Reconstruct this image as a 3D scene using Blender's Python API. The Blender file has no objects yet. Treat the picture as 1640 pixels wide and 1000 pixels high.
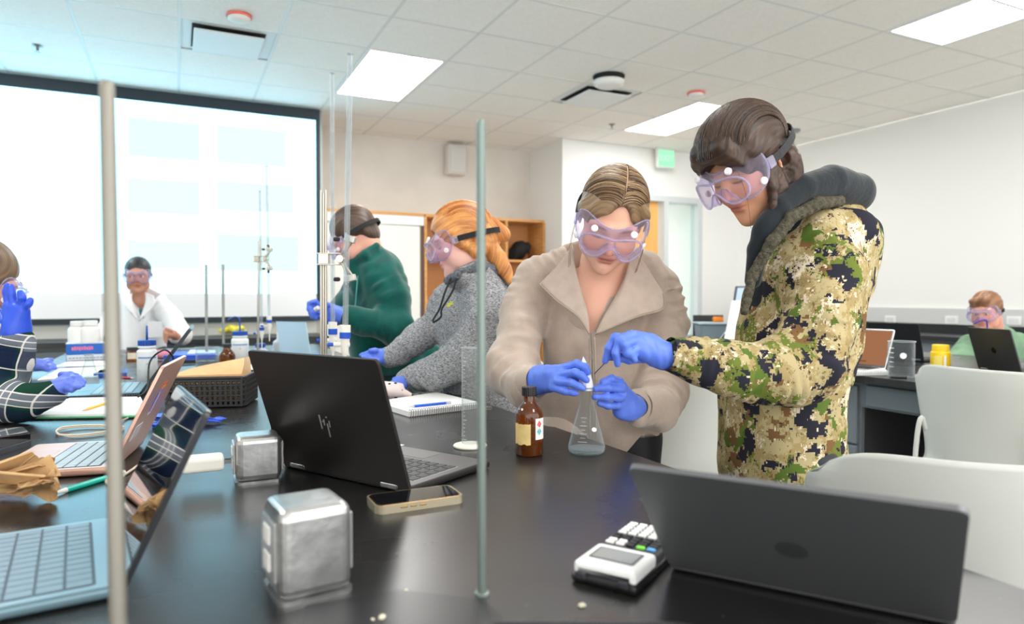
import bpy, bmesh, math, random
import numpy as np
from mathutils import Vector, Matrix
random.seed(7); RNG = np.random.RandomState(5)
R = math.radians; PI = math.pi
sc = bpy.context.scene
COL = sc.collection
# ------------------------------------------------------------ camera, world, exposure
F = 1096.0; CZ = 1.19; TZ = 0.84; YAW = R(26.06); PIT = R(1.31)
cam = bpy.data.cameras.new('camera'); camo = bpy.data.objects.new('camera', cam); COL.objects.link(camo)
camo.location = (0, 0, CZ); camo.rotation_euler = (R(90) - PIT, 0, -YAW)
cam.sensor_width = 36; cam.lens = F / 1640 * 36; cam.clip_start = 0.02
cam.dof.use_dof = True; cam.dof.focus_distance = 1.65; cam.dof.aperture_fstop = 3.4
sc.camera = camo
sc.view_settings.view_transform = 'Standard'; sc.view_settings.look = 'None'
sc.view_settings.gamma = 1; sc.view_settings.use_curve_mapping = False
sc.view_settings.exposure = 0.26
LIGHT = 17.0; WORLD = 2.75; SCREEN = 1.0
w = bpy.data.worlds.new('world'); sc.world = w; w.use_nodes = True
w.node_tree.nodes['Background'].inputs[0].default_value = (1.0, 0.985, 0.96, 1)
w.node_tree.nodes['Background'].inputs[1].default_value = WORLD
sc.cycles.use_denoising = True
sc.cycles.max_bounces = 8; sc.cycles.transparent_max_bounces = 24
sc.cycles.sample_clamp_indirect = 6

# ------------------------------------------------------------ coordinates
cY, sY = math.cos(YAW), math.sin(YAW); cP, sP = math.cos(PIT), math.sin(PIT)
def pv(px, py, D):                       # picture point at depth D, in the yaw-aligned frame
    a = (px - 820) / F; b = (500 - py) / F
    y = b * sP + cP; z = b * cP - sP
    return np.array([a * D / y, D, CZ + z * D / y])
def W(v):
    v = np.asarray(v, float)
    return np.stack([v[..., 0] * cY + v[..., 1] * sY, -v[..., 0] * sY + v[..., 1] * cY, v[..., 2]], -1)
def Vf(w_):
    w_ = np.asarray(w_, float)
    return np.stack([w_[..., 0] * cY - w_[..., 1] * sY, w_[..., 0] * sY + w_[..., 1] * cY, w_[..., 2]], -1)
def pd(px, py, D): return W(pv(px, py, D))
def pw(px, py, z=TZ):                    # picture point on the level plane z, in world
    a = (px - 820) / F; b = (500 - py) / F
    y = b * sP + cP; zz = b * cP - sP
    D = (z - CZ) / zz * y
    return pd(px, py, D)
RIGHT = W(np.array([1, 0, 0.])); FWD = W(np.array([0, 1, 0.]))

# ------------------------------------------------------------ materials
def lin(c):
    c = [x / 255 for x in c[:3]]
    return tuple(x / 12.92 if x <= .04045 else ((x + .055) / 1.055) ** 2.4 for x in c) + (1,)
MATS = {}
def nn(nt, t, **k):
    n = nt.nodes.new(t)
    for a, v in k.items():
        if a.startswith('_'): setattr(n, a[1:], v)
    return n
def newmat(name):
    m = bpy.data.materials.new(name); m.use_nodes = True
    nt = m.node_tree; b = nt.nodes['Principled BSDF']
    return m, nt, b
def mp(nt, scale=(1, 1, 1), rot=(0, 0, 0), attr=None):
    m = nt.nodes.new('ShaderNodeMapping'); m.inputs['Scale'].default_value = scale; m.inputs['Rotation'].default_value = rot
    if attr:
        a = nt.nodes.new('ShaderNodeAttribute'); a.attribute_name = attr; nt.links.new(a.outputs['Vector'], m.inputs[0])
    else:
        c = nt.nodes.new('ShaderNodeTexCoord'); nt.links.new(c.outputs['Object'], m.inputs[0])
    return m
def noi(nt, vec, scale, detail=4, rough=.5):
    n = nt.nodes.new('ShaderNodeTexNoise'); n.inputs['Scale'].default_value = scale
    n.inputs['Detail'].default_value = detail; n.inputs['Roughness'].default_value = rough
    nt.links.new(vec.outputs[0], n.inputs['Vector']); return n
def mth(nt, op, a, b=None, c=None):
    n = nt.nodes.new('ShaderNodeMath'); n.operation = op
    for i, x in enumerate((a, b, c)):
        if x is None: continue
        if hasattr(x, 'is_output') or hasattr(x, 'links'): nt.links.new(x, n.inputs[i])
        else: n.inputs[i].default_value = x
    return n.outputs[0]
def ramp(nt, fac, lo, hi, c0, c1):
    r = nt.nodes.new('ShaderNodeValToRGB'); e = r.color_ramp.elements
    e[0].position = lo; e[1].position = hi; e[0].color = c0; e[1].color = c1
    nt.links.new(fac, r.inputs[0]); return r.outputs[0]
def mix(nt, fac, a, b, blend='MIX'):
    n = nt.nodes.new('ShaderNodeMix'); n.data_type = 'RGBA'; n.blend_type = blend
    for s, x in (('Factor', fac), ('A', a), ('B', b)):
        i = [q for q in n.inputs if q.name == s and (q.type == 'RGBA' or s == 'Factor')][0]
        if hasattr(x, 'links'): nt.links.new(x, i)
        else: i.default_value = x
    return [o for o in n.outputs if o.type == 'RGBA'][0]
def M(name, col, rough=.5, metal=0., spec=.5, var=None, bump=None, emit=0, coat=0, sheen=0, attr=None, trans=0, sss=0, ior=None):
    """var=(colour2, scale, stretch) bump=(scale, strength, stretch)"""
    if name in MATS: return MATS[name]
    m, nt, b = newmat(name)
    b.inputs['Roughness'].default_value = rough; b.inputs['Metallic'].default_value = metal
    b.inputs['Specular IOR Level'].default_value = spec
    c = lin(col); b.inputs['Base Color'].default_value = c; m.diffuse_color = c
    src = None
    if attr:
        a = nt.nodes.new('ShaderNodeAttribute'); a.attribute_name = attr; src = a.outputs['Color']
    if var:
        n = noi(nt, mp(nt, var[2] if len(var) > 2 else (1, 1, 1)), var[1], 5)
        if src is not None:
            src = mix(nt, 1.0, src, ramp(nt, n.outputs[0], .35, .65, (.86, .84, .82, 1), (1, 1, 1, 1)), 'MULTIPLY')
        else: src = ramp(nt, n.outputs[0], .38, .62, c, lin(var[0]))
    if src is not None: nt.links.new(src, b.inputs['Base Color'])
    if bump:
        n = noi(nt, mp(nt, bump[2] if len(bump) > 2 else (1, 1, 1)), bump[0], 4)
        bn = nt.nodes.new('ShaderNodeBump'); bn.inputs['Strength'].default_value = bump[1]; bn.inputs['Distance'].default_value = .01
        nt.links.new(n.outputs[0], bn.inputs['Height']); nt.links.new(bn.outputs[0], b.inputs['Normal'])
    if emit:
        b.inputs['Emission Color'].default_value = c; b.inputs['Emission Strength'].default_value = emit
    if coat: b.inputs['Coat Weight'].default_value = coat
    if sheen: b.inputs['Sheen Weight'].default_value = sheen; b.inputs['Sheen Roughness'].default_value = .5
    if trans: b.inputs['Transmission Weight'].default_value = trans
    if sss:
        b.inputs['Subsurface Weight'].default_value = sss; b.inputs['Subsurface Scale'].default_value = .006
        b.inputs['Subsurface Radius'].default_value = (1, .4, .25)
    if ior: b.inputs['IOR'].default_value = ior
    MATS[name] = m; return m
def clear(name, tint=(235, 240, 240), edge=.5, base=.05, rough=.05, white=0., rim=(225, 230, 235)):
    """thin clear sheet: see-through, with a gloss that grows towards the edges"""
    if name in MATS: return MATS[name]
    m, nt, b = newmat(name); nt.nodes.remove(b)
    out = [n for n in nt.nodes if n.type == 'OUTPUT_MATERIAL'][0]
    tr = nt.nodes.new('ShaderNodeBsdfTransparent'); tr.inputs[0].default_value = lin(tint)
    gl = nt.nodes.new('ShaderNodeBsdfPrincipled'); gl.inputs['Base Color'].default_value = lin(rim); gl.inputs['Roughness'].default_value = rough
    gl.inputs['Specular IOR Level'].default_value = .8
    lw = nt.nodes.new('ShaderNodeLayerWeight'); lw.inputs[0].default_value = .5
    f = mth(nt, 'MULTIPLY_ADD', mth(nt, 'POWER', lw.outputs['Facing'], 2.5), edge, base + white)
    mx = nt.nodes.new('ShaderNodeMixShader'); nt.links.new(f, mx.inputs[0])
    nt.links.new(tr.outputs[0], mx.inputs[1]); nt.links.new(gl.outputs[0], mx.inputs[2]); nt.links.new(mx.outputs[0], out.inputs[0])
    MATS[name] = m; return m
def emis(name, col, s):
    if name in MATS: return MATS[name]
    m, nt, b = newmat(name); nt.nodes.remove(b)
    out = [n for n in nt.nodes if n.type == 'OUTPUT_MATERIAL'][0]
    e = nt.nodes.new('ShaderNodeEmission'); e.inputs[0].default_value = tuple(col) + (1,); e.inputs[1].default_value = s
    nt.links.new(e.outputs[0], out.inputs[0]); MATS[name] = m; return m
def heather(name, a, b_, sc_=120, st=(1, 1, .25)):
    if name in MATS: return MATS[name]
    m, nt, b = newmat(name)
    v = mp(nt, st, (.3, .5, .2)); n = noi(nt, v, sc_, 6, .75)
    nt.links.new(ramp(nt, n.outputs[0], .42, .58, lin(a), lin(b_)), b.inputs['Base Color'])
    b.inputs['Roughness'].default_value = .95; b.inputs['Specular IOR Level'].default_value = .15
    bn = nt.nodes.new('ShaderNodeBump'); bn.inputs['Strength'].default_value = .5; bn.inputs['Distance'].default_value = .004
    n2 = noi(nt, mp(nt), 22, 3); nt.links.new(n2.outputs[0], bn.inputs['Height']); nt.links.new(bn.outputs[0], b.inputs['Normal'])
    MATS[name] = m; return m
def camo_mat():
    m, nt, b = newmat('camouflage_cloth')
    tc = nt.nodes.new('ShaderNodeTexCoord')
    def pix(n, rot=(0, 0, 0), sc_=(1, 1, 1)):
        mm = nt.nodes.new('ShaderNodeMapping'); mm.inputs['Rotation'].default_value = rot; mm.inputs['Scale'].default_value = sc_
        nt.links.new(tc.outputs['Object'], mm.inputs[0])
        s = nt.nodes.new('ShaderNodeVectorMath'); s.operation = 'SNAP'
        s.inputs[1].default_value = (n, n, n); nt.links.new(mm.outputs[0], s.inputs[0]); return s
    big = pix(.0044); fine = pix(.0022, (0, 0, 0), (1, 1, .8))
    def layer(prev, vec, scale, thr, col, off=0, detail=3, rough=.6, col2=None):
        a = nt.nodes.new('ShaderNodeVectorMath'); a.operation = 'ADD'; a.inputs[1].default_value = (off, off * .7, off * 1.3)
        nt.links.new(vec.outputs[0], a.inputs[0])
        n = noi(nt, a, scale, detail, rough)
        f = mth(nt, 'GREATER_THAN', n.outputs[0], thr)
        return mix(nt, f, prev, lin(col))
    c = lin((176, 162, 122))
    c = layer(c, fine, 34, .52, (158, 140, 96), 3, 5, .7)
    c = layer(c, fine, 16, .57, (216, 204, 180), 9, 5, .8)
    c = layer(c, fine, 60, .60, (120, 100, 62), 5, 4, .8)
    c = layer(c, fine, 11, .565, (100, 114, 46), 21, 5, .72)
    c = layer(c, big, 12, .60, (84, 106, 42), 33, 3, .6)
    c = layer(c, big, 11, .595, (118, 88, 56), 41, 3, .6)
    c = layer(c, fine, 26, .635, (60, 50, 34), 47, 5, .8)
    c = layer(c, big, 15, .568, (38, 38, 50), 57, 3, .62)
    c = layer(c, big, 60, .70, (214, 204, 178), 63, 2, .5)
    nt.links.new(c, b.inputs['Base Color']); b.inputs['Roughness'].default_value = .8
    b.inputs['Specular IOR Level'].default_value = .2
    bn = nt.nodes.new('ShaderNodeBump'); bn.inputs['Strength'].default_value = .35; bn.inputs['Distance'].default_value = .01
    n2 = noi(nt, mp(nt, (1, 1, .6)), 16, 3); nt.links.new(n2.outputs[0], bn.inputs['Height']); nt.links.new(bn.outputs[0], b.inputs['Normal'])
    return m
def plaid_mat():
    m, nt, b = newmat('plaid_flannel')
    tc = mp(nt, (1, 1, 1), (0, R(-12), R(26)))
    sp = nt.nodes.new('ShaderNodeSeparateXYZ'); nt.links.new(tc.outputs[0], sp.inputs[0])
    def band(o, per, a, b2):
        per = .15
        f = mth(nt, 'FRACT', mth(nt, 'DIVIDE', o, per))
        return mth(nt, 'MULTIPLY', mth(nt, 'GREATER_THAN', f, a), mth(nt, 'LESS_THAN', f, b2))
    c = lin((24, 58, 46))
    for o in (sp.outputs[0], sp.outputs[2]):
        c = mix(nt, mth(nt, 'MULTIPLY', band(o, .115, .1, .42), .65), c, lin((24, 30, 62)))
        c = mix(nt, mth(nt, 'MULTIPLY', band(o, .115, .5, .72), .55), c, lin((128, 134, 148)))
    for o in (sp.outputs[0], sp.outputs[2]):
        for a in (.47, .58, .70, .05): c = mix(nt, mth(nt, 'MULTIPLY', band(o, .115, a, a + .022), .8), c, lin((222, 220, 216)))
    nt.links.new(c, b.inputs['Base Color']); b.inputs['Roughness'].default_value = .95; b.inputs['Specular IOR Level'].default_value = .1
    return m
def hair_mat(name, dark, light, scale=1.0):
    m, nt, b = newmat(name)
    v = mp(nt, (420 * scale, 14, 14), attr='comb'); n = noi(nt, v, 1, 3, .6)
    v2 = mp(nt, (60 * scale, 6, 6), attr='comb'); n2 = noi(nt, v2, 1, 3, .6)
    s = mth(nt, 'MULTIPLY_ADD', n2.outputs[0], .6, mth(nt, 'MULTIPLY', n.outputs[0], .4))
    nt.links.new(ramp(nt, s, .36, .62, lin(dark), lin(light)), b.inputs['Base Color'])
    b.inputs['Roughness'].default_value = .42; b.inputs['Specular IOR Level'].default_value = .45
    bn = nt.nodes.new('ShaderNodeBump'); bn.inputs['Strength'].default_value = .55; bn.inputs['Distance'].default_value = .004
    nt.links.new(s, bn.inputs['Height']); nt.links.new(bn.outputs[0], b.inputs['Normal'])
    return m

# ------------------------------------------------------------ mesh helpers  (geo = (verts Nx3, faces list))
WL = {}
def setp(o, label=None, cat=None, group=None, kind=None):
    if label: o['label'] = label
    if cat: o['category'] = cat
    if group: o['group'] = group
    if kind: o['kind'] = kind
    return o
def E(name, loc, label, cat, group=None):
    o = bpy.data.objects.new(name, None); COL.objects.link(o); o.empty_display_size = .05
    o.location = tuple(loc); WL[o.name] = np.array(loc, float); return setp(o, label, cat, group)
def mesh(name, V, Fc, mats, smooth=False, mi=None):
    me = bpy.data.meshes.new(name)
    if isinstance(Fc, np.ndarray) and Fc.ndim == 2:
        n = len(Fc); k = Fc.shape[1]
        me.vertices.add(len(V)); me.vertices.foreach_set('co', np.ascontiguousarray(V, np.float32).ravel())
        me.loops.add(n * k); me.loops.foreach_set('vertex_index', np.ascontiguousarray(Fc, np.int32).ravel())
        me.polygons.add(n); me.polygons.foreach_set('loop_start', np.arange(0, n * k, k, dtype=np.int32))
        me.update(calc_edges=True)
    else:
        me.from_pydata([tuple(map(float, v)) for v in V], [], [tuple(int(i) for i in f) for f in Fc])
    for m in (mats if isinstance(mats, (list, tuple)) else [mats]): me.materials.append(m)
    if mi is not None: me.polygons.foreach_set('material_index', np.asarray(mi, np.int32))
    if smooth: me.polygons.foreach_set('use_smooth', np.ones(len(me.polygons), bool))
    me.update(); return me
def O(name, geo, m, parent=None, label=None, cat=None, group=None, kind=None, smooth=False, mi=None):
    V, Fc = np.asarray(geo[0], float), geo[1]
    if parent is None:
        base = np.array([(V[:, 0].min() + V[:, 0].max()) / 2, (V[:, 1].min() + V[:, 1].max()) / 2, V[:, 2].min()])
        off = base
    else:
        off = WL[parent.name]
    me = mesh(name, V - off, Fc, m, smooth, mi)
    o = bpy.data.objects.new(name, me); COL.objects.link(o)
    if parent is None: o.location = tuple(off)
    else: o.parent = parent
    WL[o.name] = off
    if smooth == 'auto': pass
    return setp(o, label, cat, group, kind)
def inst(name, me, loc, parent, rot=None, scale=None):
    o = bpy.data.objects.new(name, me); COL.objects.link(o)
    off = WL[parent.name] if parent is not None else 0
    o.location = tuple(np.asarray(loc, float) - off); o.parent = parent
    if rot is not None: o.rotation_euler = rot
    if scale is not None: o.scale = scale
    WL[o.name] = np.asarray(loc, float); return o
def box(x0, y0, z0, x1, y1, z1):
    V = [(x, y, z) for z in (z0, z1) for y in (y0, y1) for x in (x0, x1)]
    return np.array(V, float), [(0, 2, 3, 1), (4, 5, 7, 6), (0, 1, 5, 4), (2, 6, 7, 3), (0, 4, 6, 2), (1, 3, 7, 5)]
def cbox(c, s): return box(c[0] - s[0] / 2, c[1] - s[1] / 2, c[2] - s[2] / 2, c[0] + s[0] / 2, c[1] + s[1] / 2, c[2] + s[2] / 2)
def rbox(sx, sy, sz, r, seg=3, vert=False):
    bm = bmesh.new(); bmesh.ops.create_cube(bm, size=1)
    bmesh.ops.scale(bm, vec=(sx, sy, sz), verts=bm.verts)
    ed = [e for e in bm.edges if (not vert) or abs((e.verts[0].co - e.verts[1].co).normalized().z) > .9]
    bmesh.ops.bevel(bm, geom=ed, offset=r, segments=seg, affect='EDGES', profile=.5)
    bm.verts.index_update()
    V = np.array([v.co[:] for v in bm.verts]); Fc = [tuple(v.index for v in f.verts) for f in bm.faces]
    bm.free(); return V, Fc
def join(gs):
    V, Fc, n = [], [], 0
    for g in gs:
        V.append(np.asarray(g[0], float)); Fc += [tuple(int(i) + n for i in f) for f in g[1]]; n += len(g[0])
    return np.concatenate(V), Fc
def xf(g, M4):
    V = np.asarray(g[0], float); A = np.array(M4)
    return V @ A[:3, :3].T + A[:3, 3], g[1]
def fr(origin, x, y=None, z=None):
    """4x4 with given axes"""
    x = np.array(x, float); x /= np.linalg.norm(x)
    if z is None: z = (0, 0, 1)
    z = np.array(z, float)
    if y is None: y = np.cross(z, x); y /= np.linalg.norm(y); z = np.cross(x, y)
    A = np.eye(4); A[:3, 0] = x; A[:3, 1] = y; A[:3, 2] = z; A[:3, 3] = origin; return A
def T(x, y, z, rz=0):
    A = np.eye(4); c, s = math.cos(rz), math.sin(rz); A[:2, :2] = [[c, -s], [s, c]]; A[:3, 3] = (x, y, z); return A
def lathe(prof, c=(0, 0, 0), n=28, closed=False):
    V, Fc = [], []
    for r, z in prof:
        for i in range(n):
            a = 2 * PI * i / n; V.append((c[0] + r * math.cos(a), c[1] + r * math.sin(a), c[2] + z))
    for j in range(len(prof) - 1):
        for i in range(n):
            k = (i + 1) % n; Fc.append((j * n + i, j * n + k, (j + 1) * n + k, (j + 1) * n + i))
    if prof[0][0] > 1e-5: Fc.append(tuple(range(n - 1, -1, -1))) if closed else None
    if prof[-1][0] > 1e-5 and closed: Fc.append(tuple((len(prof) - 1) * n + i for i in range(n)))
    return np.array(V, float), Fc
def tube(P, r, n=8, closed=False, cap=True):
    P = [np.array(p, float) for p in P]; m = len(P); rs = r if hasattr(r, '__len__') else [r] * m
    V, Fc = [], []; up = None
    for i in range(m):
        a = P[i - 1] if (i or closed) else P[i]; b = P[(i + 1) % m] if (i < m - 1 or closed) else P[i]
        t = b - a; t /= np.linalg.norm(t) + 1e-12
        if up is None:
            up = np.array((0, 0, 1.)) if abs(t[2]) < .9 else np.array((1., 0, 0))
        up = up - t * up.dot(t); up /= np.linalg.norm(up) + 1e-12; s = np.cross(t, up)
        for k in range(n):
            q = 2 * PI * k / n; V.append(P[i] + rs[i] * (math.cos(q) * up + math.sin(q) * s))
    for i in range(m if closed else m - 1):
        j = (i + 1) % m
        for k in range(n):
            l = (k + 1) % n; Fc.append((i * n + k, i * n + l, j * n + l, j * n + k))
    if cap and not closed:
        Fc.append(tuple(range(n - 1, -1, -1))); Fc.append(tuple((m - 1) * n + k for k in range(n)))
    return np.array(V), Fc
def spline(P, n=8, closed=False):
    P = [np.array(p, float) for p in P]; m = len(P); out = []
    for i in range(m if closed else m - 1):
        g = lambda k: P[k % m] if closed else P[min(max(k, 0), m - 1)]
        p0, p1, p2, p3 = g(i - 1), g(i), g(i + 1), g(i + 2)
        for j in range(n):
            t = j / n
            out.append(.5 * ((2 * p1) + (-p0 + p2) * t + (2 * p0 - 5 * p1 + 4 * p2 - p3) * t * t + (-p0 + 3 * p1 - 3 * p2 + p3) * t ** 3))
    if not closed: out.append(P[-1])
    return out
def prism(poly, z0, z1):
    n = len(poly)
    V = [(x, y, z0) for x, y in poly] + [(x, y, z1) for x, y in poly]
    return np.array(V, float), [tuple(range(n - 1, -1, -1)), tuple(range(n, 2 * n))] + [(i, (i + 1) % n, n + (i + 1) % n, n + i) for i in range(n)]
def rrect(x0, y0, x1, y1, r, seg=5):
    out = []
    for cx, cy, a0 in ((x1 - r, y1 - r, 0), (x0 + r, y1 - r, 90), (x0 + r, y0 + r, 180), (x1 - r, y0 + r, 270)):
        for i in range(seg + 1):
            a = R(a0 + 90 * i / seg); out.append((cx + r * math.cos(a), cy + r * math.sin(a)))
    return out
def sheet(grid, th=.002):
    """solid sheet from a 2-D grid of points"""
    G = np.asarray(grid, float); a, b = G.shape[:2]
    du = np.gradient(G, axis=0); dv = np.gradient(G, axis=1); N = np.cross(du, dv); N /= np.linalg.norm(N, axis=2, keepdims=True) + 1e-12
    V = np.concatenate([(G + N * th / 2).reshape(-1, 3), (G - N * th / 2).reshape(-1, 3)]); n = a * b; Fc = []
    for i in range(a - 1):
        for j in range(b - 1):
            p, q, r_, s = i * b + j, (i + 1) * b + j, (i + 1) * b + j + 1, i * b + j + 1
            Fc += [(p, q, r_, s), (s + n, r_ + n, q + n, p + n)]
    rim = [i * b for i in range(a)] + [(a - 1) * b + j for j in range(1, b)] + [i * b + b - 1 for i in range(a - 2, -1, -1)] + [j for j in range(b - 2, 0, -1)]
    for i in range(len(rim)):
        p, q = rim[i], rim[(i + 1) % len(rim)]; Fc.append((q, p, p + n, q + n))
    return V, Fc
def text(s, size, M4, m, parent, name='lettering', ext=.0006):
    cu = bpy.data.curves.new(name, 'FONT'); cu.body = s; cu.size = size; cu.extrude = ext; cu.align_x = 'CENTER'; cu.align_y = 'CENTER'
    tmp = bpy.data.objects.new('t', cu); COL.objects.link(tmp)
    dg = bpy.context.evaluated_depsgraph_get(); me = bpy.data.meshes.new_from_object(tmp.evaluated_get(dg))
    V = np.array([v.co[:] for v in me.vertices]); Fc = [tuple(p.vertices) for p in me.polygons]
    bpy.data.objects.remove(tmp); bpy.data.meshes.remove(me)
    return O(name, xf((V, Fc), M4), m, parent)

# ------------------------------------------------------------ signed-distance modeller (organic shapes)
def surfnet(Fd, lo, h):
    ins = Fd < 0
    s = np.zeros(tuple(n - 1 for n in Fd.shape), np.int8)
    for dx in (0, 1):
        for dy in (0, 1):
            for dz in (0, 1): s += ins[dx:Fd.shape[0] - 1 + dx, dy:Fd.shape[1] - 1 + dy, dz:Fd.shape[2] - 1 + dz]
    act = (s > 0) & (s < 8); I = np.argwhere(act)
    idx = np.full(act.shape, -1, np.int32); idx[act] = np.arange(len(I))
    pos = np.zeros((len(I), 3)); cnt = np.zeros(len(I))
    cs = {(a, b, c): Fd[I[:, 0] + a, I[:, 1] + b, I[:, 2] + c] for a in (0, 1) for b in (0, 1) for c in (0, 1)}
    for a in cs:
        for ax in range(3):
            if a[ax] == 0:
                b = list(a); b[ax] = 1; b = tuple(b); fa, fb = cs[a], cs[b]; m = (fa < 0) != (fb < 0)
                t = np.where(m, fa / np.where(m, fa - fb, 1), 0); p = np.array(a, float)[None] + 0 * pos; p[:, ax] += t
                pos[m] += p[m]; cnt[m] += 1
    V = lo + (I + pos / cnt[:, None]) * h
    Q = []
    for ax in range(3):
        o1, o2 = (ax + 1) % 3, (ax + 2) % 3
        A = np.moveaxis(ins, (ax, o1, o2), (0, 1, 2)); X = np.moveaxis(idx, (ax, o1, o2), (0, 1, 2))
        d = A[:-1, 1:-1, 1:-1] != A[1:, 1:-1, 1:-1]; e = np.argwhere(d); i, j, k = e[:, 0], e[:, 1] + 1, e[:, 2] + 1
        q = np.stack([X[i, j - 1, k - 1], X[i, j, k - 1], X[i, j, k], X[i, j - 1, k]], 1)
        fl = ~A[i, j, k]; q[fl] = q[fl][:, ::-1]; Q.append(q)
    return V, np.concatenate(Q)
def smoothv(V, Q, it=1, lam=.5):
    e = np.concatenate([Q[:, [0, 1]], Q[:, [1, 2]], Q[:, [2, 3]], Q[:, [3, 0]]])
    n = len(V); c = np.bincount(e[:, 0], minlength=n) + np.bincount(e[:, 1], minlength=n)
    for _ in range(it):
        S = np.stack([np.bincount(e[:, 0], V[e[:, 1], k], n) + np.bincount(e[:, 1], V[e[:, 0], k], n) for k in range(3)], 1)
        V = V + lam * (S / np.maximum(c, 1)[:, None] - V)
    return V
def normals(V, Q):
    n = np.cross(V[Q[:, 2]] - V[Q[:, 0]], V[Q[:, 3]] - V[Q[:, 1]]); N = np.zeros_like(V)
    for k in range(4):
        for a in range(3): N[:, a] += np.bincount(Q[:, k], n[:, a], len(V))
    return N / (np.linalg.norm(N, axis=1, keepdims=True) + 1e-12)
def folds(V, seed=0, f=18., st=(1, 1, .5), n=7):
    r = np.random.RandomState(seed); o = np.zeros(len(V)); P = V * np.array(st)
    wp = np.stack([np.sin(P @ r.randn(3) * f * .5 + r.rand() * 6) for _ in range(3)], 1) * (1.2 / f)
    for i in range(n):
        k = r.randn(3); k = k / np.linalg.norm(k) * f * (0.7 + 1.5 * r.rand())
        o += np.sin((P + wp) @ k * 2 + r.rand() * 6) / n ** .5
    return o
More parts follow.
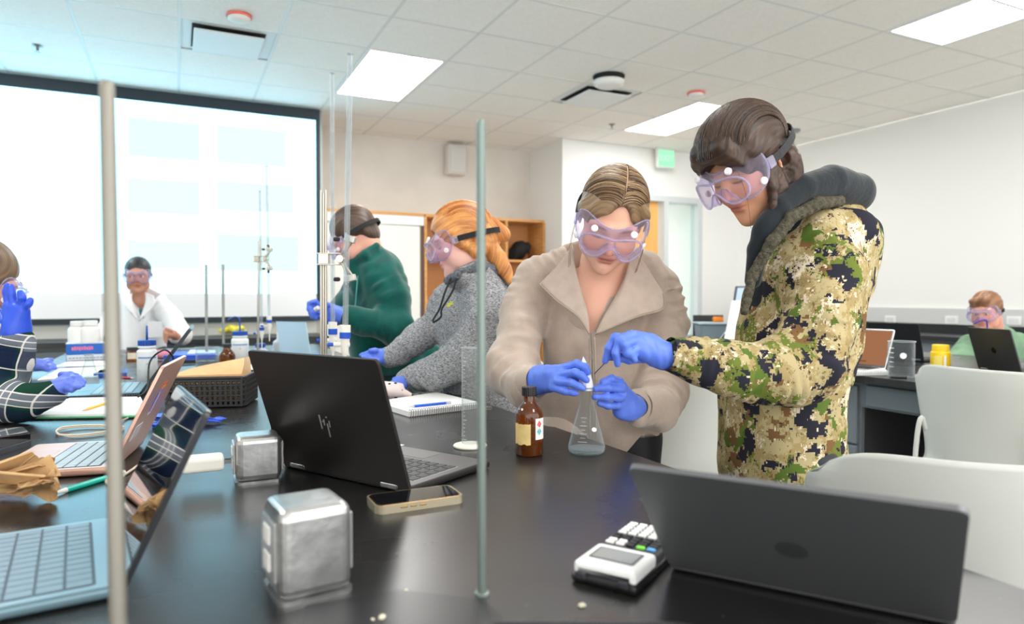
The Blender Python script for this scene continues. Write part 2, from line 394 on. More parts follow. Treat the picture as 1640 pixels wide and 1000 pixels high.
class SD:
    def __init__(s, h=.004): s.h = h; s.p = []; s.M = None
    def tr(s, p):
        p = np.array(p, float)
        return p if s.M is None else s.M[:3, :3] @ p + s.M[:3, 3]
    def cap(s, a, b, ra, rb=None, k=.02, op='+', sq=None, fold=None):
        a, b = s.tr(a), s.tr(b); rb = ra if rb is None else rb; r = max(ra, rb) * (1.15 if fold else 1)
        if sq is not None: sq = (np.array(sq[0], float) / np.linalg.norm(sq[0]), sq[1])
        s.p.append(('c', np.minimum(a, b) - r, np.maximum(a, b) + r, k, op, (a, b, ra, rb, sq, fold))); return s
    def chain(s, pts, k=.02, op='+', sq=None, fold=None):
        if sq is not None: sq = (np.array(sq[0], float) / np.linalg.norm(sq[0]), sq[1])
        L = [(s.tr(q[0]), s.tr(w_[0]), q[1], w_[1], sq, (fold[0], fold[1], (fold[2] if len(fold) > 2 else 0) + 1.7 * i) if fold else None) for i, (q, w_) in enumerate(zip(pts[:-1], pts[1:]))]
        r = max(q[1] for q in pts) * (1.15 if fold else 1)
        s.p.append(('h', np.min([np.minimum(c[0], c[1]) for c in L], 0) - r, np.max([np.maximum(c[0], c[1]) for c in L], 0) + r, k, op, L)); return s
    def ell(s, c, r, k=.02, op='+', rot=None):
        c = s.tr(c); r = np.array(r, float) * (1 if s.M is None else np.linalg.norm(s.M[:3, 0])); Rm = np.eye(3) if rot is None else np.array(rot)
        if s.M is not None: Rm = (s.M[:3, :3] / np.linalg.norm(s.M[:3, 0])) @ Rm
        e = np.sqrt(((Rm * r[None]) ** 2).sum(1)); s.p.append(('e', c - e, c + e, k, op, (c, r, Rm))); return s
    def fn(s, lo, hi, f, k=.01, op='-'): s.p.append(('f', np.array(lo, float), np.array(hi, float), k, op, f)); return s
    def build(s, sm=1, disp=None):
        h = s.h; P = [q for q in s.p if q[4] == '+']
        lo = np.min([q[1] for q in P], 0) - 3 * h; hi = np.max([q[2] for q in P], 0) + 3 * h
        ax = [np.arange(lo[i], hi[i] + h, h).astype(np.float32) for i in range(3)]
        Fd = np.full([len(a) for a in ax], .5, np.float32)
        for t, l, u, k, op, d in s.p:
            m = k + 4 * h; sl = []
            for i in range(3):
                a = max(0, int((l[i] - m - lo[i]) / h)); b = min(len(ax[i]), int((u[i] + m - lo[i]) / h) + 2); sl.append(slice(a, max(a, b)))
            sl = tuple(sl); X = ax[0][sl[0]][:, None, None]; Y = ax[1][sl[1]][None, :, None]; Z = ax[2][sl[2]][None, None, :]
            if X.size * Y.size * Z.size == 0: continue
            if t in 'ch':
              D0 = None
              for (a, b, ra, rb, sq, fold) in (d if t == 'h' else [d]):
                x, y, z = X - a[0], Y - a[1], Z - a[2]; v = b - a; L = v.dot(v) + 1e-12
                tt = np.clip((x * v[0] + y * v[1] + z * v[2]) / L, 0, 1).astype(np.float32)
                x = x - tt * v[0]; y = y - tt * v[1]; z = z - tt * v[2]
                if sq is not None:
                    w_ = x * sq[0][0] + y * sq[0][1] + z * sq[0][2]; g = (1 / sq[1] - 1) * w_
                    x = x + g * sq[0][0]; y = y + g * sq[0][1]; z = z + g * sq[0][2]
                D = np.sqrt(x * x + y * y + z * z); rr = ra + (rb - ra) * tt
                if fold:
                    ph = fold[2] if len(fold) > 2 else 0; am = np.clip(.45 + .7 * np.sin(26 * x + 31 * z - 22 * y + ph * 1.3), 0, 1)
                    rr = rr * (1 + fold[0] * am * ((1 - np.abs(np.sin(PI * fold[1] * 1.5 * tt + ph + 14 * (x - z) + 8 * y))) * 2.0 + .8 * (1 - np.abs(np.sin(PI * fold[1] * 2.7 * tt + 18 * (y + z) + ph * 2))) - .6))
                D = D - rr; D0 = D if D0 is None else (lambda h_: np.minimum(D0, D) - h_ * h_ * .0015)(np.maximum(.006 - np.abs(D0 - D), 0) / .006)
              D = D0
            elif t == 'e':
                c, r, Rm = d; x, y, z = X - c[0], Y - c[1], Z - c[2]
                q = [(x * Rm[0, i] + y * Rm[1, i] + z * Rm[2, i]) for i in range(3)]
                k0 = np.sqrt(sum((q[i] / r[i]) ** 2 for i in range(3))); k1 = np.sqrt(sum((q[i] / r[i] ** 2) ** 2 for i in range(3)))
                D = k0 * (k0 - 1) / (k1 + 1e-6)
            else: D = d(X, Y, Z)
            D = D.astype(np.float32); A = Fd[sl]
            if op == '-': D = -D; hh = np.maximum(k - np.abs(A - D), 0) / k if k > 0 else 0; Fd[sl] = np.maximum(A, D) + hh * hh * k / 4
            elif op == '&': Fd[sl] = np.maximum(A, D)
            else: hh = np.maximum(k - np.abs(A - D), 0) / k; Fd[sl] = np.minimum(A, D) - hh * hh * k / 4
        V, Q = surfnet(Fd, lo, h)
        if sm: V = smoothv(V, Q, sm)
        if disp is not None: V = V + normals(V, Q) * disp(V)[:, None]
        return V, Q
def OS(name, V, Q, m, parent=None, col=None, comb=None, **k):
    """link an organic mesh given in the yaw-aligned frame"""
    o = O(name, (W(V), Q), m, parent, smooth=True, **k)
    if col is not None:
        a = o.data.attributes.new('col', 'FLOAT_COLOR', 'POINT'); c = np.ones((len(V), 4), np.float32); c[:, :3] = col; a.data.foreach_set('color', c.ravel())
    if comb is not None:
        a = o.data.attributes.new('comb', 'FLOAT_VECTOR', 'POINT'); a.data.foreach_set('vector', comb.astype(np.float32).ravel())
    return o
def joinq(*g):
    V, Q, n = [], [], 0
    for v, q in g: V.append(v); Q.append(q + n); n += len(v)
    return np.concatenate(V), np.concatenate(Q)
# ------------------------------------------------------------ room
HC = CZ + 1.79                                     # ceiling height
wallm = M('wall_paint', (226, 221, 213), .9, var=((219, 214, 206), 3.0), bump=(180, .05))
wallw = M('wall_paint_white', (240, 240, 238), .9, bump=(180, .05))
greym = M('raceway_grey', (205, 206, 206), .6)
blk = M('black_laminate', (30, 31, 33), .4)
XL, XR, YB, YF, YN = -4.6, 6.6, 6.74, -2.5, 7.55
def S(name, geo, m, kind='structure', parent=None, **k):
    return O(name, geo, m, parent, kind=kind if parent is None else None, **k)
floor = S('floor', box(XL, YF, -.05, XR, YN + .1, 0), M('floor_vinyl', (196, 193, 186), .5, var=((178, 175, 168), 9), bump=(60, .1)))
S('wall_back', box(1.27, YN, 0, 3.93, YN + .1, HC), wallm)
S('wall_front', box(XL, YB + .02, 0, 1.27, YN + .1, HC), M('wall_grey_low', (176, 174, 168), .8))
dx0, dx1, dh = 4.62, 5.95, CZ + 1.21               # door opening
S('wall_right', box(XR, YF, 0, XR + .1, YN, HC), wallw)
S('wall_entry', join([box(3.93, YB, 0, dx0, YN, HC), box(dx0, YB, dh, dx1, YN, HC), box(dx1, YB, 0, XR, YN, HC)]), wallw)
S('wall_left', box(XL - .1, YF, 0, XL, YN, HC), wallm)
base = M('baseboard_black', (38, 38, 40), .5)
S('baseboard_right', box(XR - .012, YF, 0, XR, YB, .1), base)
S('baseboard_back', box(1.27, YN - .012, 0, 3.93, YN, .1), base)
# ceiling: grid of lay-in tiles
ceil = S('ceiling', box(XL, YF, HC + .03, XR, YN + .1, HC + .1), M('ceiling_slab', (200, 200, 198), .9))
tm = M('ceiling_tile', (251, 249, 244), .95, var=((246, 243, 237), 60), bump=(340, .25))
GX, GY, GS = .03, 3.69, .61
lights = {(2, 2), (2, 3), (7, 2), (7, 3), (7, -3), (7, -2), (2, -3), (2, -2), (-3, 2), (-3, 3), (-3, -3), (-3, -2), (2, -8), (2, -7), (7, -8), (7, -7)}
vents = {(0, 2), (5, 2)}
tg = rbox(.598, .598, .016, .004, 1); tme = None
i0, i1 = int(math.floor((XL - GX) / GS)), int(math.ceil((XR - GX) / GS))
cands = []
for i in range(i0, i1 + 1):
    for j in range(-9, 7):
        x0, y0 = GX + i * GS, GY + j * GS
        if x0 + .05 < XL or x0 + GS / 2 > XR or y0 + .1 > (YN if 1.3 < x0 + .3 and x0 < 3.9 else YB): continue
        if (i, j) in lights or (i, j) in vents: continue
        v = Vf(np.array([x0 + .3, y0 + .3, HC])); cands.append((0 if v[1] > 2.5 and abs(v[0]) < v[1] else 1, i, j, x0, y0))
for _, i, j, x0, y0 in sorted(cands):
    if y0 + .6 > YN or x0 + .6 > XR:                 # cut tiles along the walls
        hx, hy = min(x0 + .603, XR) - x0 - .008, min(y0 + .603, YN) - y0 - .008
        O('ceiling_tile', box(x0 + .006, y0 + .006, HC - .004, x0 + hx, y0 + hy, HC + .012), tm, ceil); continue
    if tme is None:
        tme = mesh('ceiling_tile', tg[0], tg[1], tm)
    inst('ceiling_tile', tme, (x0 + GS / 2, y0 + GS / 2, HC + .004 + (hash((i * 7 + j * 13)) % 3) * .0006), ceil)
gm = M('ceiling_grid', (226, 228, 226), .5)
for i in range(i0, i1 + 2):
    x = GX + i * GS
    if XL < x < XR: O('grid_bar', box(x - .011, YF, HC - .004, x + .011, YB if not 1.3 < x < 3.93 else YN, HC + .0), gm, ceil)
for j in range(-10, 7):
    y = GY + j * GS
    if YF < y < YN: O('grid_bar', box(XL if y < YB else 1.27, y - .011, HC - .0045, XR if y < YB else 3.93, y + .011, HC - .0005), gm, ceil)
pan = emis('light_panel', (1, .985, .955), LIGHT); fm = M('light_frame', (240, 240, 238), .5)
seen_l = {(2, 2): 'bright ceiling light panel above the burettes, left of the vents', (7, 2): 'bright ceiling light panel nearest the exit sign', (7, -3): 'bright ceiling light panel at the top right, closest to the right wall'}
for (i, j) in sorted(lights):
    if (i, j + 1) in lights:
        x0, y0 = GX + i * GS, GY + j * GS
        t = E('ceiling_light', (x0 + GS / 2, y0 + GS, HC - .01), seen_l.get((i, j), {(-3, 2): 'ceiling light panel outside the picture, left of the projection screen', (-3, -3): 'ceiling light panel outside the picture, above the left wall side', (2, -3): 'ceiling light panel outside the picture, right above the lab bench', (2, -8): 'ceiling light panel outside the picture, behind the viewer to the left', (7, -8): 'ceiling light panel outside the picture, behind the viewer to the right'}.get((i, j))), 'light', 'recessed ceiling light panels')
        O('diffuser', box(x0 + .03, y0 + .03, HC - .004, x0 + GS - .03, y0 + 2 * GS - .03, HC + .004), pan, t)
        O('frame', join([box(x0 + .008, y0 + .008, HC - .009, x0 + .03, y0 + 2 * GS - .008, HC + .006), box(x0 + GS - .03, y0 + .008, HC - .009, x0 + GS - .008, y0 + 2 * GS - .008, HC + .006),
                         box(x0 + .03, y0 + .008, HC - .009, x0 + GS - .03, y0 + .03, HC + .006), box(x0 + .03, y0 + 2 * GS - .03, HC - .009, x0 + GS - .03, y0 + 2 * GS - .008, HC + .006)]), fm, t)
dk = M('vent_dark', (22, 22, 22), .8)
for (i, j), lb in (((0, 2), 'square white ceiling air vent nearest the projection screen'), ((5, 2), 'square white ceiling air vent beside the round white speaker')):
    x0, y0 = GX + i * GS, GY + j * GS
    t = E('ceiling_vent', (x0 + GS / 2, y0 + GS / 2, HC - .03), lb, 'vent', 'ceiling air vents')
    O('backing', box(x0 + .008, y0 + .008, HC + .004, x0 + GS - .008, y0 + GS - .008, HC + .012), M('vent_white', (232, 236, 236), .5), t)
    O('slot', box(x0 + .075, y0 + .075, HC - .002, x0 + GS - .075, y0 + GS - .075, HC + .003), dk, t)
    O('face_plate', xf(rbox(.44, .44, .012, .004, 1), T(x0 + GS / 2, y0 + GS / 2 - .01, HC - .03)), M('vent_white', (232, 236, 236), .5), t)
    O('neck', box(x0 + .15, y0 + .15, HC - .026, x0 + .45, y0 + .45, HC - .002), dk, t)
def onceil(px, py): return pw(px, py, HC - .004)
for (px, py, lb) in ((383, 24, 'round white smoke detector with a pink ring, beside the left air vent'), (1115, 148, 'round white smoke detector with a pink ring, before the exit sign light panel')):
    c = onceil(px, py); t = E('smoke_detector', c - np.array([0, 0, .04]), lb, 'smoke detector', 'ceiling smoke detectors')
    O('housing', lathe([(.001, -.045), (.05, -.042), (.068, -.03), (.07, -.02)], c, 28), M('det_white', (236, 236, 232), .5), t, smooth=True)
    O('ring', lathe([(.074, -.02), (.078, -.012), (.074, -.003), (.055, -.002)], c, 28), M('det_pink', (250, 120, 110), .5), t, smooth=True)
c = onceil(975, 122); t = E('ceiling_speaker', c - np.array([0, 0, .09]), 'round white ceiling device hanging below a dark round opening', 'speaker')
O('housing', lathe([(.001, -.09), (.09, -.088), (.12, -.07), (.125, -.04), (.1, -.035)], c, 32), M('det_white', (236, 236, 232), .5), t, smooth=True)
O('collar', lathe([(.1, -.036), (.125, -.02), (.13, -.003)], c, 32), dk, t, smooth=True)
for px, py, lb in ((980, 199, 'small dark sprinkler head left of the exit light panel'), (60, 73, 'small steel sprinkler head over the projection screen')):
    c = onceil(px, py); t = E('sprinkler', c - np.array([0, 0, .05]), lb, 'sprinkler', 'ceiling sprinkler heads')
    O('body', lathe([(.035, -.001), (.03, -.006), (.01, -.01), (.009, -.035), (.001, -.036)], c, 16), M('steel', (150, 150, 148), .3, 1), t, smooth=True)
    O('deflector', lathe([(.001, -.05), (.018, -.05), (.018, -.047), (.001, -.046)], c, 16), M('steel', (150, 150, 148), .3, 1), t)
c = onceil(1272, 208); O('ceiling_disc', lathe([(.001, -.03), (.05, -.028), (.065, -.015), (.06, -.002)], c, 24), M('disc_grey', (150, 150, 150), .5), label='small flat grey ceiling disc near the right wall', cat='sensor', smooth=True)
c = onceil(1262, 13); a = GX + 5 * GS; t = E('slot_diffuser', (a + .3, 2.62, HC - .02), 'long white slot air diffuser at the top edge of the ceiling', 'vent')
O('housing', box(a + .02, 2.5, HC - .02, a + .59, 2.54, HC - .0045), M('vent_white', (232, 236, 236), .5), t)
O('slat', box(a + .02, 2.545, HC - .012, a + .59, 2.56, HC - .0045), M('vent_shadow', (150, 150, 148), .6), t)
O('lip', box(a + .02, 2.565, HC - .02, a + .59, 2.6, HC - .0045), M('vent_white', (232, 236, 236), .5), t)

# projection screen on the front wall
ys = YB - .06; xr = 1.235
scr = E('projection_screen', (-1.6, ys, CZ - .18), 'huge bright projection screen with black border on the front wall', 'screen')
zt = HC - .02; bx = -4.45
bm_ = M('screen_border', (36, 46, 54), .7)
zb = CZ - .185
O('border', join([box(bx, ys, zt - .10, xr, ys + .03, zt), box(xr - .04, ys, zb - .045, xr, ys + .03, zt - .10), box(bx, ys, zb - .045, xr - .04, ys + .03, zb)]), bm_, scr)
em = emis('projected_image', (1.08, 2.3, 2.9), 1.0)
zi = CZ + .025
O('lit_image', box(bx, ys + .004, zi, xr - .04, ys + .012, zt - .10), em, scr)
O('lower_margin', box(bx, ys + .005, zb, xr - .04, ys + .012, zi), M('screen_cloth', (232, 233, 234), .8), scr)
def sxz(px, py):
    v = pv(px, py, 1.0); d = W(v - np.array([0, 0, CZ])); k = ys / d[1]; return d[0] * k, CZ + (v[2] - CZ) * k
for (x0, y0, x1, y1, c) in ((205, 188, 320, 258, (.83, .90, .98)), (348, 200, 458, 268, (.86, .95, 1.0)), (205, 285, 320, 345, (.87, .99, .99)), (348, 290, 470, 342, (.87, 1.0, .97)),
                            (348, 375, 478, 435, (.84, 1.0, .88)), (205, 385, 320, 430, (.88, 1., .96))):
    a, zt_ = sxz(x0, y0); b, zb_ = sxz(x1, y1)
    O('slide_box', box(a, ys + .0015, zb_, b, ys + .0038, zt_), emis('slide_%d' % x0 + str(y0), (c[0] * .86, c[1] * .93, c[2] * .96), 1.0), scr)

# counter beneath the screen
cab = M('cabinet_steel', (104, 112, 118), .45); bench_top = None
cf = E('front_counter', (-1.5, 6.4, 0), 'long black-topped counter with grey cabinets under the projection screen', 'counter')
O('countertop', box(XL + .05, 6.12, .80, 1.2, YB, .84), blk, cf)
O('backsplash', box(XL + .05, YB - .02, .84, 1.2, YB + .01, .95), M('backsplash_steel', (196, 196, 190), .35), cf)
O('body', box(XL + .06, 6.2, .08, 1.18, YB, .80), cab, cf)
O('kick', box(XL + .06, 6.26, 0, 1.18, YB, .08), blk, cf)
for k in range(9):
    x = XL + .08 + k * .64
    d = O('door', xf(rbox(.61, .02, .66, .004, 1), T(x + .32, 6.19, .44)), cab, cf); O('handle', xf(rbox(.1, .02, .012, .004, 1), T(x + .32, 6.172, .72)), M('steel', (150, 150, 148), .3, 1), d)

# cubby shelf + sliding cabinet in the recess
wood = M('maple', (222, 164, 98), .45, var=((206, 146, 82), 6, (1, 1, 9)), bump=(60, .06, (1, 1, 8)))
woodi = M('maple_inner', (214, 156, 98), .5)
yf = 7.13; tz = CZ + .90
cs = E('cubby_shelf', (3.2, 7.34, 0), 'maple cubby shelf holding bags in the corner behind the class', 'shelf')
xs = [2.44, 2.93, 3.42, 3.91]
O('top_panel', box(xs[0], yf, tz - .03, xs[-1], YN - .005, tz), wood, cs); O('back_panel', box(xs[0], YN - .03, .02, xs[-1], YN - .012, tz - .03), woodi, cs)
for x in xs: O('side_panel', box(x - .014, yf, .0, x + .014, YN - .03, tz - .03), wood, cs)
zs = [tz - .03 - .47 * k for k in range(1, 5)]
for z in zs:
    for a, b in zip(xs[:-1], xs[1:]): O('shelf_board', box(a + .014, yf + .004, z, b - .014, YN - .03, z + .026), wood, cs)
sl = E('sliding_cabinet', (1.9, 7.34, 0), 'white sliding-door cabinet with wooden top left of the cubby shelf', 'cabinet')
O('body', box(1.3, yf + .03, 0, 2.42, YN - .005, tz - .03), M('cab_white', (226, 224, 218), .6), sl)
O('top_panel', box(1.3, yf - .01, tz - .03, 2.42, YN - .005, tz), wood, sl)
O('header', box(1.3, yf, tz - .13, 2.42, yf + .03, tz - .03), M('cab_white2', (238, 238, 236), .5), sl)
O('door', box(1.31, yf + .012, .06, 2.38, yf + .03, tz - .14), M('door_white', (235, 234, 228), .5), sl)
O('edge_strip', box(2.38, yf + .004, .0, 2.42, yf + .03, tz - .13), M('strip_dark', (96, 66, 52), .5), sl)
# bags
def blobbag(name, c, rad, seed, m, lb, cat, h=.012):
    s = SD(h); r = np.random.RandomState(seed); c = Vf(np.array(c))
    for k in range(7): s.ell(c + r.uniform(-.35, .35, 3) * rad, np.array(rad) * r.uniform(.45, .65, 3), .04)
    V, Q = s.build(1, lambda v: .012 * folds(v, seed, 16)); OS(name, V, Q, m, None, label=lb, cat=cat)
    bpy.context.scene.objects[-1]
blobbag('duffel_bag', (3.66, 7.32, zs[0] + .15), (.17, .14, .14), 3, M('bag_black', (24, 24, 26), .8), 'black bag lying in the right cubby', 'bag')
blobbag('backpack', (3.19, 7.34, zs[0] + .16), (.15, .13, .15), 5, M('bag_grey', (74, 86, 92), .8, var=((40, 48, 52), 12)), 'grey and black backpack in the middle cubby', 'bag')
# wall loudspeaker
c = W(Vf(np.array([0, 0, 0]))); v = pv(732, 256, 7.95); cw = W(v); cw[1] = YN - .09
t = E('wall_speaker', cw - np.array([0, 0, .17]), 'white box loudspeaker high on the recessed back wall', 'speaker')
O('cabinet', xf(rbox(.23, .15, .34, .02, 3), T(*cw, R(0))), M('speaker_white', (226, 224, 220), .6), t); O('grille', xf(rbox(.2, .01, .31, .012, 2), T(cw[0], cw[1] - .079, cw[2])), M('speaker_grille', (214, 212, 208), .8, bump=(300, .4)), t)
O('bracket', box(cw[0] - .03, cw[1] + .07, cw[2] + .1, cw[0] + .03, YN - .0, cw[2] + .2), M('speaker_white', (226, 224, 220), .6), t)
# exit sign
def wallpt(px, py, y):
    v = pv(px, py, 1.0); d = W(v - np.array([0, 0, CZ])); k = y / d[1]; return np.array([d[0] * k, y, CZ + (v[2] - CZ) * k])
e = wallpt(1065, 250, YB - .1); t = E('exit_sign', e - np.array([0, 0, .14]), 'green-lit exit sign high on the white entry wall', 'sign')
O('housing', xf(rbox(.26, .05, .30, .01, 2), T(*e)), M('sign_white', (224, 228, 224), .5), t)
O('lit_face', box(e[0] - .115, e[1] - .033, e[2] - .13, e[0] + .115, e[1] - .026, e[2] + .06), emis('exit_green', (.38, .92, .55), 1.0), t)
O('canopy', box(e[0] - .13, e[1] - .028, e[2] + .155, e[0] + .13, YB, e[2] + .185), blk, t)
text('EXIT', .1, fr((e[0], e[1] - .034, e[2] - .035), (1, 0, 0), (0, 0, 1), (0, -1, 0)), emis('exit_letters', (.62, .97, .72), 1.0), t)
# door and side light
alu = M('door_frame_grey', (206, 212, 214), .4)
d1 = S('door_1', xf(rbox(.66, .045, dh - .05, .004, 1), T(dx0 + .37, YB + .07, (dh - .05) / 2 + .005)), M('door_wood', (232, 178, 104), .45, var=((222, 164, 90), 5, (1, 1, .1))))
O('door_handle', xf(rbox(.12, .03, .02, .006, 2), T(dx0 + .62, YB + .03, 1.0)), M('steel', (150, 150, 148), .3, 1), d1)
mx = dx0 + .74
S('trim_1', join([box(dx0 - .02, YB - .02, 0, dx0 + .04, YB + .12, dh - .05), box(mx, YB - .02, 0, mx + .07, YB + .12, dh - .05), box(dx1 - .06, YB - .02, 0, dx1 + .01, YB + .12, dh - .05), box(dx0 - .02, YB - .02, dh - .05, dx1 + .01, YB + .12, dh + .02)]), alu)
gl = S('window_1', box(mx + .07, YB + .05, 0.1, dx1 - .06, YB + .058, dh - .05), clear('window_glass', (244, 251, 250), .3, .04))
S('wall_corridor', box(3.9, 8.6, 0, XR, 8.7, HC), emis('corridor_wall_glow', (1.15, 1.18, 1.15), 1.0))  # wall glows by itself: the corridor's brightness is put into its material
S('floor_corridor', box(3.9, YN, -.05, XR, 8.6, 0), M('floor_vinyl', (150, 148, 142), .5))
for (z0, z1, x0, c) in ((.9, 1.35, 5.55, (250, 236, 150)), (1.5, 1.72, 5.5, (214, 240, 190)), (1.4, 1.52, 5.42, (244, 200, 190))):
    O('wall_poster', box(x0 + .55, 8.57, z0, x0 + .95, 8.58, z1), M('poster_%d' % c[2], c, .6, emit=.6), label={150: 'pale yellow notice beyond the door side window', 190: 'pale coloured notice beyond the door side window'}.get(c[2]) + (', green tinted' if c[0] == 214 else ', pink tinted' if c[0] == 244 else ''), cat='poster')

# right wall: raceway and counter
S('trim_2', box(XR - .03, -2.4, CZ - .265, XR, YB - .02, CZ - .115), greym)
for py in (492, 512, 472):
    pass
rw = S('trim_3', box(XR - .04, -2.4, .84, XR, YB - .02, CZ - .265), blk)
cr = E('wall_counter', (6.3, 2.5, 0), 'black-topped counter with grey cabinets along the right wall', 'counter')
O('countertop', box(5.98, -2.4, .80, XR - .04, YB - .03, .84), blk, cr); O('body', box(6.04, -2.38, .08, XR - .01, YB - .04, .80), cab, cr); O('kick', box(6.1, -2.38, 0, XR - .02, YB - .04, .08), blk, cr)
for k in range(11): O('door', xf(rbox(.02, .6, .66, .004, 1), T(6.03, -2.0 + k * .64 + .1, .44)), cab, cr)
for px, py in ((1426, 512), (1524, 513), (1624, 514)):
    v = pv(px, py, 1.0); d = W(v - np.array([0, 0, CZ])); k = (XR - .036) / d[0]; q = np.array([d[0] * k, d[1] * k, CZ + (v[2] - CZ) * k])
    t = E('wall_outlet', q, {1426: 'white wall outlet on the grey raceway above the brown-screened laptop', 1524: 'white wall outlet on the grey raceway left of the seated person', 1624: 'white wall outlet on the grey raceway right of the seated person'}[px], 'outlet', 'outlets on the raceway')
    O('plate', xf(rbox(.008, .12, .075, .003, 2), T(*q)), M('outlet_white', (238, 238, 236), .4), t); O('socket', box(q[0] - .007, q[1] - .04, q[2] - .02, q[0] - .003, q[1] + .04, q[2] + .02), M('outlet_shade', (222, 222, 220), .5), t)

# ------------------------------------------------------------ benches
m, nt, b = newmat('epoxy_black'); b.inputs['Base Color'].default_value = (.016, .0155, .0155, 1); b.inputs['Specular IOR Level'].default_value = .8
n = noi(nt, mp(nt), 2.2, 5, .6); n2 = noi(nt, mp(nt, (1, 1, 1)), 30, 4, .6)
nt.links.new(ramp(nt, n.outputs[0], .3, .7, (.22, .22, .22, 1), (.33, .33, .33, 1)), b.inputs['Roughness'])
sp = noi(nt, mp(nt), 150, 2, .5); f = mth(nt, 'GREATER_THAN', sp.outputs[0], .755)
nt.links.new(mix(nt, f, (.016, .0155, .0155, 1), (.16, .16, .16, 1)), b.inputs['Base Color'])
MATS['epoxy'] = m; epoxy = m
knobm = clear('crystal', (225, 235, 240), .8, .35, .03)
def bench_body(name, x0, y0, x1, y1, lb):
    t = E(name, ((x0 + x1) / 2, (y0 + y1) / 2, 0), lb, 'bench')
    poly = rrect(x0, y0, x1, y1, .012, 3)
    O('worktop', prism(poly, TZ - .032, TZ), epoxy, t); return t
b1 = bench_body('lab_bench', -.62, -.75, .905, 5.15, 'long black epoxy lab bench in the foreground crowded with laptops and glassware')
O('body', box(-.5, -.6, .09, .79, 5.05, TZ - .032), cab, b1); O('kick', box(-.45, -.55, 0, .74, 5.0, .09), blk, b1)
for k in range(9):
    d = O('door', xf(rbox(.02, .58, .66, .004, 1), T(.8, -.27 + k * .62, .44)), cab, b1)
    O('knob', lathe([(.001, .03), (.014, .028), (.018, .02), (.01, .008), (.008, 0)], (0, 0, 0), 10), knobm, d)
    kn = [o for o in d.children][0]; kn.data.transform(Matrix.Rotation(R(90), 4, 'Y')); kn.location = (.81 - WL[b1.name][0], -.27 + k * .62 + .22 - WL[b1.name][1], .66)
b2 = bench_body('side_bench', 2.70, .2, 4.22, 4.9, 'black-topped side bench with grey drawers on the right of the room')
X = 2.775
yk0, yk1 = 1.05, 2.055
O('body', join([box(X, yk1 + .02, .09, 4.15, 4.8, TZ - .032), box(X, .3, .09, 4.15, yk0, TZ - .032), box(X + .5, yk0, .09, 4.15, yk1 + .02, TZ - .032), box(X, yk0, TZ - .15, X + .5, yk1 + .02, TZ - .032)]), cab, b2)
O('kick', join([box(X + .05, yk1 + .02, 0, 4.1, 4.45, .09), box(X + .05, .35, 0, 4.1, yk0, .09)]), blk, b2)
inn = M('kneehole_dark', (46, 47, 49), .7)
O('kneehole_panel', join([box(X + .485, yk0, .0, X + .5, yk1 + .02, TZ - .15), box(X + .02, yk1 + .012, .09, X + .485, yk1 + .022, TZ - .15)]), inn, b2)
def drawer(y0, y1, z0, z1, knob=True):
    d = O('drawer', xf(rbox(.02, y1 - y0, z1 - z0, .004, 1), T(X - .008, (y0 + y1) / 2, (z0 + z1) / 2)), cab, b2)
    if knob:
        g = lathe([(.001, .034), (.012, .033), (.021, .022), (.02, .016), (.009, .008), (.009, 0)], (0, 0, 0), 9)
        A = fr((X - .018, y0 + .1, z1 - .12), (0, 1, 0), (0, 0, 1), (-1, 0, 0)); O('knob', xf(g, A), knobm, d)
for k in range(4):
    y0 = 2.09 + k * .6
    for z0, z1 in ((.52, .785), (.31, .51), (.1, .3)): drawer(y0, y0 + .58, z0, z1)
drawer(yk0 + .03, yk1 - .01, TZ - .14, TZ - .045, False)
for z0, z1 in ((.52, .785), (.31, .51), (.1, .3)): drawer(.34, 1.02, z0, z1)
# small black tray set flush far on the near bench
tt = pw(330, 583); O('pen_tray', join([box(tt[0] - .2, tt[1] - .05, TZ, tt[0] + .38, tt[1] + .05, TZ + .004), box(tt[0] - .2, tt[1] - .05, TZ, tt[0] - .19, tt[1] + .05, TZ + .02), box(tt[0] - .2, tt[1] + .04, TZ, tt[0] + .38, tt[1] + .05, TZ + .02)]), blk, label='low black tray lying across the far part of the bench', cat='tray')
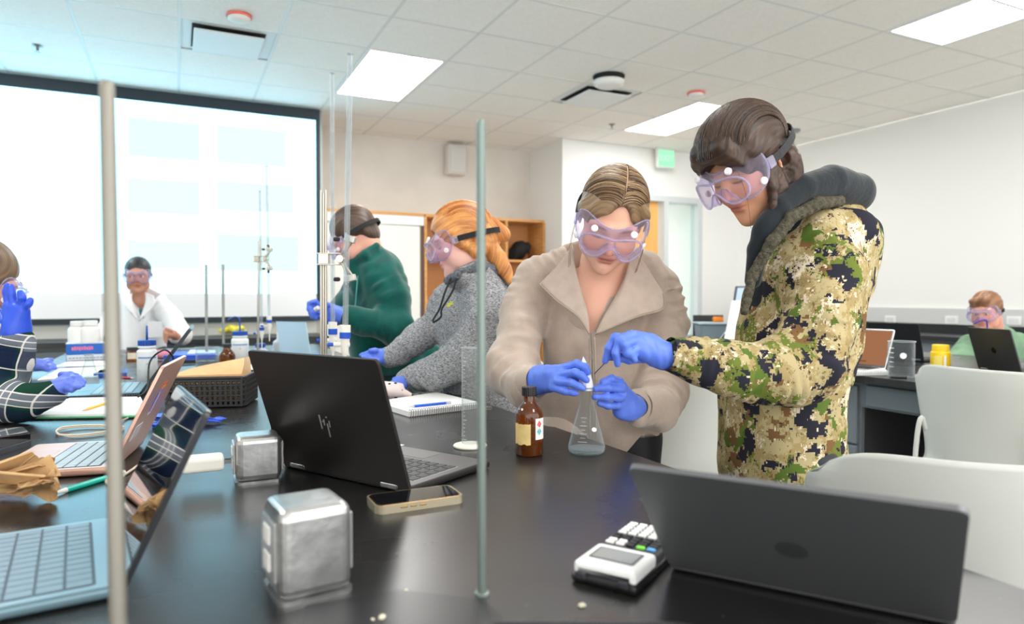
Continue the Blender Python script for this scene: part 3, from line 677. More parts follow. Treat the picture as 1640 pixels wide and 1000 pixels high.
# ------------------------------------------------------------ laptops
LK = M('keys_silver', (176, 190, 198), .5); LB = M('keys_dark', (34, 36, 38), .45)
def laptop(name, A, B, side, c, H, depth, shell, inner, keym, label, z0=TZ, scr=None, logo=None, keys=True, kb=(.1, .62), bez=None, lidm=None, hin=True, group=None, cols=14, rows=5, thick=.014, lidt=.006, gapm=None):
    """A, B hinge ends (yaw frame x, depth); side=+1 puts the base left of A->B; c = lean of the lid top along the base side"""
    A = W(np.array([A[0], A[1], z0])); B = W(np.array([B[0], B[1], z0])); wv = np.linalg.norm(B - A)
    u = (B - A) / wv; nrm = np.cross((0, 0, 1.), u) * side
    t = E(name, (A + B) / 2, label, 'laptop', group)
    # base frame: x along hinge, y away from hinge over the base
    Mb = fr((A + B) / 2 + nrm * depth / 2, u * side, nrm, (0, 0, 1.))
    bs = O('base', xf(rbox(wv, depth, thick, .005, 3), Mb @ T(0, 0, thick / 2 + .002)), shell, t)
    kd = O('keyboard_deck', xf(prism(rrect(-wv / 2 + .004, -depth / 2 + .004, wv / 2 - .004, depth / 2 - .004, .008), thick + .0018, thick + .0026), Mb), inner, bs)
    ky0, ky1 = -depth / 2 + depth * kb[0], -depth / 2 + depth * kb[1]
    kw = (wv * .88) / cols; kh = (ky1 - ky0) / rows
    if keys:
        O('key_well', xf(prism(rrect(-wv * .445, ky0 - .002, wv * .445, ky1 + .002, .004), thick + .0026, thick + .003), Mb), gapm or LB, bs)
        kg = rbox(kw - .0028, kh - .0028, .0016, .0007, 1); km = None
        for r_ in range(rows):
            for k in range(cols):
                if r_ == rows - 1 and 4 <= k <= 8:
                    if k == 4: O('key', xf(rbox(kw * 5 - .0028, kh - .0028, .0016, .0007, 1), Mb @ T(-wv * .44 + kw * 6.5, ky0 + kh * (r_ + .5), thick + .0034)), keym, bs)
                    continue
                if km is None: km = mesh('key', kg[0] @ Mb[:3, :3].T, kg[1], keym)
                inst('key', km, (Mb @ np.array([-wv * .44 + kw * (k + .5), ky0 + kh * (r_ + .5), thick + .0034, 1]))[:3], bs)
    else:
        gs = [cbox((-wv * .44 + kw * (k + .5), ky0 + kh * (r_ + .5), thick + .0034), (kw - .004, kh - .004, .0016)) for r_ in range(rows) for k in range(cols)]
        o = O('keyboard', xf(join(gs), Mb), keym, bs); o['kind'] = 'stuff'
    O('touchpad', xf(prism(rrect(-.055, ky1 + .012, .055, min(depth / 2 - .008, ky1 + .082), .004), thick + .0026, thick + .0031), Mb), M('touchpad_%s' % inner.name, tuple(int(255 * q ** .45 * .93) for q in inner.diffuse_color[:3]), .35), bs)
    # lid frame: x along hinge, y up the lid, z = outside face
    up = np.array([0, 0, H]) + nrm * c; L = np.linalg.norm(up); up /= L
    xo = u * side; zo = np.cross(xo, up)
    if zo.dot(nrm) > 0: zo = -zo; xo = -xo
    Ml = fr((A + B) / 2 + np.array([0, 0, thick * .7]), xo, up, zo)
    lg = prism(rrect(-wv / 2, 0, wv / 2, L, .009), -lidt / 2, lidt / 2)
    ld = O('lid', xf(lg, Ml), lidm or shell, t)
    bz = .008
    O('bezel', xf(prism(rrect(-wv / 2 + .003, .003, wv / 2 - .003, L - .003, .008), -lidt / 2 - .0008, -lidt / 2 - .0001), Ml), bez or M('bezel_black', (14, 15, 17), .2), ld)
    O('display', xf(prism(rrect(-wv / 2 + bz, .016, wv / 2 - bz, L - bz, .003), -lidt / 2 - .0014, -lidt / 2 - .0009), Ml), scr or M('display_off', (10, 14, 20), .12), ld)
    for s in (-1, 1): O('hinge', xf(rbox(.045, .012, .012, .004, 2), Ml @ T(s * wv * .36, .002, -.001 if hin else -.004)), M('hinge_metal', (170, 170, 170), .3, 1) if hin else shell, t)
    return t, ld, bs, Ml, L, wv, Mb
v2 = lambda px, py, D: pv(px, py, D)[:2]
# black laptop in the middle
shell = M('laptop_black', (44, 41, 41), .36, .4); deck = M('laptop_deck', (104, 102, 102), .4, .6)
t, ld, bs, Ml, L, wv, Mb = laptop('laptop', (-.467, 1.39), (-.177, 1.19), 1, -.078, .236, .235, shell, deck, LB,
    'open black laptop seen from behind with slanted silver bars on its lid', kb=(.12, .66), gapm=M('keys_gap', (150, 150, 150), .4))
sil = M('logo_silver', (226, 224, 222), .3, .8)
bars = [(-.020, .106, .038, .0028), (-.0125, .104, .02, .0026), (.0, .092, .036, .0026), (.0045, .1005, .019, .0026)]
gb = []
for x, y, h, w_ in ((-.0135, .114, .0285, .0032), (-.0037, .114, .0125, .003), (.0035, .0985, .028, .003), (.0104, .112, .0135, .0026)):
    sh = .25
    gb.append((np.array([(x + s * w_ / 2 + (0.0008 if q > 0 else -.0008), y + q * h / 2, z) for z in (0.0032, .0038) for q in (-1, 1) for s in (-1, 1)]), [(0, 1, 3, 2), (4, 6, 7, 5), (0, 4, 5, 1), (2, 3, 7, 6), (0, 2, 6, 4), (1, 5, 7, 3)]))
gb.append(cbox((-.006, .1155, .0035), (.005, .0022, .0006))); gb.append(cbox((.006, .1255, .0035), (.004, .0022, .0006)))
O('emblem', xf(join(gb), Ml), sil, ld)
# pale sticker on its palm rest
O('stripe', xf(prism([(-.05, 0), (.05, 0), (.05, .05), (-.05, .05)], .0172, .0176), Mb @ T(-wv / 2 + .06, -.235 / 2 + .19, 0)), M('palm_sticker', (230, 232, 232), .5), bs)
# grey laptop, lower right
g2 = M('laptop_space_grey', (118, 120, 124), .42, .6)
t, ld, bs, Ml, L, wv, Mb = laptop('laptop', (.201, .865), (.467, .711), 1, -.15, .158, .21, g2, M('deck_grey', (88, 90, 92), .4, .7), LB,
    'dark grey laptop at the lower right with its plain lid towards us', hin=False, kb=(.12, .6))
O('emblem', xf(lathe([(.001, .0032), (.015, .0032), (.017, .003)], n=24), Ml @ T(.0, .095, 0)), M('emblem_grey', (96, 98, 101), .35, .6), ld)
# rose gold laptop, left
rg = M('laptop_rose', (222, 178, 160), .33, .6)
t, ld, bs, Ml, L, wv, Mb = laptop('laptop', (-.786, 1.33), (-.868, 1.60), 1, -.095, .2, .215, rg, M('deck_rose', (228, 194, 182), .4, .35), LK,
    'rose gold laptop at the left with stickers on its lid', kb=(.1, .6), cols=14, gapm=M('key_gap_navy', (26, 30, 48), .5))
def sticker(x, y, w_, h, col, e=.0003, name='sticker'): return O(name, xf(prism([(x - w_ / 2, y - h / 2), (x + w_ / 2, y - h / 2), (x + w_ / 2, y + h / 2), (x - w_ / 2, y + h / 2)], .0031, .0034 + e), Ml), M('sticker_%d_%d' % (col[0], col[2]), col, .35), ld)
sg = 1 if (Ml[:3, 0] @ W(np.array([0, 1, 0.]))) > 0 else -1
sticker(sg * -.075, .07, .06, .032, (236, 232, 230)); sticker(sg * -.02, .125, .026, .05, (230, 224, 252)); sticker(sg * -.028, .128, .010, .044, (92, 96, 216), .0004)
sticker(sg * .0, .168, .05, .007, (240, 96, 60)); sticker(sg * .004, .160, .04, .006, (246, 170, 70)); sticker(sg * -.004, .152, .03, .008, (170, 130, 236))
for k in range(5): sticker(sg * -.075, .058 + k * .006, .05 - .008 * (k % 2), .002, (150, 146, 148), .0005, 'sticker_line')
# foreground left laptop
g4 = M('laptop_steel_blue', (110, 138, 150), .38, .6)
t, ld, bs, Ml, L, wv, Mb = laptop('laptop', (-.450, .785), (-.606, 1.03), 1, -.094, .200, .205, g4, M('deck_steel_blue', (140, 166, 178), .4, .5), M('keys_blue_grey', (118, 142, 158), .45),
    'dark-screened laptop in the left foreground, glossy screen reflecting the room', kb=(.14, .98), cols=13, rows=6, scr=M('glossy_display', (6, 10, 16), .04, spec=.9, coat=1), bez=M('glossy_bezel', (8, 10, 14), .06, coat=1), lidm=M('lid_navy_black', (26, 30, 36), .3), gapm=M('gap_blue', (60, 78, 92), .5))
# far laptop by the wash bottle
t, ld, bs, Ml, L, wv, Mb = laptop('laptop', (-1.285, 2.36), (-1.425, 2.68), 1, -.16, .225, .23, M('laptop_pale_black', (40, 48, 54), .35, .4), M('deck_pale', (118, 150, 166), .4, .4), M('keys_pale', (150, 178, 190), .45),
    'slim dark laptop standing open beyond the open notebook on the left', kb=(.12, .66), keys=True, lidt=.011, gapm=M('gap_blue', (60, 78, 92), .5), scr=M('display_pale', (40, 58, 66), .15))
# right bench laptops
brown = emis('brown_page', (.31, .135, .065), 1.0)
t, ld, bs, Ml, L, wv, Mb = laptop('laptop', v2(1418, 592, 3.18), v2(1316, 583, 3.42), 1, -.10, .18, .2, M('laptop_silver', (196, 198, 200), .35, .7), M('deck_silver', (188, 190, 192), .4, .5), LB,
    'silver laptop showing a brown page beside the camouflage jacket', keys=False, scr=brown)
O('taskbar', xf(prism([(-.06, .03), (.09, .03), (.09, .036), (-.06, .036)], -.0050, -.0046), Ml), emis('brown_dark', (.12, .06, .035), 1), ld)
t, ld, bs, Ml, L, wv, Mb = laptop('laptop', v2(1398, 572, 3.85), v2(1480, 577, 3.62), 1, -.06, .195, .21, M('laptop_graphite', (44, 45, 48), .4, .5), M('deck_graphite', (70, 72, 75), .4, .5), LB,
    'black laptop with lid towards us behind the glass beaker on the side bench', keys=False)
t, ld, bs, Ml, L, wv, Mb = laptop('laptop', v2(1568, 590, 3.235), v2(1638, 600, 2.976), 1, -.06, .195, .21, M('laptop_graphite2', (66, 67, 68), .4, .6), M('deck_graphite', (70, 72, 75), .4, .5), LB,
    'dark grey laptop in front of the person in green on the side bench', keys=False)
O('emblem', xf(lathe([(.001, .0034), (.012, .0034), (.014, .003)], n=20), Ml @ T(0, .1, 0)), M('emblem_black', (14, 14, 15), .15, .8), ld)

# ------------------------------------------------------------ steel outlet boxes, charger, phone, calculator
cast = M('cast_aluminium', (204, 205, 205), .33, .9, var=((160, 162, 162), 14), bump=(40, .12))
def outlet_box(pl, pr, H, dep, lb):
    a, b = Vf(pw(*pl)), Vf(pw(*pr)); a, b = W(a), W(b); u = b - a; wd = np.linalg.norm(u); u /= wd; n_ = np.cross((0, 0, 1.), u)
    c = (a + b) / 2 + n_ * dep / 2; t = E('outlet_box', c, lb, 'outlet box', 'metal bench outlet boxes')
    Mx = fr(c, u, n_, (0, 0, 1.))
    O('housing', xf(rbox(wd, dep, H, .013, 4), Mx @ T(0, 0, H / 2 + .003)), cast, t)
    O('flange', xf(prism(rrect(-wd / 2 - .0015, -dep / 2 - .0015, wd / 2 + .0015, dep / 2 + .0015, .012), 0, .005), Mx), cast, t)
    for s in (-1, 1):
        f = O('face_plate', xf(rbox(.004, dep * .72, H * .66, .0015, 1), Mx @ T(s * (wd / 2 + .002), 0, H * .55)), M('outlet_steel', (214, 214, 214), .3, .8), t)
        for q in (-1, 1): O('socket', xf(rbox(.003, dep * .3, H * .2, .001, 1), Mx @ T(s * (wd / 2 + .0045), 0, H * .55 + q * H * .15)), M('outlet_white', (238, 238, 236), .4), f)
    return t, Mx, wd
outlet_box((449, 976), (566, 948), .105, .085, 'brushed metal outlet box in the foreground, standing in front of the phone')
t, Mx, wd = outlet_box((378, 779), (452, 771), .085, .075, 'brushed metal outlet box with the white charger plugged in, left of the black laptop')
wp = M('white_plastic', (238, 236, 228), .35)
q = W(pv(341, 727, 1.47)); q[2] = TZ + .03
un = Mx[:3, 0]
ch = E('phone_charger', q - np.array([0, 0, .02]), 'white charging brick plugged into the left side of the metal outlet box', 'charger')
O('body', xf(rbox(.072, .045, .028, .007, 3), fr(Mx[:3, 3] + Mx[:3, 0] * (-wd / 2 - .055) + np.array([0, 0, .04]), un, Mx[:3, 1], (0, 0, 1.))), wp, ch, smooth=False)
for s in (-1, 1): O('prong', xf(rbox(.02, .0016, .007, .0004, 1), fr(Mx[:3, 3] + Mx[:3, 0] * (-wd / 2 - .012) + Mx[:3, 1] * s * .007 + np.array([0, 0, .04]), un, Mx[:3, 1], (0, 0, 1.))), M('steel', (150, 150, 148), .3, 1), ch)
# phone
a, b, c_ = pw(603, 826), pw(744, 806), pw(586, 803)
u = b - a; Lp = np.linalg.norm(u); u /= Lp; n_ = np.cross((0, 0, 1.), u)
ph = E('phone', (a + b) / 2 + n_ * .037, 'smartphone in a clear gold-edged case lying before the black laptop', 'phone')
Mp = fr(a + u * Lp / 2 + n_ * .037, u, n_, (0, 0, 1.))
O('case', xf(prism(rrect(-Lp / 2, -.038, Lp / 2, .038, .014, 6), .0, .0131), Mp), M('phone_case', (176, 166, 140), .2, .2, coat=1), ph)
O('frame', xf(prism(rrect(-Lp / 2 + .003, -.035, Lp / 2 - .003, .035, .012), .0131, .0136), Mp), M('phone_gold', (206, 168, 112), .25, 1), ph)
O('display', xf(prism(rrect(-Lp / 2 + .005, -.033, Lp / 2 - .005, .033, .010), .0136, .0141), Mp), M('phone_glass', (8, 12, 18), .05, coat=1), ph)
for k in range(3): O('button', xf(rbox(.012, .002, .003, .001, 1), Mp @ T(-.03 + k * .016, -.0385, .008)), M('phone_gold', (206, 168, 112), .25, 1), ph)
# calculator
a, b = pw(913, 932), pw(1018, 958); far = pw(1000, 846)
u = b - a; wc = np.linalg.norm(u); u /= wc; n_ = np.cross((0, 0, 1.), u); Lc = .185
ct = E('calculator', a + u * wc / 2 + n_ * Lc / 2, 'white and black graphing calculator beside the grey laptop', 'calculator')
Mc = fr(a + u * wc / 2 + n_ * Lc / 2, u, n_, (0, 0, 1.))
O('cover', xf(rbox(wc, Lc, .012, .005, 3), Mc @ T(0, 0, .0065)), M('calc_black', (24, 25, 28), .35), ct)
def taper(g, k, z0, z1):   # wedge: far end lower
    V = g[0].copy(); return V, g[1]
top = rbox(wc - .008, Lc - .006, .016, .005, 3)
O('body', xf(top, Mc @ T(0, 0, .016)), M('calc_dark', (50, 52, 58), .4), ct)
hd = O('screen_surround', xf(rbox(wc - .004, .074, .018, .006, 3), Mc @ T(0, -Lc / 2 + .040, .0175)), M('calc_white', (236, 237, 238), .35), ct)
O('display', xf(prism(rrect(-.027, -Lc / 2 + .026, .027, -Lc / 2 + .060, .002), .0268, .0274), Mc), M('calc_lcd', (150, 154, 152), .25), hd)
O('display_frame', xf(prism(rrect(-.030, -Lc / 2 + .023, .030, -Lc / 2 + .063, .003), .0262, .0268), Mc), M('calc_dark', (50, 52, 58), .4), hd)
kw_ = M('calc_key_white', (240, 240, 238), .35); kd_ = M('calc_key_black', (20, 21, 24), .35)
for r_ in range(9):
    for k in range(5):
        x = -.0285 + k * .01425; y = -Lc / 2 + .088 + r_ * .0104
        if r_ == 0 and k > 1: mm = [None, None, kd_, M('calc_green', (120, 214, 70), .4), M('calc_blue', (90, 160, 220), .4)][k]
        else: mm = kw_ if (r_ > 3 and k < 4) or (r_ < 2 and k < 2) or (r_ > 6 and k == 4) else kd_
        O('key', xf(rbox(.0115, .0068, .004, .0018, 2), Mc @ T(x, y, .0255)), mm, ct)
for s in (-1, 1): O('foot', xf(rbox(.012, .006, .01, .002, 1), Mc @ T(s * wc * .32, -Lc / 2 + .0005, .011)), M('calc_dark', (50, 52, 58), .4), ct)

# ------------------------------------------------------------ support rods
rodm = M('rod_grey', (168, 172, 168), .35, .6, var=((150, 152, 146), 30, (1, 1, .2)))
b0 = W(pv(772, 956, .795)); b0[2] = TZ; b1_ = W(pv(770, 192, .795))
t = E('support_rod', b0, 'thin upright grey-green metal rod standing before the black laptop', 'rod', None)
O('shaft', tube([b0, b1_ - np.array([0, 0, .004]), b1_], [.0052, .0052, .004], 14), M('rod_green_grey', (122, 136, 131), .4, .4), t, smooth=False)
O('socket_ring', lathe([(.0052, .0), (.0095, .0), (.009, .003), (.0055, .004)], b0, 16), M('rod_green_grey', (122, 136, 131), .4, .4), t)
b0 = W(pv(193, 1180, .575)); b0[2] = TZ; b1_ = W(pv(171, 131, .62))
t = E('support_rod', b0, 'thick blurred upright grey metal rod at the far left foreground', 'rod')
O('shaft', tube([b0, b1_ - np.array([0, 0, .004]), b1_], [.0072, .0064, .005], 14), M('rod_warm_grey', (140, 137, 128), .4, .4), t)
O('socket_ring', lathe([(.0072, .0), (.0125, .0), (.012, .003), (.0075, .004)], b0, 16), rodm, t)
# black tray corner at the very bottom
q0 = pw(870, 1003); q1 = pw(1060, 1010)
tr = E('plastic_tray', pw(930, 1100), 'dark plastic tray whose rounded rim peeks in at the bottom edge', 'tray')
cq = W(Vf(pw(950, 1085))); Mt = fr(cq, RIGHT, FWD, (0, 0, 1.))
ro = rrect(-.12, -.075, .12, .075, .03, 6); ri = rrect(-.11, -.065, .11, .065, .024, 6); nr = len(ro)
V = [(x, y, .0) for x, y in ri] + [(x, y, .016) for x, y in ro] + [(x * .97, y * .97, .016) for x, y in ro] + [(x * .97, y * .97, .004) for x, y in ri]
Fc = [(k * nr + i, k * nr + (i + 1) % nr, (k + 1) * nr + (i + 1) % nr, (k + 1) * nr + i) for k in range(3) for i in range(nr)] + [tuple(3 * nr + i for i in range(nr)), tuple(range(nr - 1, -1, -1))]
O('shell', xf((np.array(V), Fc), Mt), M('tray_black', (36, 37, 40), .35), tr)
mt = E('black_folder', pw(650, 1010), 'flat black sheet lying on the bench at the bottom edge', 'folder')
pts = [pw(490, 973), pw(640, 948), pw(770, 962), pw(800, 985), pw(860, 1100), pw(460, 1100)]
O('sheet', (np.array([(p[0], p[1], TZ + z) for z in (.0005, .002) for p in pts]), [tuple(range(5, -1, -1)), tuple(range(6, 12))] + [(i, (i + 1) % 6, 6 + (i + 1) % 6, 6 + i) for i in range(6)]), M('folder_black', (40, 41, 43), .3), mt)
bit = M('crumb_cream', (226, 220, 196), .8)
for k, (px, py, s) in enumerate(((932, 973, .0042), (612, 995, .004), (597, 997, .002), (650, 947, .002))):
    q = pw(px, py); V, Fc = rbox(s * 2, s * 1.6, s, s * .3, 1)
    O('white_pellet', xf((V, Fc), T(q[0], q[1], TZ + .0022 + s / 2 if py > 960 and px < 800 else TZ + s / 2, k)), bit, label=['small white pellet on the bench in front of the calculator', 'cream crumb on the black sheet at the bottom edge', 'tiny cream crumb left of the bigger one on the black sheet', 'tiny pale crumb behind the black sheet'][k], cat='crumb')

# ------------------------------------------------------------ glassware
glass = clear('glass', (240, 244, 244), .55, .05, .03); glass2 = clear('glass_frosty', (236, 240, 240), .5, .10, .1, rim=(240, 242, 240))
water = clear('water', (226, 234, 236), .3, .10, .03)
amber, nt, b = newmat('amber_glass'); MATS['amber'] = amber
b.inputs['Base Color'].default_value = lin((150, 78, 18)); b.inputs['Transmission Weight'].default_value = .75; b.inputs['Roughness'].default_value = .06; b.inputs['IOR'].default_value = 1.3; b.inputs['Coat Weight'].default_value = .6
black = M('cap_black', (22, 22, 24), .4)
def capgeo(c, r, h, z, n=28, rib=True):
    V, Fc = lathe([(r * .98, z), (r, z + .002), (r, z + h - .002), (r * .94, z + h), (.0005, z + h)], c, 48)
    if rib:
        d = V[:, :2] - np.array(c[:2]); i = np.arange(len(V)) % 2; V[:, :2] = np.array(c[:2]) + d * (1 - .035 * i)[:, None]
    return V, Fc
def bottle(name, px, py, r, H, neck_r, sh, m, capm, label, cat='bottle', caph=.02, z0=TZ, liquid=None, group=None, D=None, capr=None):
    q = pw(px, py, z0) if D is None else None
    if D is not None: q = pd(px, py, D); q[2] = z0
    q = q + W(np.array([0, r * .9, 0])) if D is None else q
    t = E(name, q, label, cat, group)
    prof = [(.001, .002), (r * .9, .0), (r, .004), (r, sh), (r * .97, sh + (H - sh) * .14), (r * .86, sh + (H - sh) * .3), (r * .66, sh + (H - sh) * .46), (neck_r * 1.15, sh + (H - sh) * .6), (neck_r, sh + (H - sh) * .68), (neck_r, H)]
    O('body', lathe(prof, q, 36), m, t, smooth=True)
    if liquid: O('liquid', lathe([(.001, .004), (r * .92, .004), (r * .92, liquid[0]), (.001, liquid[0])], q, 28), liquid[1], t, smooth=False)
    if capm: O('cap', capgeo(q, capr or neck_r * 1.25, caph, H - caph * .6), capm, t)
    return t, q
def wrap(name, q, r, a0, a1, z0, z1, m, parent, n=10, wob=0):
    rr = np.random.RandomState(3); G = []
    for i in range(n + 1):
        a = R(a0 + (a1 - a0) * i / n); row = []
        for j in range(4):
            z = z0 + (z1 - z0) * j / 3 + (rr.uniform(-wob, wob) if j in (0, 3) else 0); row.append((q[0] + r * math.cos(a), q[1] + r * math.sin(a), q[2] + z))
        G.append(row)
    return O(name, sheet(G, .0006), m, parent)
TO = lambda px: math.degrees(math.atan2(-(pd(px, 600, 2)[1]), -(pd(px, 600, 2)[0])))     # azimuth that faces the camera
t, q = bottle('amber_bottle', 848, 733, .0315, .136, .0125, .086, amber, None, 'tall brown glass bottle with black cap beside the conical flask', liquid=(.03, M('amber_liquid', (60, 24, 8), .3)))
O('cap', capgeo(q, .0165, .020, .131), black, t)
f0 = TO(848)
wrap('label_front', q, .0320, f0 - 68, f0 + 6, .028, .072, M('old_label', (226, 196, 130), .7, var=((206, 184, 122), 40)), t, wob=.002)
wrap('label_side', q, .0320, f0 + 26, f0 + 74, .038, .084, M('white_label', (240, 238, 236), .5), t)
dm = q + np.array([.0327 * math.cos(R(f0 + 42)), .0327 * math.sin(R(f0 + 42)), .064])
for dx, dz, c in ((0, -.008, (80, 190, 200)), (.0, .008, (238, 96, 110)), (-.0, 0, (240, 238, 236))):
    rad = np.array([math.cos(R(f0 + 42)), math.sin(R(f0 + 42)), 0]); tan = np.array([-rad[1], rad[0], 0])
    A = fr(dm + np.array([0, 0, dz]) + rad * .0002, tan, (0, 0, 1), rad)
    O('hazard_diamond', xf(prism([(0, -.008), (.006, 0), (0, .008), (-.006, 0)], 0, .0004), A), M('haz_%d' % c[0], c, .5), t)

def flask(px, py, rb, H, rn, label, z0=TZ, group=None, D=None):
    q = pw(px, py, z0) + W(np.array([0, rb * .8, 0])); t = E('erlenmeyer_flask', q, label, 'flask', group)
    pr = [(.001, .003), (rb * .88, .0), (rb * .99, .006), (rb, .013), (rb * .95, .022), (rn * 1.12, H * .74), (rn, H * .80), (rn, H * .96), (rn * 1.16, H * .985), (rn * 1.18, H)]
    O('body', lathe(pr, q, 40), glass, t, smooth=True)
    O('rim', tube([q + np.array([rn * 1.18 * math.cos(a), rn * 1.18 * math.sin(a), H]) for a in np.linspace(0, 2 * PI, 25)[:-1]], .0013, 6, True), clear('glass_rim', (210, 218, 220), .4, .35, .05), t, smooth=True)
    return t, q, pr
t, q, pr = flask(942, 730, .0415, .146, .0155, 'clear conical flask in the gloved hands of the person in beige')
O('liquid', lathe([(.001, .004), (.038, .004), (.0392, .010), (.001, .010)], q, 32), water, t, smooth=False)
wm = M('print_white', (236, 238, 238), .5); f0 = TO(942)
def onflask(a, z, pr, q):
    zs_ = [p[1] for p in pr]; rs_ = [p[0] for p in pr]; r = np.interp(z, zs_[2:], rs_[2:]) + .0005
    return q + np.array([r * math.cos(R(a)), r * math.sin(R(a)), z])
for k in range(7):
    z = .03 + k * .0085; w_ = 30 if k % 2 == 0 else 18
    O('graduation', tube([onflask(f0 - 14 + w_ * (i / 4 - .5), z, pr, q) for i in range(5)], .0004, 4), wm, t)
c0 = onflask(f0 + 32, .056, pr, q)
rad = (c0 - q) * np.array([1, 1, 0]); rad /= np.linalg.norm(rad); rad = rad * .9 + np.array([0, 0, .4]); rad /= np.linalg.norm(rad); tan = np.array([-rad[1], rad[0], 0]); tan /= np.linalg.norm(tan)
O('marking_spot', xf(prism([(.0062 * math.cos(a), .0048 * math.sin(a)) for a in np.linspace(0, 2 * PI, 17)[:-1]], 0, .0005), fr(c0, tan, np.cross(rad, tan), rad)), wm, t)
# folded white weighing paper cone in the mouth of the flask
cn = E('paper_funnel', q + np.array([0, 0, .136]), 'folded white paper funnel standing in the mouth of the conical flask', 'paper')
tip = q + W(np.array([-.008, 0, 0])) + np.array([0, 0, .216])
cone = []
for i in range(13):
    a = 2 * PI * i / 12; row = []
    for s in np.linspace(0, 1, 5):
        c = q + np.array([0, 0, .140]); r = .0165 + .003 * math.sin(s * PI); p = c * (1 - s) + tip * s
        row.append(p + np.array([math.cos(a), math.sin(a), 0]) * r * (1 - s) ** .7)
    cone.append(row)
O('cone', sheet(cone, .0008), M('paper_white', (244, 245, 248), .8), cn)
# steel spatula
sp0, sp1 = pd(952, 599, 1.535), pd(986, 564, 1.47)
t = E('spatula', (sp0 + sp1) / 2, 'thin dark metal spatula held over the flask', 'spatula')
O('shaft', tube([sp0, sp1], .0012, 8), M('spatula_metal', (90, 88, 90), .3, .9), t); O('grip', tube([pd(976, 574, 1.488), pd(984, 566, 1.474)], .003, 8), M('grip_red', (120, 30, 40), .4), t)
# graduated cylinder
q = pw(753, 716) + W(np.array([0, .0, 0])); t = E('graduated_cylinder', q, 'clear graduated cylinder on a round white base beside the spiral notebook', 'cylinder')
O('foot', lathe([(.001, 0), (.038, 0), (.040, .003), (.038, .006), (.02, .009), (.001, .01)], q, 36), M('plastic_cream', (232, 230, 214), .4), t, smooth=True)
hc = (716 - 556) / F * (Vf(q)[1])
O('body', lathe([(.0195, .008), (.0195, hc - .004), (.0215, hc)], q, 32), glass2, t, smooth=True)
O('rim', tube([q + np.array([.0215 * math.cos(a), .0215 * math.sin(a), hc]) for a in np.linspace(0, 2 * PI, 25)[:-1]], .001, 6, True), clear('glass_rim', (210, 218, 220), .4, .35, .05), t)
for k in range(22):
    f0 = TO(753); z = .02 + k * .009; w_ = 26 if k % 5 == 0 else 13
    O('graduation', tube([q + np.array([.0199 * math.cos(R(f0 - 50 + w_ * i / 3)), .0199 * math.sin(R(f0 - 50 + w_ * i / 3)), z]) for i in range(4)], .0003, 4), wm, t)
# left flask, beakers, jars
t, q, pr = flask(136, 617, .036, .118, .0145, 'clear conical flask beside the plaid sleeve on the left')
O('contents', lathe([(.001, .004), (.032, .004), (.030, .03), (.001, .034)], q, 24), clear('clear_white', (236, 240, 244), .4, .45, .4), t)
def beaker(px, py, r, H, label, m=None, z0=TZ, D=None, liquid=None, mark=False, cat='beaker'):
    q = pw(px, py, z0) + W(np.array([0, r * .8, 0]));
    t = E('beaker', q, label, cat)
    O('body', lathe([(.001, .002), (r * .93, 0), (r, .006), (r, H - .004), (r * 1.05, H)], q, 32), m or glass, t, smooth=True)
    O('rim', tube([q + np.array([r * 1.05 * math.cos(a), r * 1.05 * math.sin(a), H]) for a in np.linspace(0, 2 * PI, 25)[:-1]], .0016, 6, True), clear('glass_rim', (210, 218, 220), .4, .35, .05), t, smooth=True)
    if liquid: O('liquid', lathe([(.001, .004), (r * .93, .004), (r * .93, liquid), (.001, liquid)], q, 28), water, t)
    if mark:
        f0 = TO(px)
        for k in range(5): O('graduation', tube([q + np.array([(r + .0006) * math.cos(R(f0 - 55 + 22 * i / 3)), (r + .0006) * math.sin(R(f0 - 55 + 22 * i / 3)), H * (.3 + .13 * k)]) for i in range(4)], .0012, 4), wm, t)
        ra = np.array([math.cos(R(f0 + 8)), math.sin(R(f0 + 8)), 0]); ta = np.array([-ra[1], ra[0], 0])
        O('marking_spot', xf(prism([(.013 * math.cos(a), .013 * math.sin(a)) for a in np.linspace(0, 2 * PI, 17)[:-1]], 0, .0006), fr(q + ra * (r + .0012) + np.array([0, 0, H * .62]), ta, (0, 0, 1), ra)), wm, t)
    return t, q
beaker(326, 601, .048, .12, 'clear beaker with white contents beside the round brown bottle', liquid=.06)
beaker(1452, 606, .052, .155, 'glass beaker with white markings on the side bench', mark=True)
beaker(567, 590, .026, .135, 'frosted plastic graduated tube standing behind the black laptop', m=glass2, liquid=.05)
beaker(190, 604, .02, .095, 'small clear vial stand beside the blurred rod', m=glass2)
bottle('amber_bottle', 359, 592, .038, .115, .017, .062, amber, M('cap_grey_black', (44, 48, 48), .5), 'round brown glass bottle with black cap behind the basket', caph=.016)
bottle('amber_jar', 208, 579, .033, .066, .024, .05, amber, M('cap_grey_black', (44, 48, 48), .5), 'small brown jar with pale label left of the wash bottle', caph=.02)
o = [x for x in bpy.data.objects if x.name.startswith('amber_jar')][0]; q = WL[o.name]; f0 = TO(208)
wrap('label_front', q, .0335, f0 - 50, f0 + 30, .012, .045, M('label_cream', (236, 226, 204), .6), o)
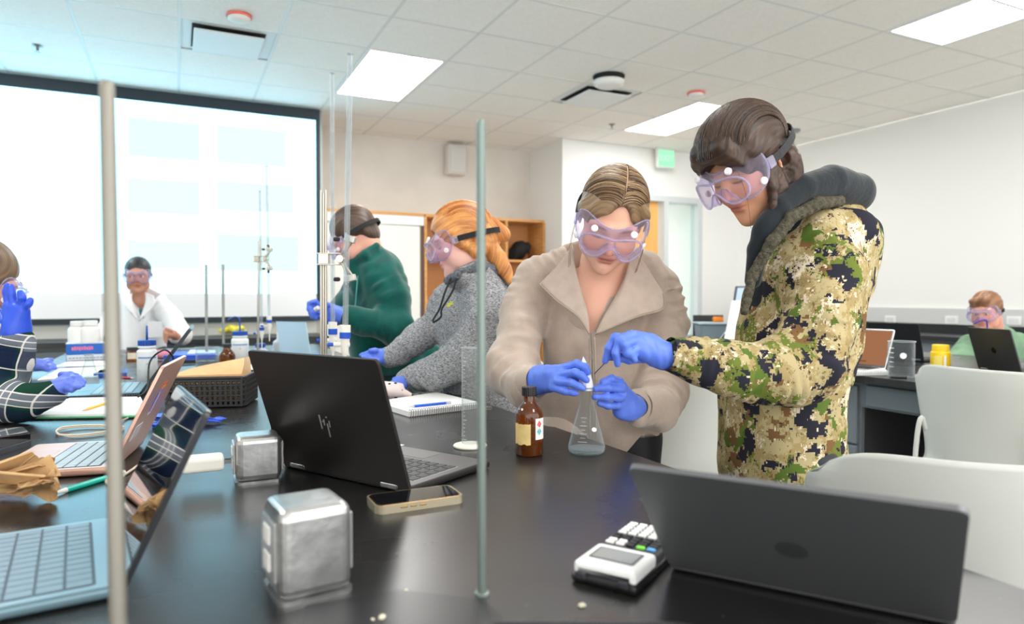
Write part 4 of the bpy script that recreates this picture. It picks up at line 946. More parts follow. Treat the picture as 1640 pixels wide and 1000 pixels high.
def washbottle(px, py, r, H, label, D=None, straw_h=.06, bend=True, s=1):
    t, q = bottle('wash_bottle', px, py, r, H, r * .82, H * .82, M('bottle_milky', (236, 240, 240), .4), None, label)
    O('cap', capgeo(q, r * .88, .022, H - .004), M('cap_blue', (24, 76, 170), .4), t)
    bl = M('cap_blue', (24, 76, 170), .4)
    P = [q + np.array([0, 0, H + .016]), q + np.array([0, 0, H + straw_h * .8]), q + np.array([0, 0, H + straw_h]) - RIGHT * .006 * s, q + np.array([0, 0, H + straw_h + .004]) - RIGHT * .03 * s, q + np.array([0, 0, H + straw_h - .012]) - RIGHT * .06 * s] if bend else [q + np.array([0, 0, H + .016]), q + np.array([0, 0, H + straw_h])]
    O('spout', tube(spline(P, 5) if bend else P, .004, 8), bl, t, smooth=True)
    f0 = TO(px)
    wrap('label_band', q, r + .0008, f0 - 55, f0 + 55, H * .66, H * .70, M('label_blue', (120, 160, 214), .6), t)
    rad = np.array([math.cos(R(f0)), math.sin(R(f0)), 0]); tan = np.array([-rad[1], rad[0], 0]); a = r * .75
    c = q + rad * (r + .001) + np.array([0, 0, H * .36]); P = [c + tan * a * x - rad * abs(x) * r * .35 + np.array([0, 0, y * a]) for x, y in ((0, 1), (1, 0), (0, -1), (-1, 0))]
    O('hazard_diamond', tube(P, .0012, 5, True), M('diamond_line', (110, 120, 120), .6), t)
    return t
washbottle(229, 617, .037, .158, 'large milky wash bottle with blue cap and straight blue spout', bend=False, straw_h=.075)
washbottle(380, 586, .042, .155, 'white wash bottle with bent blue spout right of the round brown bottle', straw_h=.085)
wj = M('jar_white', (240, 240, 238), .4)
# glove box and what stands on it
a, b = pw(106, 579), pw(180, 576); n_ = np.cross((0, 0, 1.), (b - a) / np.linalg.norm(b - a))
wv = np.linalg.norm(b - a); Mg = fr((a + b) / 2 + n_ * .055, (b - a), None, (0, 0, 1.)); gh = .092
gb_ = E('glove_box', Mg[:3, 3], 'blue and white cardboard glove box with pink lettering at the far left', 'box')
O('carton', xf(rbox(wv, .11, gh, .002, 1), Mg @ T(0, 0, gh / 2)), M('carton_blue', (30, 104, 196), .5), gb_)
O('lid', xf(rbox(wv + .004, .114, .004, .001, 1), Mg @ T(0, 0, gh + .002)), M('carton_white', (230, 238, 246), .5), gb_)
O('white_band', xf(cbox((0, -.0556, .017), (wv * .98, .001, .03)), Mg), M('carton_white', (230, 238, 246), .5), gb_)
O('print_panel', xf(cbox((wv * .41, -.0556, .064), (wv * .1, .001, .034)), Mg), M('carton_pale', (150, 190, 236), .5), gb_)
O('pink_print', xf(join([cbox((-wv * .36 + k * wv * .052, -.0563, .066 + .001 * (k % 3)), (wv * .044, .001, .017 + .003 * (k % 2))) for k in range(9)]), Mg), M('carton_pink', (226, 120, 176), .5), gb_)
O('grey_print', xf(join([cbox((-wv * .42 + k * wv * .075, -.0563, .015), (wv * .055, .001, .005)) for k in range(12)]), Mg), M('carton_text', (150, 160, 200), .5), gb_)
zb_ = TZ + gh + .004
for k, (dx, dy, r, H) in enumerate(((-.055, .02, .048, .115), (.005, -.012, .048, .118))):
    c = (Mg @ np.array([dx, dy, gh + .004, 1]))[:3]; t = E('plastic_bottle', c, ['white wide-mouth plastic bottle on the glove box, left one', 'white wide-mouth plastic bottle on the glove box, beside the small amber one'][k], 'bottle', 'white bottles on the glove box')
    O('body', lathe([(.001, 0), (r * .97, 0), (r, .004), (r, H * .62), (r * .8, H * .74), (r * .66, H * .76), (r * .66, H * .8)], c, 28), wj, t, smooth=True); O('cap', capgeo(c, r * .74, H * .24, H * .78), wj, t)
c = (Mg @ np.array([.09, -.01, gh + .004, 1]))[:3]; t = E('amber_bottle', c, 'tiny brown bottle standing on the right end of the glove box', 'bottle')
O('body', lathe([(.001, 0), (.021, 0), (.022, .004), (.022, .03), (.012, .042), (.011, .05)], c, 24), amber, t, smooth=True); O('cap', capgeo(c, .014, .014, .046), black, t)
# plastic jar, blue-capped jar, folder behind the burettes
t, q = bottle('plastic_bottle', 448, 577, .05, .135, .024, .09, clear('milky_clear', (232, 238, 240), .5, .55, .3), wj, 'translucent plastic bottle with white cap behind the black laptop', caph=.034)
t, q = bottle('plastic_bottle', 413, 585, .04, .10, .02, .06, clear('milky_clear', (232, 238, 240), .5, .55, .3), M('cap_blue', (24, 76, 170), .4), 'small translucent bottle with a blue cap at the foot of the far burette stand', caph=.02)
t, q = bottle('sample_jar', 505, 588, .026, .055, .022, .04, clear('milky_clear', (232, 238, 240), .5, .55, .3), M('cap_blue2', (40, 120, 214), .4), 'small clear jar with blue lid left of the main burette stand', caph=.014)
a, b = pd(452, 585, 3.64), pd(500, 585, 3.52); a[2] = b[2] = TZ
G = [[a * (1 - s) + b * s + np.array([0, 0, h * .215]) + W(np.array([-.05 * h, .06 * h, 0])) for s in np.linspace(0, 1, 4)] for h in np.linspace(0, 1, 4)]
O('pale_blue_folder', sheet(G, .004), M('folder_pale_blue', (186, 214, 232), .6), label='pale blue sheet leaning behind the black laptop next to the translucent bottle', cat='folder')
a, b = pd(486, 570, 3.6), pd(540, 570, 3.5); a[2] = b[2] = TZ + .0
# yellow bottle on the side bench
t, q = bottle('yellow_bottle', 1514, 594, .042, .108, .031, .082, M('yellow_plastic', (246, 206, 24), .35), M('yellow_cap', (250, 212, 40), .4), 'bright yellow plastic bottle on the side bench', caph=.03, capr=.036)
f0 = TO(1514); wrap('label_front', q, .0426, f0 - 40, f0 + 10, .022, .068, M('yellow_label', (238, 218, 110), .5), t); wrap('label_stripe', q, .0427, f0 + 20, f0 + 34, .02, .07, M('outlet_white', (238, 238, 236), .4), t)

# ------------------------------------------------------------ burette stands
stl = M('stand_steel', (196, 190, 180), .28, .9); rub = M('clamp_rubber', (34, 38, 40), .6)
def stand(px, D, ytop, lb, rr=.0062, n=1, grooves=False):
    b0 = pd(px, 600, D); b0[2] = TZ; tp = pd(px + (2 if n == 1 else 0), ytop, D)
    t = E('burette_stand', b0, lb, 'stand')
    O('base_plate', xf(rbox(.2, .13, .012, .003, 2), fr(b0 + W(np.array([.05, 0, .006])), RIGHT, FWD, (0, 0, 1.))), M('plate_white', (226, 228, 226), .35), t)
    if n == 1: O('rod', tube([b0 + np.array([0, 0, .01]), tp], rr, 14), stl, t)
    else:
        for k in range(n): O('rod', tube([b0 + RIGHT * (k - (n - 1) / 2) * rr * 1.2 + np.array([0, 0, .01]), tp + RIGHT * (k - (n - 1) / 2) * rr * 1.2 - np.array([0, 0, .01 * (k % 2)])], rr * .62, 12), stl, t)
    return t, b0
def burette(xt, yt, xb, yb, D, r, lb, sc_=1.0, valve_dir=-1, tipy=None):
    a, b = pd(xt, yt, D), pd(xb, yb, D); t = E('burette', b, lb, 'burette', 'glass burettes')
    ax_ = (a - b) / np.linalg.norm(a - b)
    O('tube', tube([b, a], r, 16, cap=False), clear('burette_glass', (238, 242, 244), .6, .10, .05, rim=(240, 244, 246)), t, smooth=True)
    O('inner_bore', tube([b, a], r * .45, 8, cap=False), clear('bore', (240, 244, 246), .5, .12, .05, rim=(250, 250, 250)), t, smooth=True)
    O('mouth', tube([a - ax_ * .002, a], r * 1.15, 16), clear('glass_rim', (210, 218, 220), .4, .35, .05), t)
    O('upper_joint', tube([b - ax_ * .018 * sc_, b + ax_ * .004], r * 1.9, 16), wp, t)
    O('blue_collar', tube([b - ax_ * .037 * sc_, b - ax_ * .018 * sc_], r * 2.0, 16), M('collar_blue', (26, 82, 200), .4), t)
    O('valve_body', tube([b - ax_ * .080 * sc_, b - ax_ * .037 * sc_], [r * 1.3, r * 1.7], 14), wp, t)
    v = b - ax_ * .056 * sc_
    O('stopcock', tube([v + RIGHT * .014 * sc_, v - RIGHT * .034 * sc_], r * .9, 10), wp, t); O('stopcock_tip', tube([v - RIGHT * .034 * sc_, v - RIGHT * .052 * sc_], r * .7, 10), M('collar_blue', (26, 82, 200), .4), t)
    O('tip', tube([b - ax_ * .080 * sc_, b - ax_ * .10 * sc_, b - ax_ * .15 * sc_], [r * 1.2, r * .5, r * .35], 10), wp, t)
    for k in range(0, 30):
        p = b + ax_ * (.03 + k * .012); 
        if (p - b).dot(ax_) > np.linalg.norm(a - b) * .75: break
    return t
def clamp(c, s, lb, D):
    """double burette clamp: two spring arms with rubber jaws"""
    t = E('burette_clamp', c, lb, 'clamp')
    Mk = fr(c, RIGHT, FWD, (0, 0, 1.)) @ np.diag([s, s, s, 1])
    O('bracket', xf(join([xf(rbox(.075, .022, .004, .001, 1), T(-.008, 0, .018)), xf(rbox(.075, .022, .004, .001, 1), T(-.008, 0, -.018)), xf(rbox(.035, .024, .034, .002, 1), T(-.022, 0, 0))]), Mk), stl, t)
    O('hub', xf(lathe([(.001, -.012), (.012, -.012), (.014, -.006), (.009, 0), (.014, .006), (.012, .012), (.001, .012)], n=16), Mk @ fr((.032, -.004, 0), (1, 0, 0), (0, 0, 1), (0, -1, 0))), stl, t)
    for q in (-1, 1):
        O('arm', xf(join([tube([(.03, -.006, q * .004), (.045, -.008, q * .03), (.052, -.008, q * .06), (.05, -.006, q * .085)], .0032, 8), tube([(.036, .0, q * .004), (.056, -.002, q * .035), (.075, -.006, q * .06)], .0036, 8)]), Mk), stl, t)
        j = O('jaw', xf(rbox(.036, .022, .022, .003, 2), Mk @ fr((.066, -.012, q * .064), (.96, -.1, -.25 * q), None, (.2 * q, 0, 1))), M('jaw_steel', (200, 198, 192), .4, .6), t)
        O('jaw_pad', xf(rbox(.014, .02, .02, .004, 2), Mk @ T(.052, .004, q * .085)), rub, t)
        O('knob', xf(rbox(.022, .014, .014, .005, 2), Mk @ T(.014, .02, q * .066)), rub, t)
        O('spring', xf(tube([(.032 + .004 * math.sin(i * 1.6), .004 * math.cos(i * 1.6) - .01, q * (.004 + i * .0012)) for i in range(14)], .0011, 5), Mk), stl, t)
    return t
DS = 2.15
t, b0 = stand(518, DS, 305, 'main ribbed steel burette stand behind the black laptop', .0062, 3)
burette(532, 117, 533, 518, DS + .10, .0075, 'left glass burette of the main stand, slightly shorter', 1.0)
burette(561, 86, 553, 523, DS - .05, .0085, 'right glass burette of the main stand, the tallest', 1.0)
clamp(pd(530, 415, DS - .02), .95, 'steel double clamp gripping the tall burettes on the main stand', DS)
DF = 3.35
t, b0 = stand(413, DF, 386, 'far steel burette stand in front of the projection screen', .006)
burette(416, 306, 419, 520, DF + .06, .0062, 'thin left glass burette on the far stand', .8)
burette(427, 266, 431, 508, DF + .03, .0066, 'thin right glass burette on the far stand', .8)
clamp(pd(417, 415, DF - .02), .72, 'small dark clamp on the far burette stand', DF)
for px, lb in ((331, 'thin plain steel rod on the far bench, left one of the pair'), (358, 'thin plain steel rod on the far bench, right one of the pair')):
    b0 = pd(px, 560, 3.9); b0[2] = TZ; t = E('support_rod', b0, lb, 'rod', 'plain rods on the far bench')
    O('shaft', tube([b0, pd(px - 1, 424, 3.9)], .0075, 10), rodm, t); O('foot', xf(rbox(.14, .1, .01, .003, 1), fr(b0 + np.array([0, 0, .005]), RIGHT, FWD, (0, 0, 1.))), rodm, t)

# ------------------------------------------------------------ notebooks, papers, pens
def quadslab(name, pts, z0, z1, m, parent=None, **k):
    P = [pw(*p) for p in pts]; n = len(P)
    return O(name, (np.array([(p[0], p[1], z) for z in (z0, z1) for p in P]), [tuple(range(n - 1, -1, -1)), tuple(range(n, 2 * n))] + [(i, (i + 1) % n, n + (i + 1) % n, n + i) for i in range(n)]), m, parent, **k)
paper = M('paper', (240, 240, 240), .8)
def notebook(pts, th, label, spiral, cover=None, pages=paper):
    P = [pw(*p) for p in pts]; c = sum(P) / len(P); t = E('notebook', (c[0], c[1], TZ), label, 'notebook')
    quadslab('back_cover', pts, TZ, TZ + .002, cover or M('cardboard_grey', (120, 118, 114), .7), t)
    quadslab('page_block', pts, TZ + .002, TZ + th, pages, t)
    a, b = P[spiral[0]], P[spiral[1]]; L = np.linalg.norm(b - a); n = int(L / .0075); u = (b - a) / L; nn_ = np.cross((0, 0, 1), u)
    g = []
    for k in range(n):
        c = a + u * (k + .5) * L / n; g.append(tube([c + nn_ * math.cos(x) * .007 + np.array([0, 0, th / 2 + .0035 + math.sin(x) * (th / 2 + .0025)]) for x in np.linspace(.2, 2 * PI - .2, 9)], .0008, 4))
    me0 = None
    for q in g[:90]: O('spiral_ring', q, M('ring_dark', (70, 70, 74), .3, .8), t)
    return t
notebook([(655, 669), (775, 655), (700, 636), (600, 652)], .017, 'white spiral notebook with a blue pen on it beside the graduated cylinder', (0, 1))
notebook([(34, 672), (238, 669), (225, 641), (112, 643)], .012, 'open spiral notebook with a yellow pencil on it at the left', (3, 2))
quadslab('green_folder', [(33, 674), (228, 671), (226, 668), (37, 671)], TZ + .0045, TZ + .0062, M('folder_green', (40, 150, 96), .6), label='thin green edge of a folder under the open notebook', cat='folder')
notebook([(1335, 603), (1423, 602), (1412, 592), (1335, 590)], .016, 'white spiral notebook on the side bench by the brown-screened laptop', (0, 1))
def pen(name, p0, p1, z, r, body, tipm, label, cat='pen', tipl=.18, capm=None, z1=None):
    a, b = pw(*p0, z + r), pw(*p1, z + r)
    if z1: b = pw(*p1, z1)
    t = E(name, (a + b) / 2 - np.array([0, 0, r]), label, cat); d = b - a
    O('barrel', tube([a + d * tipl, b - d * (.12 if capm else 0)], r, 12), body, t); O('tip', tube([a, a + d * tipl], [r * .2, r * .92], 12), tipm, t)
    if capm: O('end_cap', tube([b - d * .12, b], r * .95, 12), capm, t)
    return t
pen('ballpoint_pen', (652, 652), (722, 645), TZ + .017, .0042, M('pen_blue', (24, 92, 214), .4), clear('pen_clear', (226, 230, 236), .5, .5), 'blue pen with clear tip lying on the white spiral notebook', capm=clear('pen_clear', (226, 230, 236), .5, .5), tipl=.16)
pen('pencil', (132, 658), (180, 643), TZ + .012, .0038, M('pencil_yellow', (244, 190, 60), .5), M('pencil_wood', (222, 184, 136), .7), 'yellow pencil lying on the open notebook', cat='pencil', tipl=.14)
pen('stylus_pen', (80, 793), (199, 757), TZ, .0052, M('pen_teal', (20, 176, 160), .35), wp, 'teal pen with white ends lying before the rose gold laptop', capm=wp, tipl=.2)
pen('marker_pen', (50, 618), (130, 607), TZ + .002, .004, M('pen_crimson', (206, 36, 76), .4), M('pen_crimson', (206, 36, 76), .4), 'crimson pen lying beside the plaid sleeve')
pen('red_pen', (215, 606), (190, 605), TZ, .004, M('pen_red2', (214, 60, 60), .4), M('pen_clear_w', (230, 230, 232), .4), 'small red pen at the foot of the wash bottle')
pen('black_pen', (1424, 604), (1452, 605), TZ, .005, black, black, 'black pen on the side bench next to the notebook')
quadslab('paper_sheet', [(60, 610), (180, 601), (170, 588), (95, 592)], TZ, TZ + .004, M('paper_cream', (240, 236, 224), .8), label='stack of cream paper under the crimson pen at the left', cat='paper')
quadslab('paper_sheet', [(88, 588), (180, 586), (176, 578), (108, 580)], TZ, TZ + .002, paper, label='white sheet of paper in front of the glove box', cat='paper')
quadslab('paper_pad', [(396, 616), (470, 611), (470, 605), (398, 606)], TZ, TZ + .018, paper, label='white paper pad right of the basket, nearest the black laptop', cat='paper')
quadslab('paper_pad', [(390, 604), (470, 600), (462, 594), (402, 594)], TZ, TZ + .030, M('paper_ivory', (226, 222, 212), .8), label='thick ivory binder behind the white paper pad', cat='binder')
t = E('dissecting_tray', pw(165, 598), 'shallow blue plastic tray behind the left flask', 'tray')
quadslab('tray_floor', [(150, 604), (203, 602), (205, 592), (160, 594)], TZ, TZ + .004, M('tray_blue', (34, 84, 180), .4), t); quadslab('tray_wall', [(150, 605), (203, 603), (203, 601.5), (150, 603.5)], TZ, TZ + .016, M('tray_blue', (34, 84, 180), .4), t)
t = E('blue_rack', pw(280, 573), 'flat blue and white rack beyond the far laptop', 'rack'); quadslab('rack_body', [(262, 579), (345, 577), (345, 570), (268, 571)], TZ, TZ + .03, M('tray_blue2', (40, 84, 206), .45), t); quadslab('rack_top', [(300, 576), (346, 575), (345, 570), (305, 570)], TZ + .03, TZ + .034, M('rack_white', (216, 224, 240), .5), t)
blob = SD(.006); c = pv(262, 572, 3.75); c[2] = TZ + .03
for k in range(4): blob.ell(c + np.array([k * .02 - .03, 0, 0]), (.02, .03, .026), .01)
V, Q = blob.build(); OS('pink_cloth', V, Q, M('cloth_pink', (232, 150, 168), .8), label='small pink rag beside the blue rack', cat='cloth')
blob = SD(.008); c = pv(375, 540, 6.2); c[2] = TZ + .06
r_ = np.random.RandomState(2)
for k in range(9): a = c + r_.uniform(-1, 1, 3) * (.1, .04, .03); blob.cap(a, a + r_.uniform(-1, 1, 3) * (.08, .03, .03), .022, .014, .02)
V, Q = blob.build(); OS('rubber_gloves', V, Q, M('glove_yellow', (232, 214, 70), .5), label='yellow rubber gloves heaped on the counter under the screen', cat='gloves')
t = E('red_caddy', pd(408, 560, 3.75) * np.array([1, 1, 0]) + np.array([0, 0, TZ]), 'small dark red instrument at the foot of the far stand', 'instrument')
O('case', xf(rbox(.07, .05, .05, .006, 2), T(*(WL[t.name] + np.array([0, 0, .026])))), M('case_maroon', (86, 24, 44), .5), t); O('dial', xf(lathe([(.001, 0), (.01, 0), (.01, .004)], n=12), fr(WL[t.name] + np.array([0, -.026, .03]), (1, 0, 0), (0, 0, 1), (0, -1, 0))), M('dial_red', (230, 60, 80), .4), t)

# charging cable coil
P = []
for k in range(60):
    a = k / 59 * 2 * PI * 2.2; rr = .062 + .006 * math.sin(k * .7); c = pw(140, 693)
    P.append(c + RIGHT * math.cos(a) * rr * 1.25 + FWD * math.sin(a) * rr + np.array([0, 0, .003 + .003 * (k / 20 % 1) + (.003 if k > 30 else 0)]))
P += [P[-1] + (pw(205, 672) + np.array([0, 0, .004]) - P[-1]) * s for s in (.5, 1)]
O('charging_cable', tube(spline(P, 2), .0022, 7), M('cable_beige', (222, 208, 188), .5), label='beige charging cable coiled behind the rose gold laptop', cat='cable', smooth=True)
P = [pw(200, 765) + np.array([0, 0, .003]), pw(172, 770) + np.array([0, 0, .003]), pw(176, 778) + np.array([0, 0, .003]), pw(205, 760) + np.array([0, 0, .004]), pw(222, 748) + np.array([0, 0, .004])]
O('charging_cable', tube(spline(P, 5), .0025, 7), M('cable_beige', (222, 208, 188), .5), label='short loop of beige cable at the corner of the rose gold laptop', cat='cable', smooth=True)
P = [pd(221, 636, 2.2), pd(236, 622, 2.25), pd(240, 580, 2.3), pd(262, 561, 2.3), pd(276, 570, 2.35), pd(278, 580, 2.4), pd(286, 592, 2.42)]
for p in (P[0], P[-1]): p[2] = max(p[2], TZ + .005)
O('power_lead', tube(spline(P, 6), .003, 7), black, label='black cord arching up beside the large wash bottle', cat='cord', smooth=True)
# phones at the left edge
for k, (pts, z0, z1, lb, m_) in enumerate((([(-30, 737), (50, 714), (42, 705), (-30, 718)], .0, .012, 'grey phone case lying at the left edge under the black one', M('case_grey', (70, 74, 80), .3)), ([(-30, 722), (49, 712), (40, 702), (-30, 708)], .012, .026, 'black glossy phone at the left edge on top of the grey case', M('case_black', (20, 18, 24), .12)))):
    t = E('phone', pw(10, 715) + np.array([0, 0, z0]), lb, 'phone'); quadslab('phone_body', pts, TZ + z0, TZ + z1 - .001, m_, t); quadslab('phone_display', [(x + (2 if x < 0 else -3), y * .998) for x, y in pts], TZ + z1 - .001, TZ + z1, M('phone_glass', (8, 12, 18), .05, coat=1), t)
# box peeking out behind the black laptop
t = E('tissue_carton', pw(455, 720), 'white carton with black top mostly hidden behind the black laptop', 'box'); quadslab('carton', [(436, 708), (456, 748), (480, 742), (470, 700)], TZ, TZ + .030, M('carton_grey_white', (214, 212, 206), .6), t); quadslab('carton_top', [(434, 708), (454, 741), (480, 738), (470, 700)], TZ + .03, TZ + .036, black, t)

# crumpled gloves, paper, pouch
gm_ = M('nitrile_crumple', (70, 108, 226), .4)
def folded(name, c, size, m, label, cat, seed, n=14, nx=22, th=.0012, out=(.07, .05, .05), ang=75):
    r = np.random.RandomState(seed); u, v = np.meshgrid(np.linspace(-1, 1, nx), np.linspace(-1, 1, nx), indexing='ij')
    P = np.stack([u, v, 0 * u], -1).reshape(-1, 3)
    for i in range(n):
        nv = r.randn(3); nv /= np.linalg.norm(nv); o = P[r.randint(len(P))] * .7; sd = (P - o) @ nv > 0
        ax_ = np.cross(nv, r.randn(3)); ax_ /= np.linalg.norm(ax_); Rm = np.array(Matrix.Rotation(R(r.uniform(25, ang)) * r.choice([-1, 1]), 3, Vector(ax_)))
        P[sd] = (P[sd] - o) @ Rm.T + o
    for k in range(3):
        a, b = np.percentile(P[:, k], [1, 99]); P[:, k] = (P[:, k] - (a + b) / 2) / (b - a) * 2
    P = np.clip(P, -1.15, 1.15); P[:, 2] = P[:, 2] * .9 - .25 * P[:, 2] * (P[:, 0] ** 2 + P[:, 1] ** 2) / 2
    P = P * np.array(out) + r.uniform(-.0006, .0006, P.shape); P[:, 2] += .001 - P[:, 2].min()
    G = W(P + np.array([c[0], c[1], TZ])).reshape(nx, nx, 3)
    return O(name, sheet(G, th), m, None, label=label, cat=cat)
folded('crumpled_glove', Vf(pw(252, 684)), 1, gm_, 'crumpled blue glove half hidden behind the front laptop screen, left one', 'glove', 3, 12, 24, .0014, (.045, .03, .018))
folded('crumpled_glove', Vf(pw(326, 680)), 1, gm_, 'crumpled blue glove lying in front of the black basket, right one', 'glove', 8, 12, 24, .0014, (.05, .026, .015))
folded('crumpled_paper', Vf(pw(30, 806)), 1, M('kraft', (206, 170, 122), .8, var=((188, 150, 104), 20)), 'crumpled brown paper towel at the left edge of the bench', 'paper', 5, 16, 30, .0012, (.072, .05, .042))
# polka dot pouch
m, nt, b = newmat('polka_cloth'); vo = nt.nodes.new('ShaderNodeTexVoronoi'); vo.inputs['Scale'].default_value = 42; vo.inputs['Randomness'].default_value = .55
nt.links.new(mp(nt).outputs[0], vo.inputs['Vector']); f = mth(nt, 'LESS_THAN', vo.outputs['Distance'], .27)
nt.links.new(mix(nt, f, lin((240, 224, 222)), lin((34, 30, 34))), b.inputs['Base Color']); b.inputs['Roughness'].default_value = .8
s = SD(.004); c = Vf(pw(630, 641)) + [0, 0, .0]
s.chain([(c + [-.04, .0, .03], .026), (c + [.015, 0, .026], .024), (c + [.055, 0, .012], .01)], .02).cap(c + [.0, 0, .04], c + [.03, 0, .047], .012, .008, .012).cap(c + [.05, 0, .012], c + [.066, -.004, .006], .007, .004, .006)
V, Q = s.build(1, lambda v: .003 * folds(v, 8, 26, (1, 1, 1))); V[:, 2] += TZ + .004 - V[:, 2].min()
OS('pencil_pouch', V, Q, m, None, label='pink pouch with black polka dots behind the black laptop', cat='pouch')
pen('highlighter', (655, 641), (610, 646), TZ, .0085, M('marker_violet', (104, 84, 214), .4), M('marker_pale', (222, 224, 190), .5), 'violet highlighter pen lying under the polka dot pouch', cat='pen', tipl=.14)
q = pw(666, 634); O('eraser', xf(rbox(.02, .012, .008, .002, 2), T(q[0], q[1], TZ + .0045, .3)), M('eraser_white', (240, 236, 232), .7), label='small white eraser right of the polka dot pouch', cat='eraser')
q = pw(650, 646); O('thin_black_pen', tube([pw(638, 645, TZ + .004), pw(664, 644, TZ + .004)], .0035, 8), black, label='short black pen behind the white spiral notebook', cat='pen')
q = pw(783, 657); t = E('keyring', q, 'small silver clip right of the graduated cylinder by the bench edge', 'clip')
for k in range(4): O('wire_loop', tube([q + RIGHT * (.006 * k - .012) + np.array([0, .006 * math.cos(a), .006 + .006 * math.sin(a)]) for a in np.linspace(0, 5.5, 10)], .0012, 5), stl, t)

# basket of black plastic weave with kraft paper
A0, B0 = pw(265, 656), pw(391, 653); u = (B0 - A0); wb = np.linalg.norm(u); u /= wb; n_ = np.cross((0, 0, 1.), u); db = .19; hb = .094
bk = E('basket', A0 + u * wb / 2 + n_ * db / 2, 'black woven plastic basket holding brown paper sheets', 'basket')
bp = M('basket_black', (30, 30, 31), .4); Mb_ = fr(A0 + u * wb / 2 + n_ * db / 2, u, n_, (0, 0, 1.))
O('floor_panel', xf(prism(rrect(-wb / 2 + .004, -db / 2 + .004, wb / 2 - .004, db / 2 - .004, .01), .002, .005), Mb_), bp, bk)
nb = 6
for k in range(nb):
    z = .008 + k * .0158; o_ = rrect(-wb / 2, -db / 2, wb / 2, db / 2, .012, 3); P = [(x * (1 + .0), y, z) for x, y in o_]
    P = [(x * (1 - .0), y, z) for x, y, z in P]
    O('weave_band', xf(tube([(x, y, zz) for x, y, zz in P], .0050, 6, True), Mb_), bp, bk)
rib = xf(rbox(.0095, .0062, hb - .004, .001, 1), T(0, 0, 0)); rme = mesh('rib', rib[0] @ Mb_[:3, :3].T, rib[1], bp)
nx_, ny_ = 15, 12
for k in range(nx_):
    for s_ in (-1, 1): inst('rib', rme, (Mb_ @ np.array([-wb / 2 + .008 + (wb - .016) * k / (nx_ - 1), s_ * db / 2, hb / 2 + .002, 1]))[:3], bk)
for k in range(ny_):
    for s_ in (-1, 1): inst('rib', rme, (Mb_ @ np.array([s_ * wb / 2, -db / 2 + .012 + (db - .024) * k / (ny_ - 1), hb / 2 + .002, 1]))[:3], bk)
O('rim', xf(tube([(x, y, hb) for x, y in rrect(-wb / 2, -db / 2, wb / 2, db / 2, .014, 4)], .0052, 8, True), Mb_), bp, bk, smooth=True)
kr = M('kraft_paper', (218, 178, 128), .75, var=((208, 166, 116), 14))
def bq(name, P, m_, lb): O(name, sheet([[np.array(p) * (1 - s) + np.array(q_) * s for s in np.linspace(0, 1, 4)] for p, q_ in P], .0012), m_, None, label=lb, cat='paper')
mb = lambda x, y, z: (Mb_ @ np.array([x, y, z, 1]))[:3]
bq('brown_paper', [(mb(-wb / 2 + .008, -db / 2 + .012, hb - .02), mb(wb / 2 - .008, -db / 2 + .012, hb - .02)), (mb(-wb / 2 + .01, -db / 2 + .014, hb + .008), mb(wb / 2 - .01, -db / 2 + .014, hb + .010)), (mb(-wb / 2 + .04, .01, hb + .02), mb(wb / 2 - .02, .0, hb + .034)), (mb(-wb / 2 + .08, .05, hb + .028), mb(wb / 2 - .03, .05, hb + .05))], kr, 'sheet of brown kraft paper sticking out of the black basket')
bq('brown_paper', [(mb(.0, .06, .03), mb(wb / 2 - .01, .06, .03)), (mb(.02, .065, hb), mb(wb / 2 - .012, .065, hb)), (mb(.05, .07, hb + .035), mb(wb / 2 - .016, .07, hb + .055))], M('kraft_light', (232, 204, 164), .75), 'paler brown paper sheet at the back of the black basket')
O('brown_napkins', xf(rbox(wb - .03, db - .06, hb - .02, .01, 2), Mb_ @ T(0, 0.005, hb / 2)), kr, label='block of brown paper napkins inside the black basket', cat='paper')

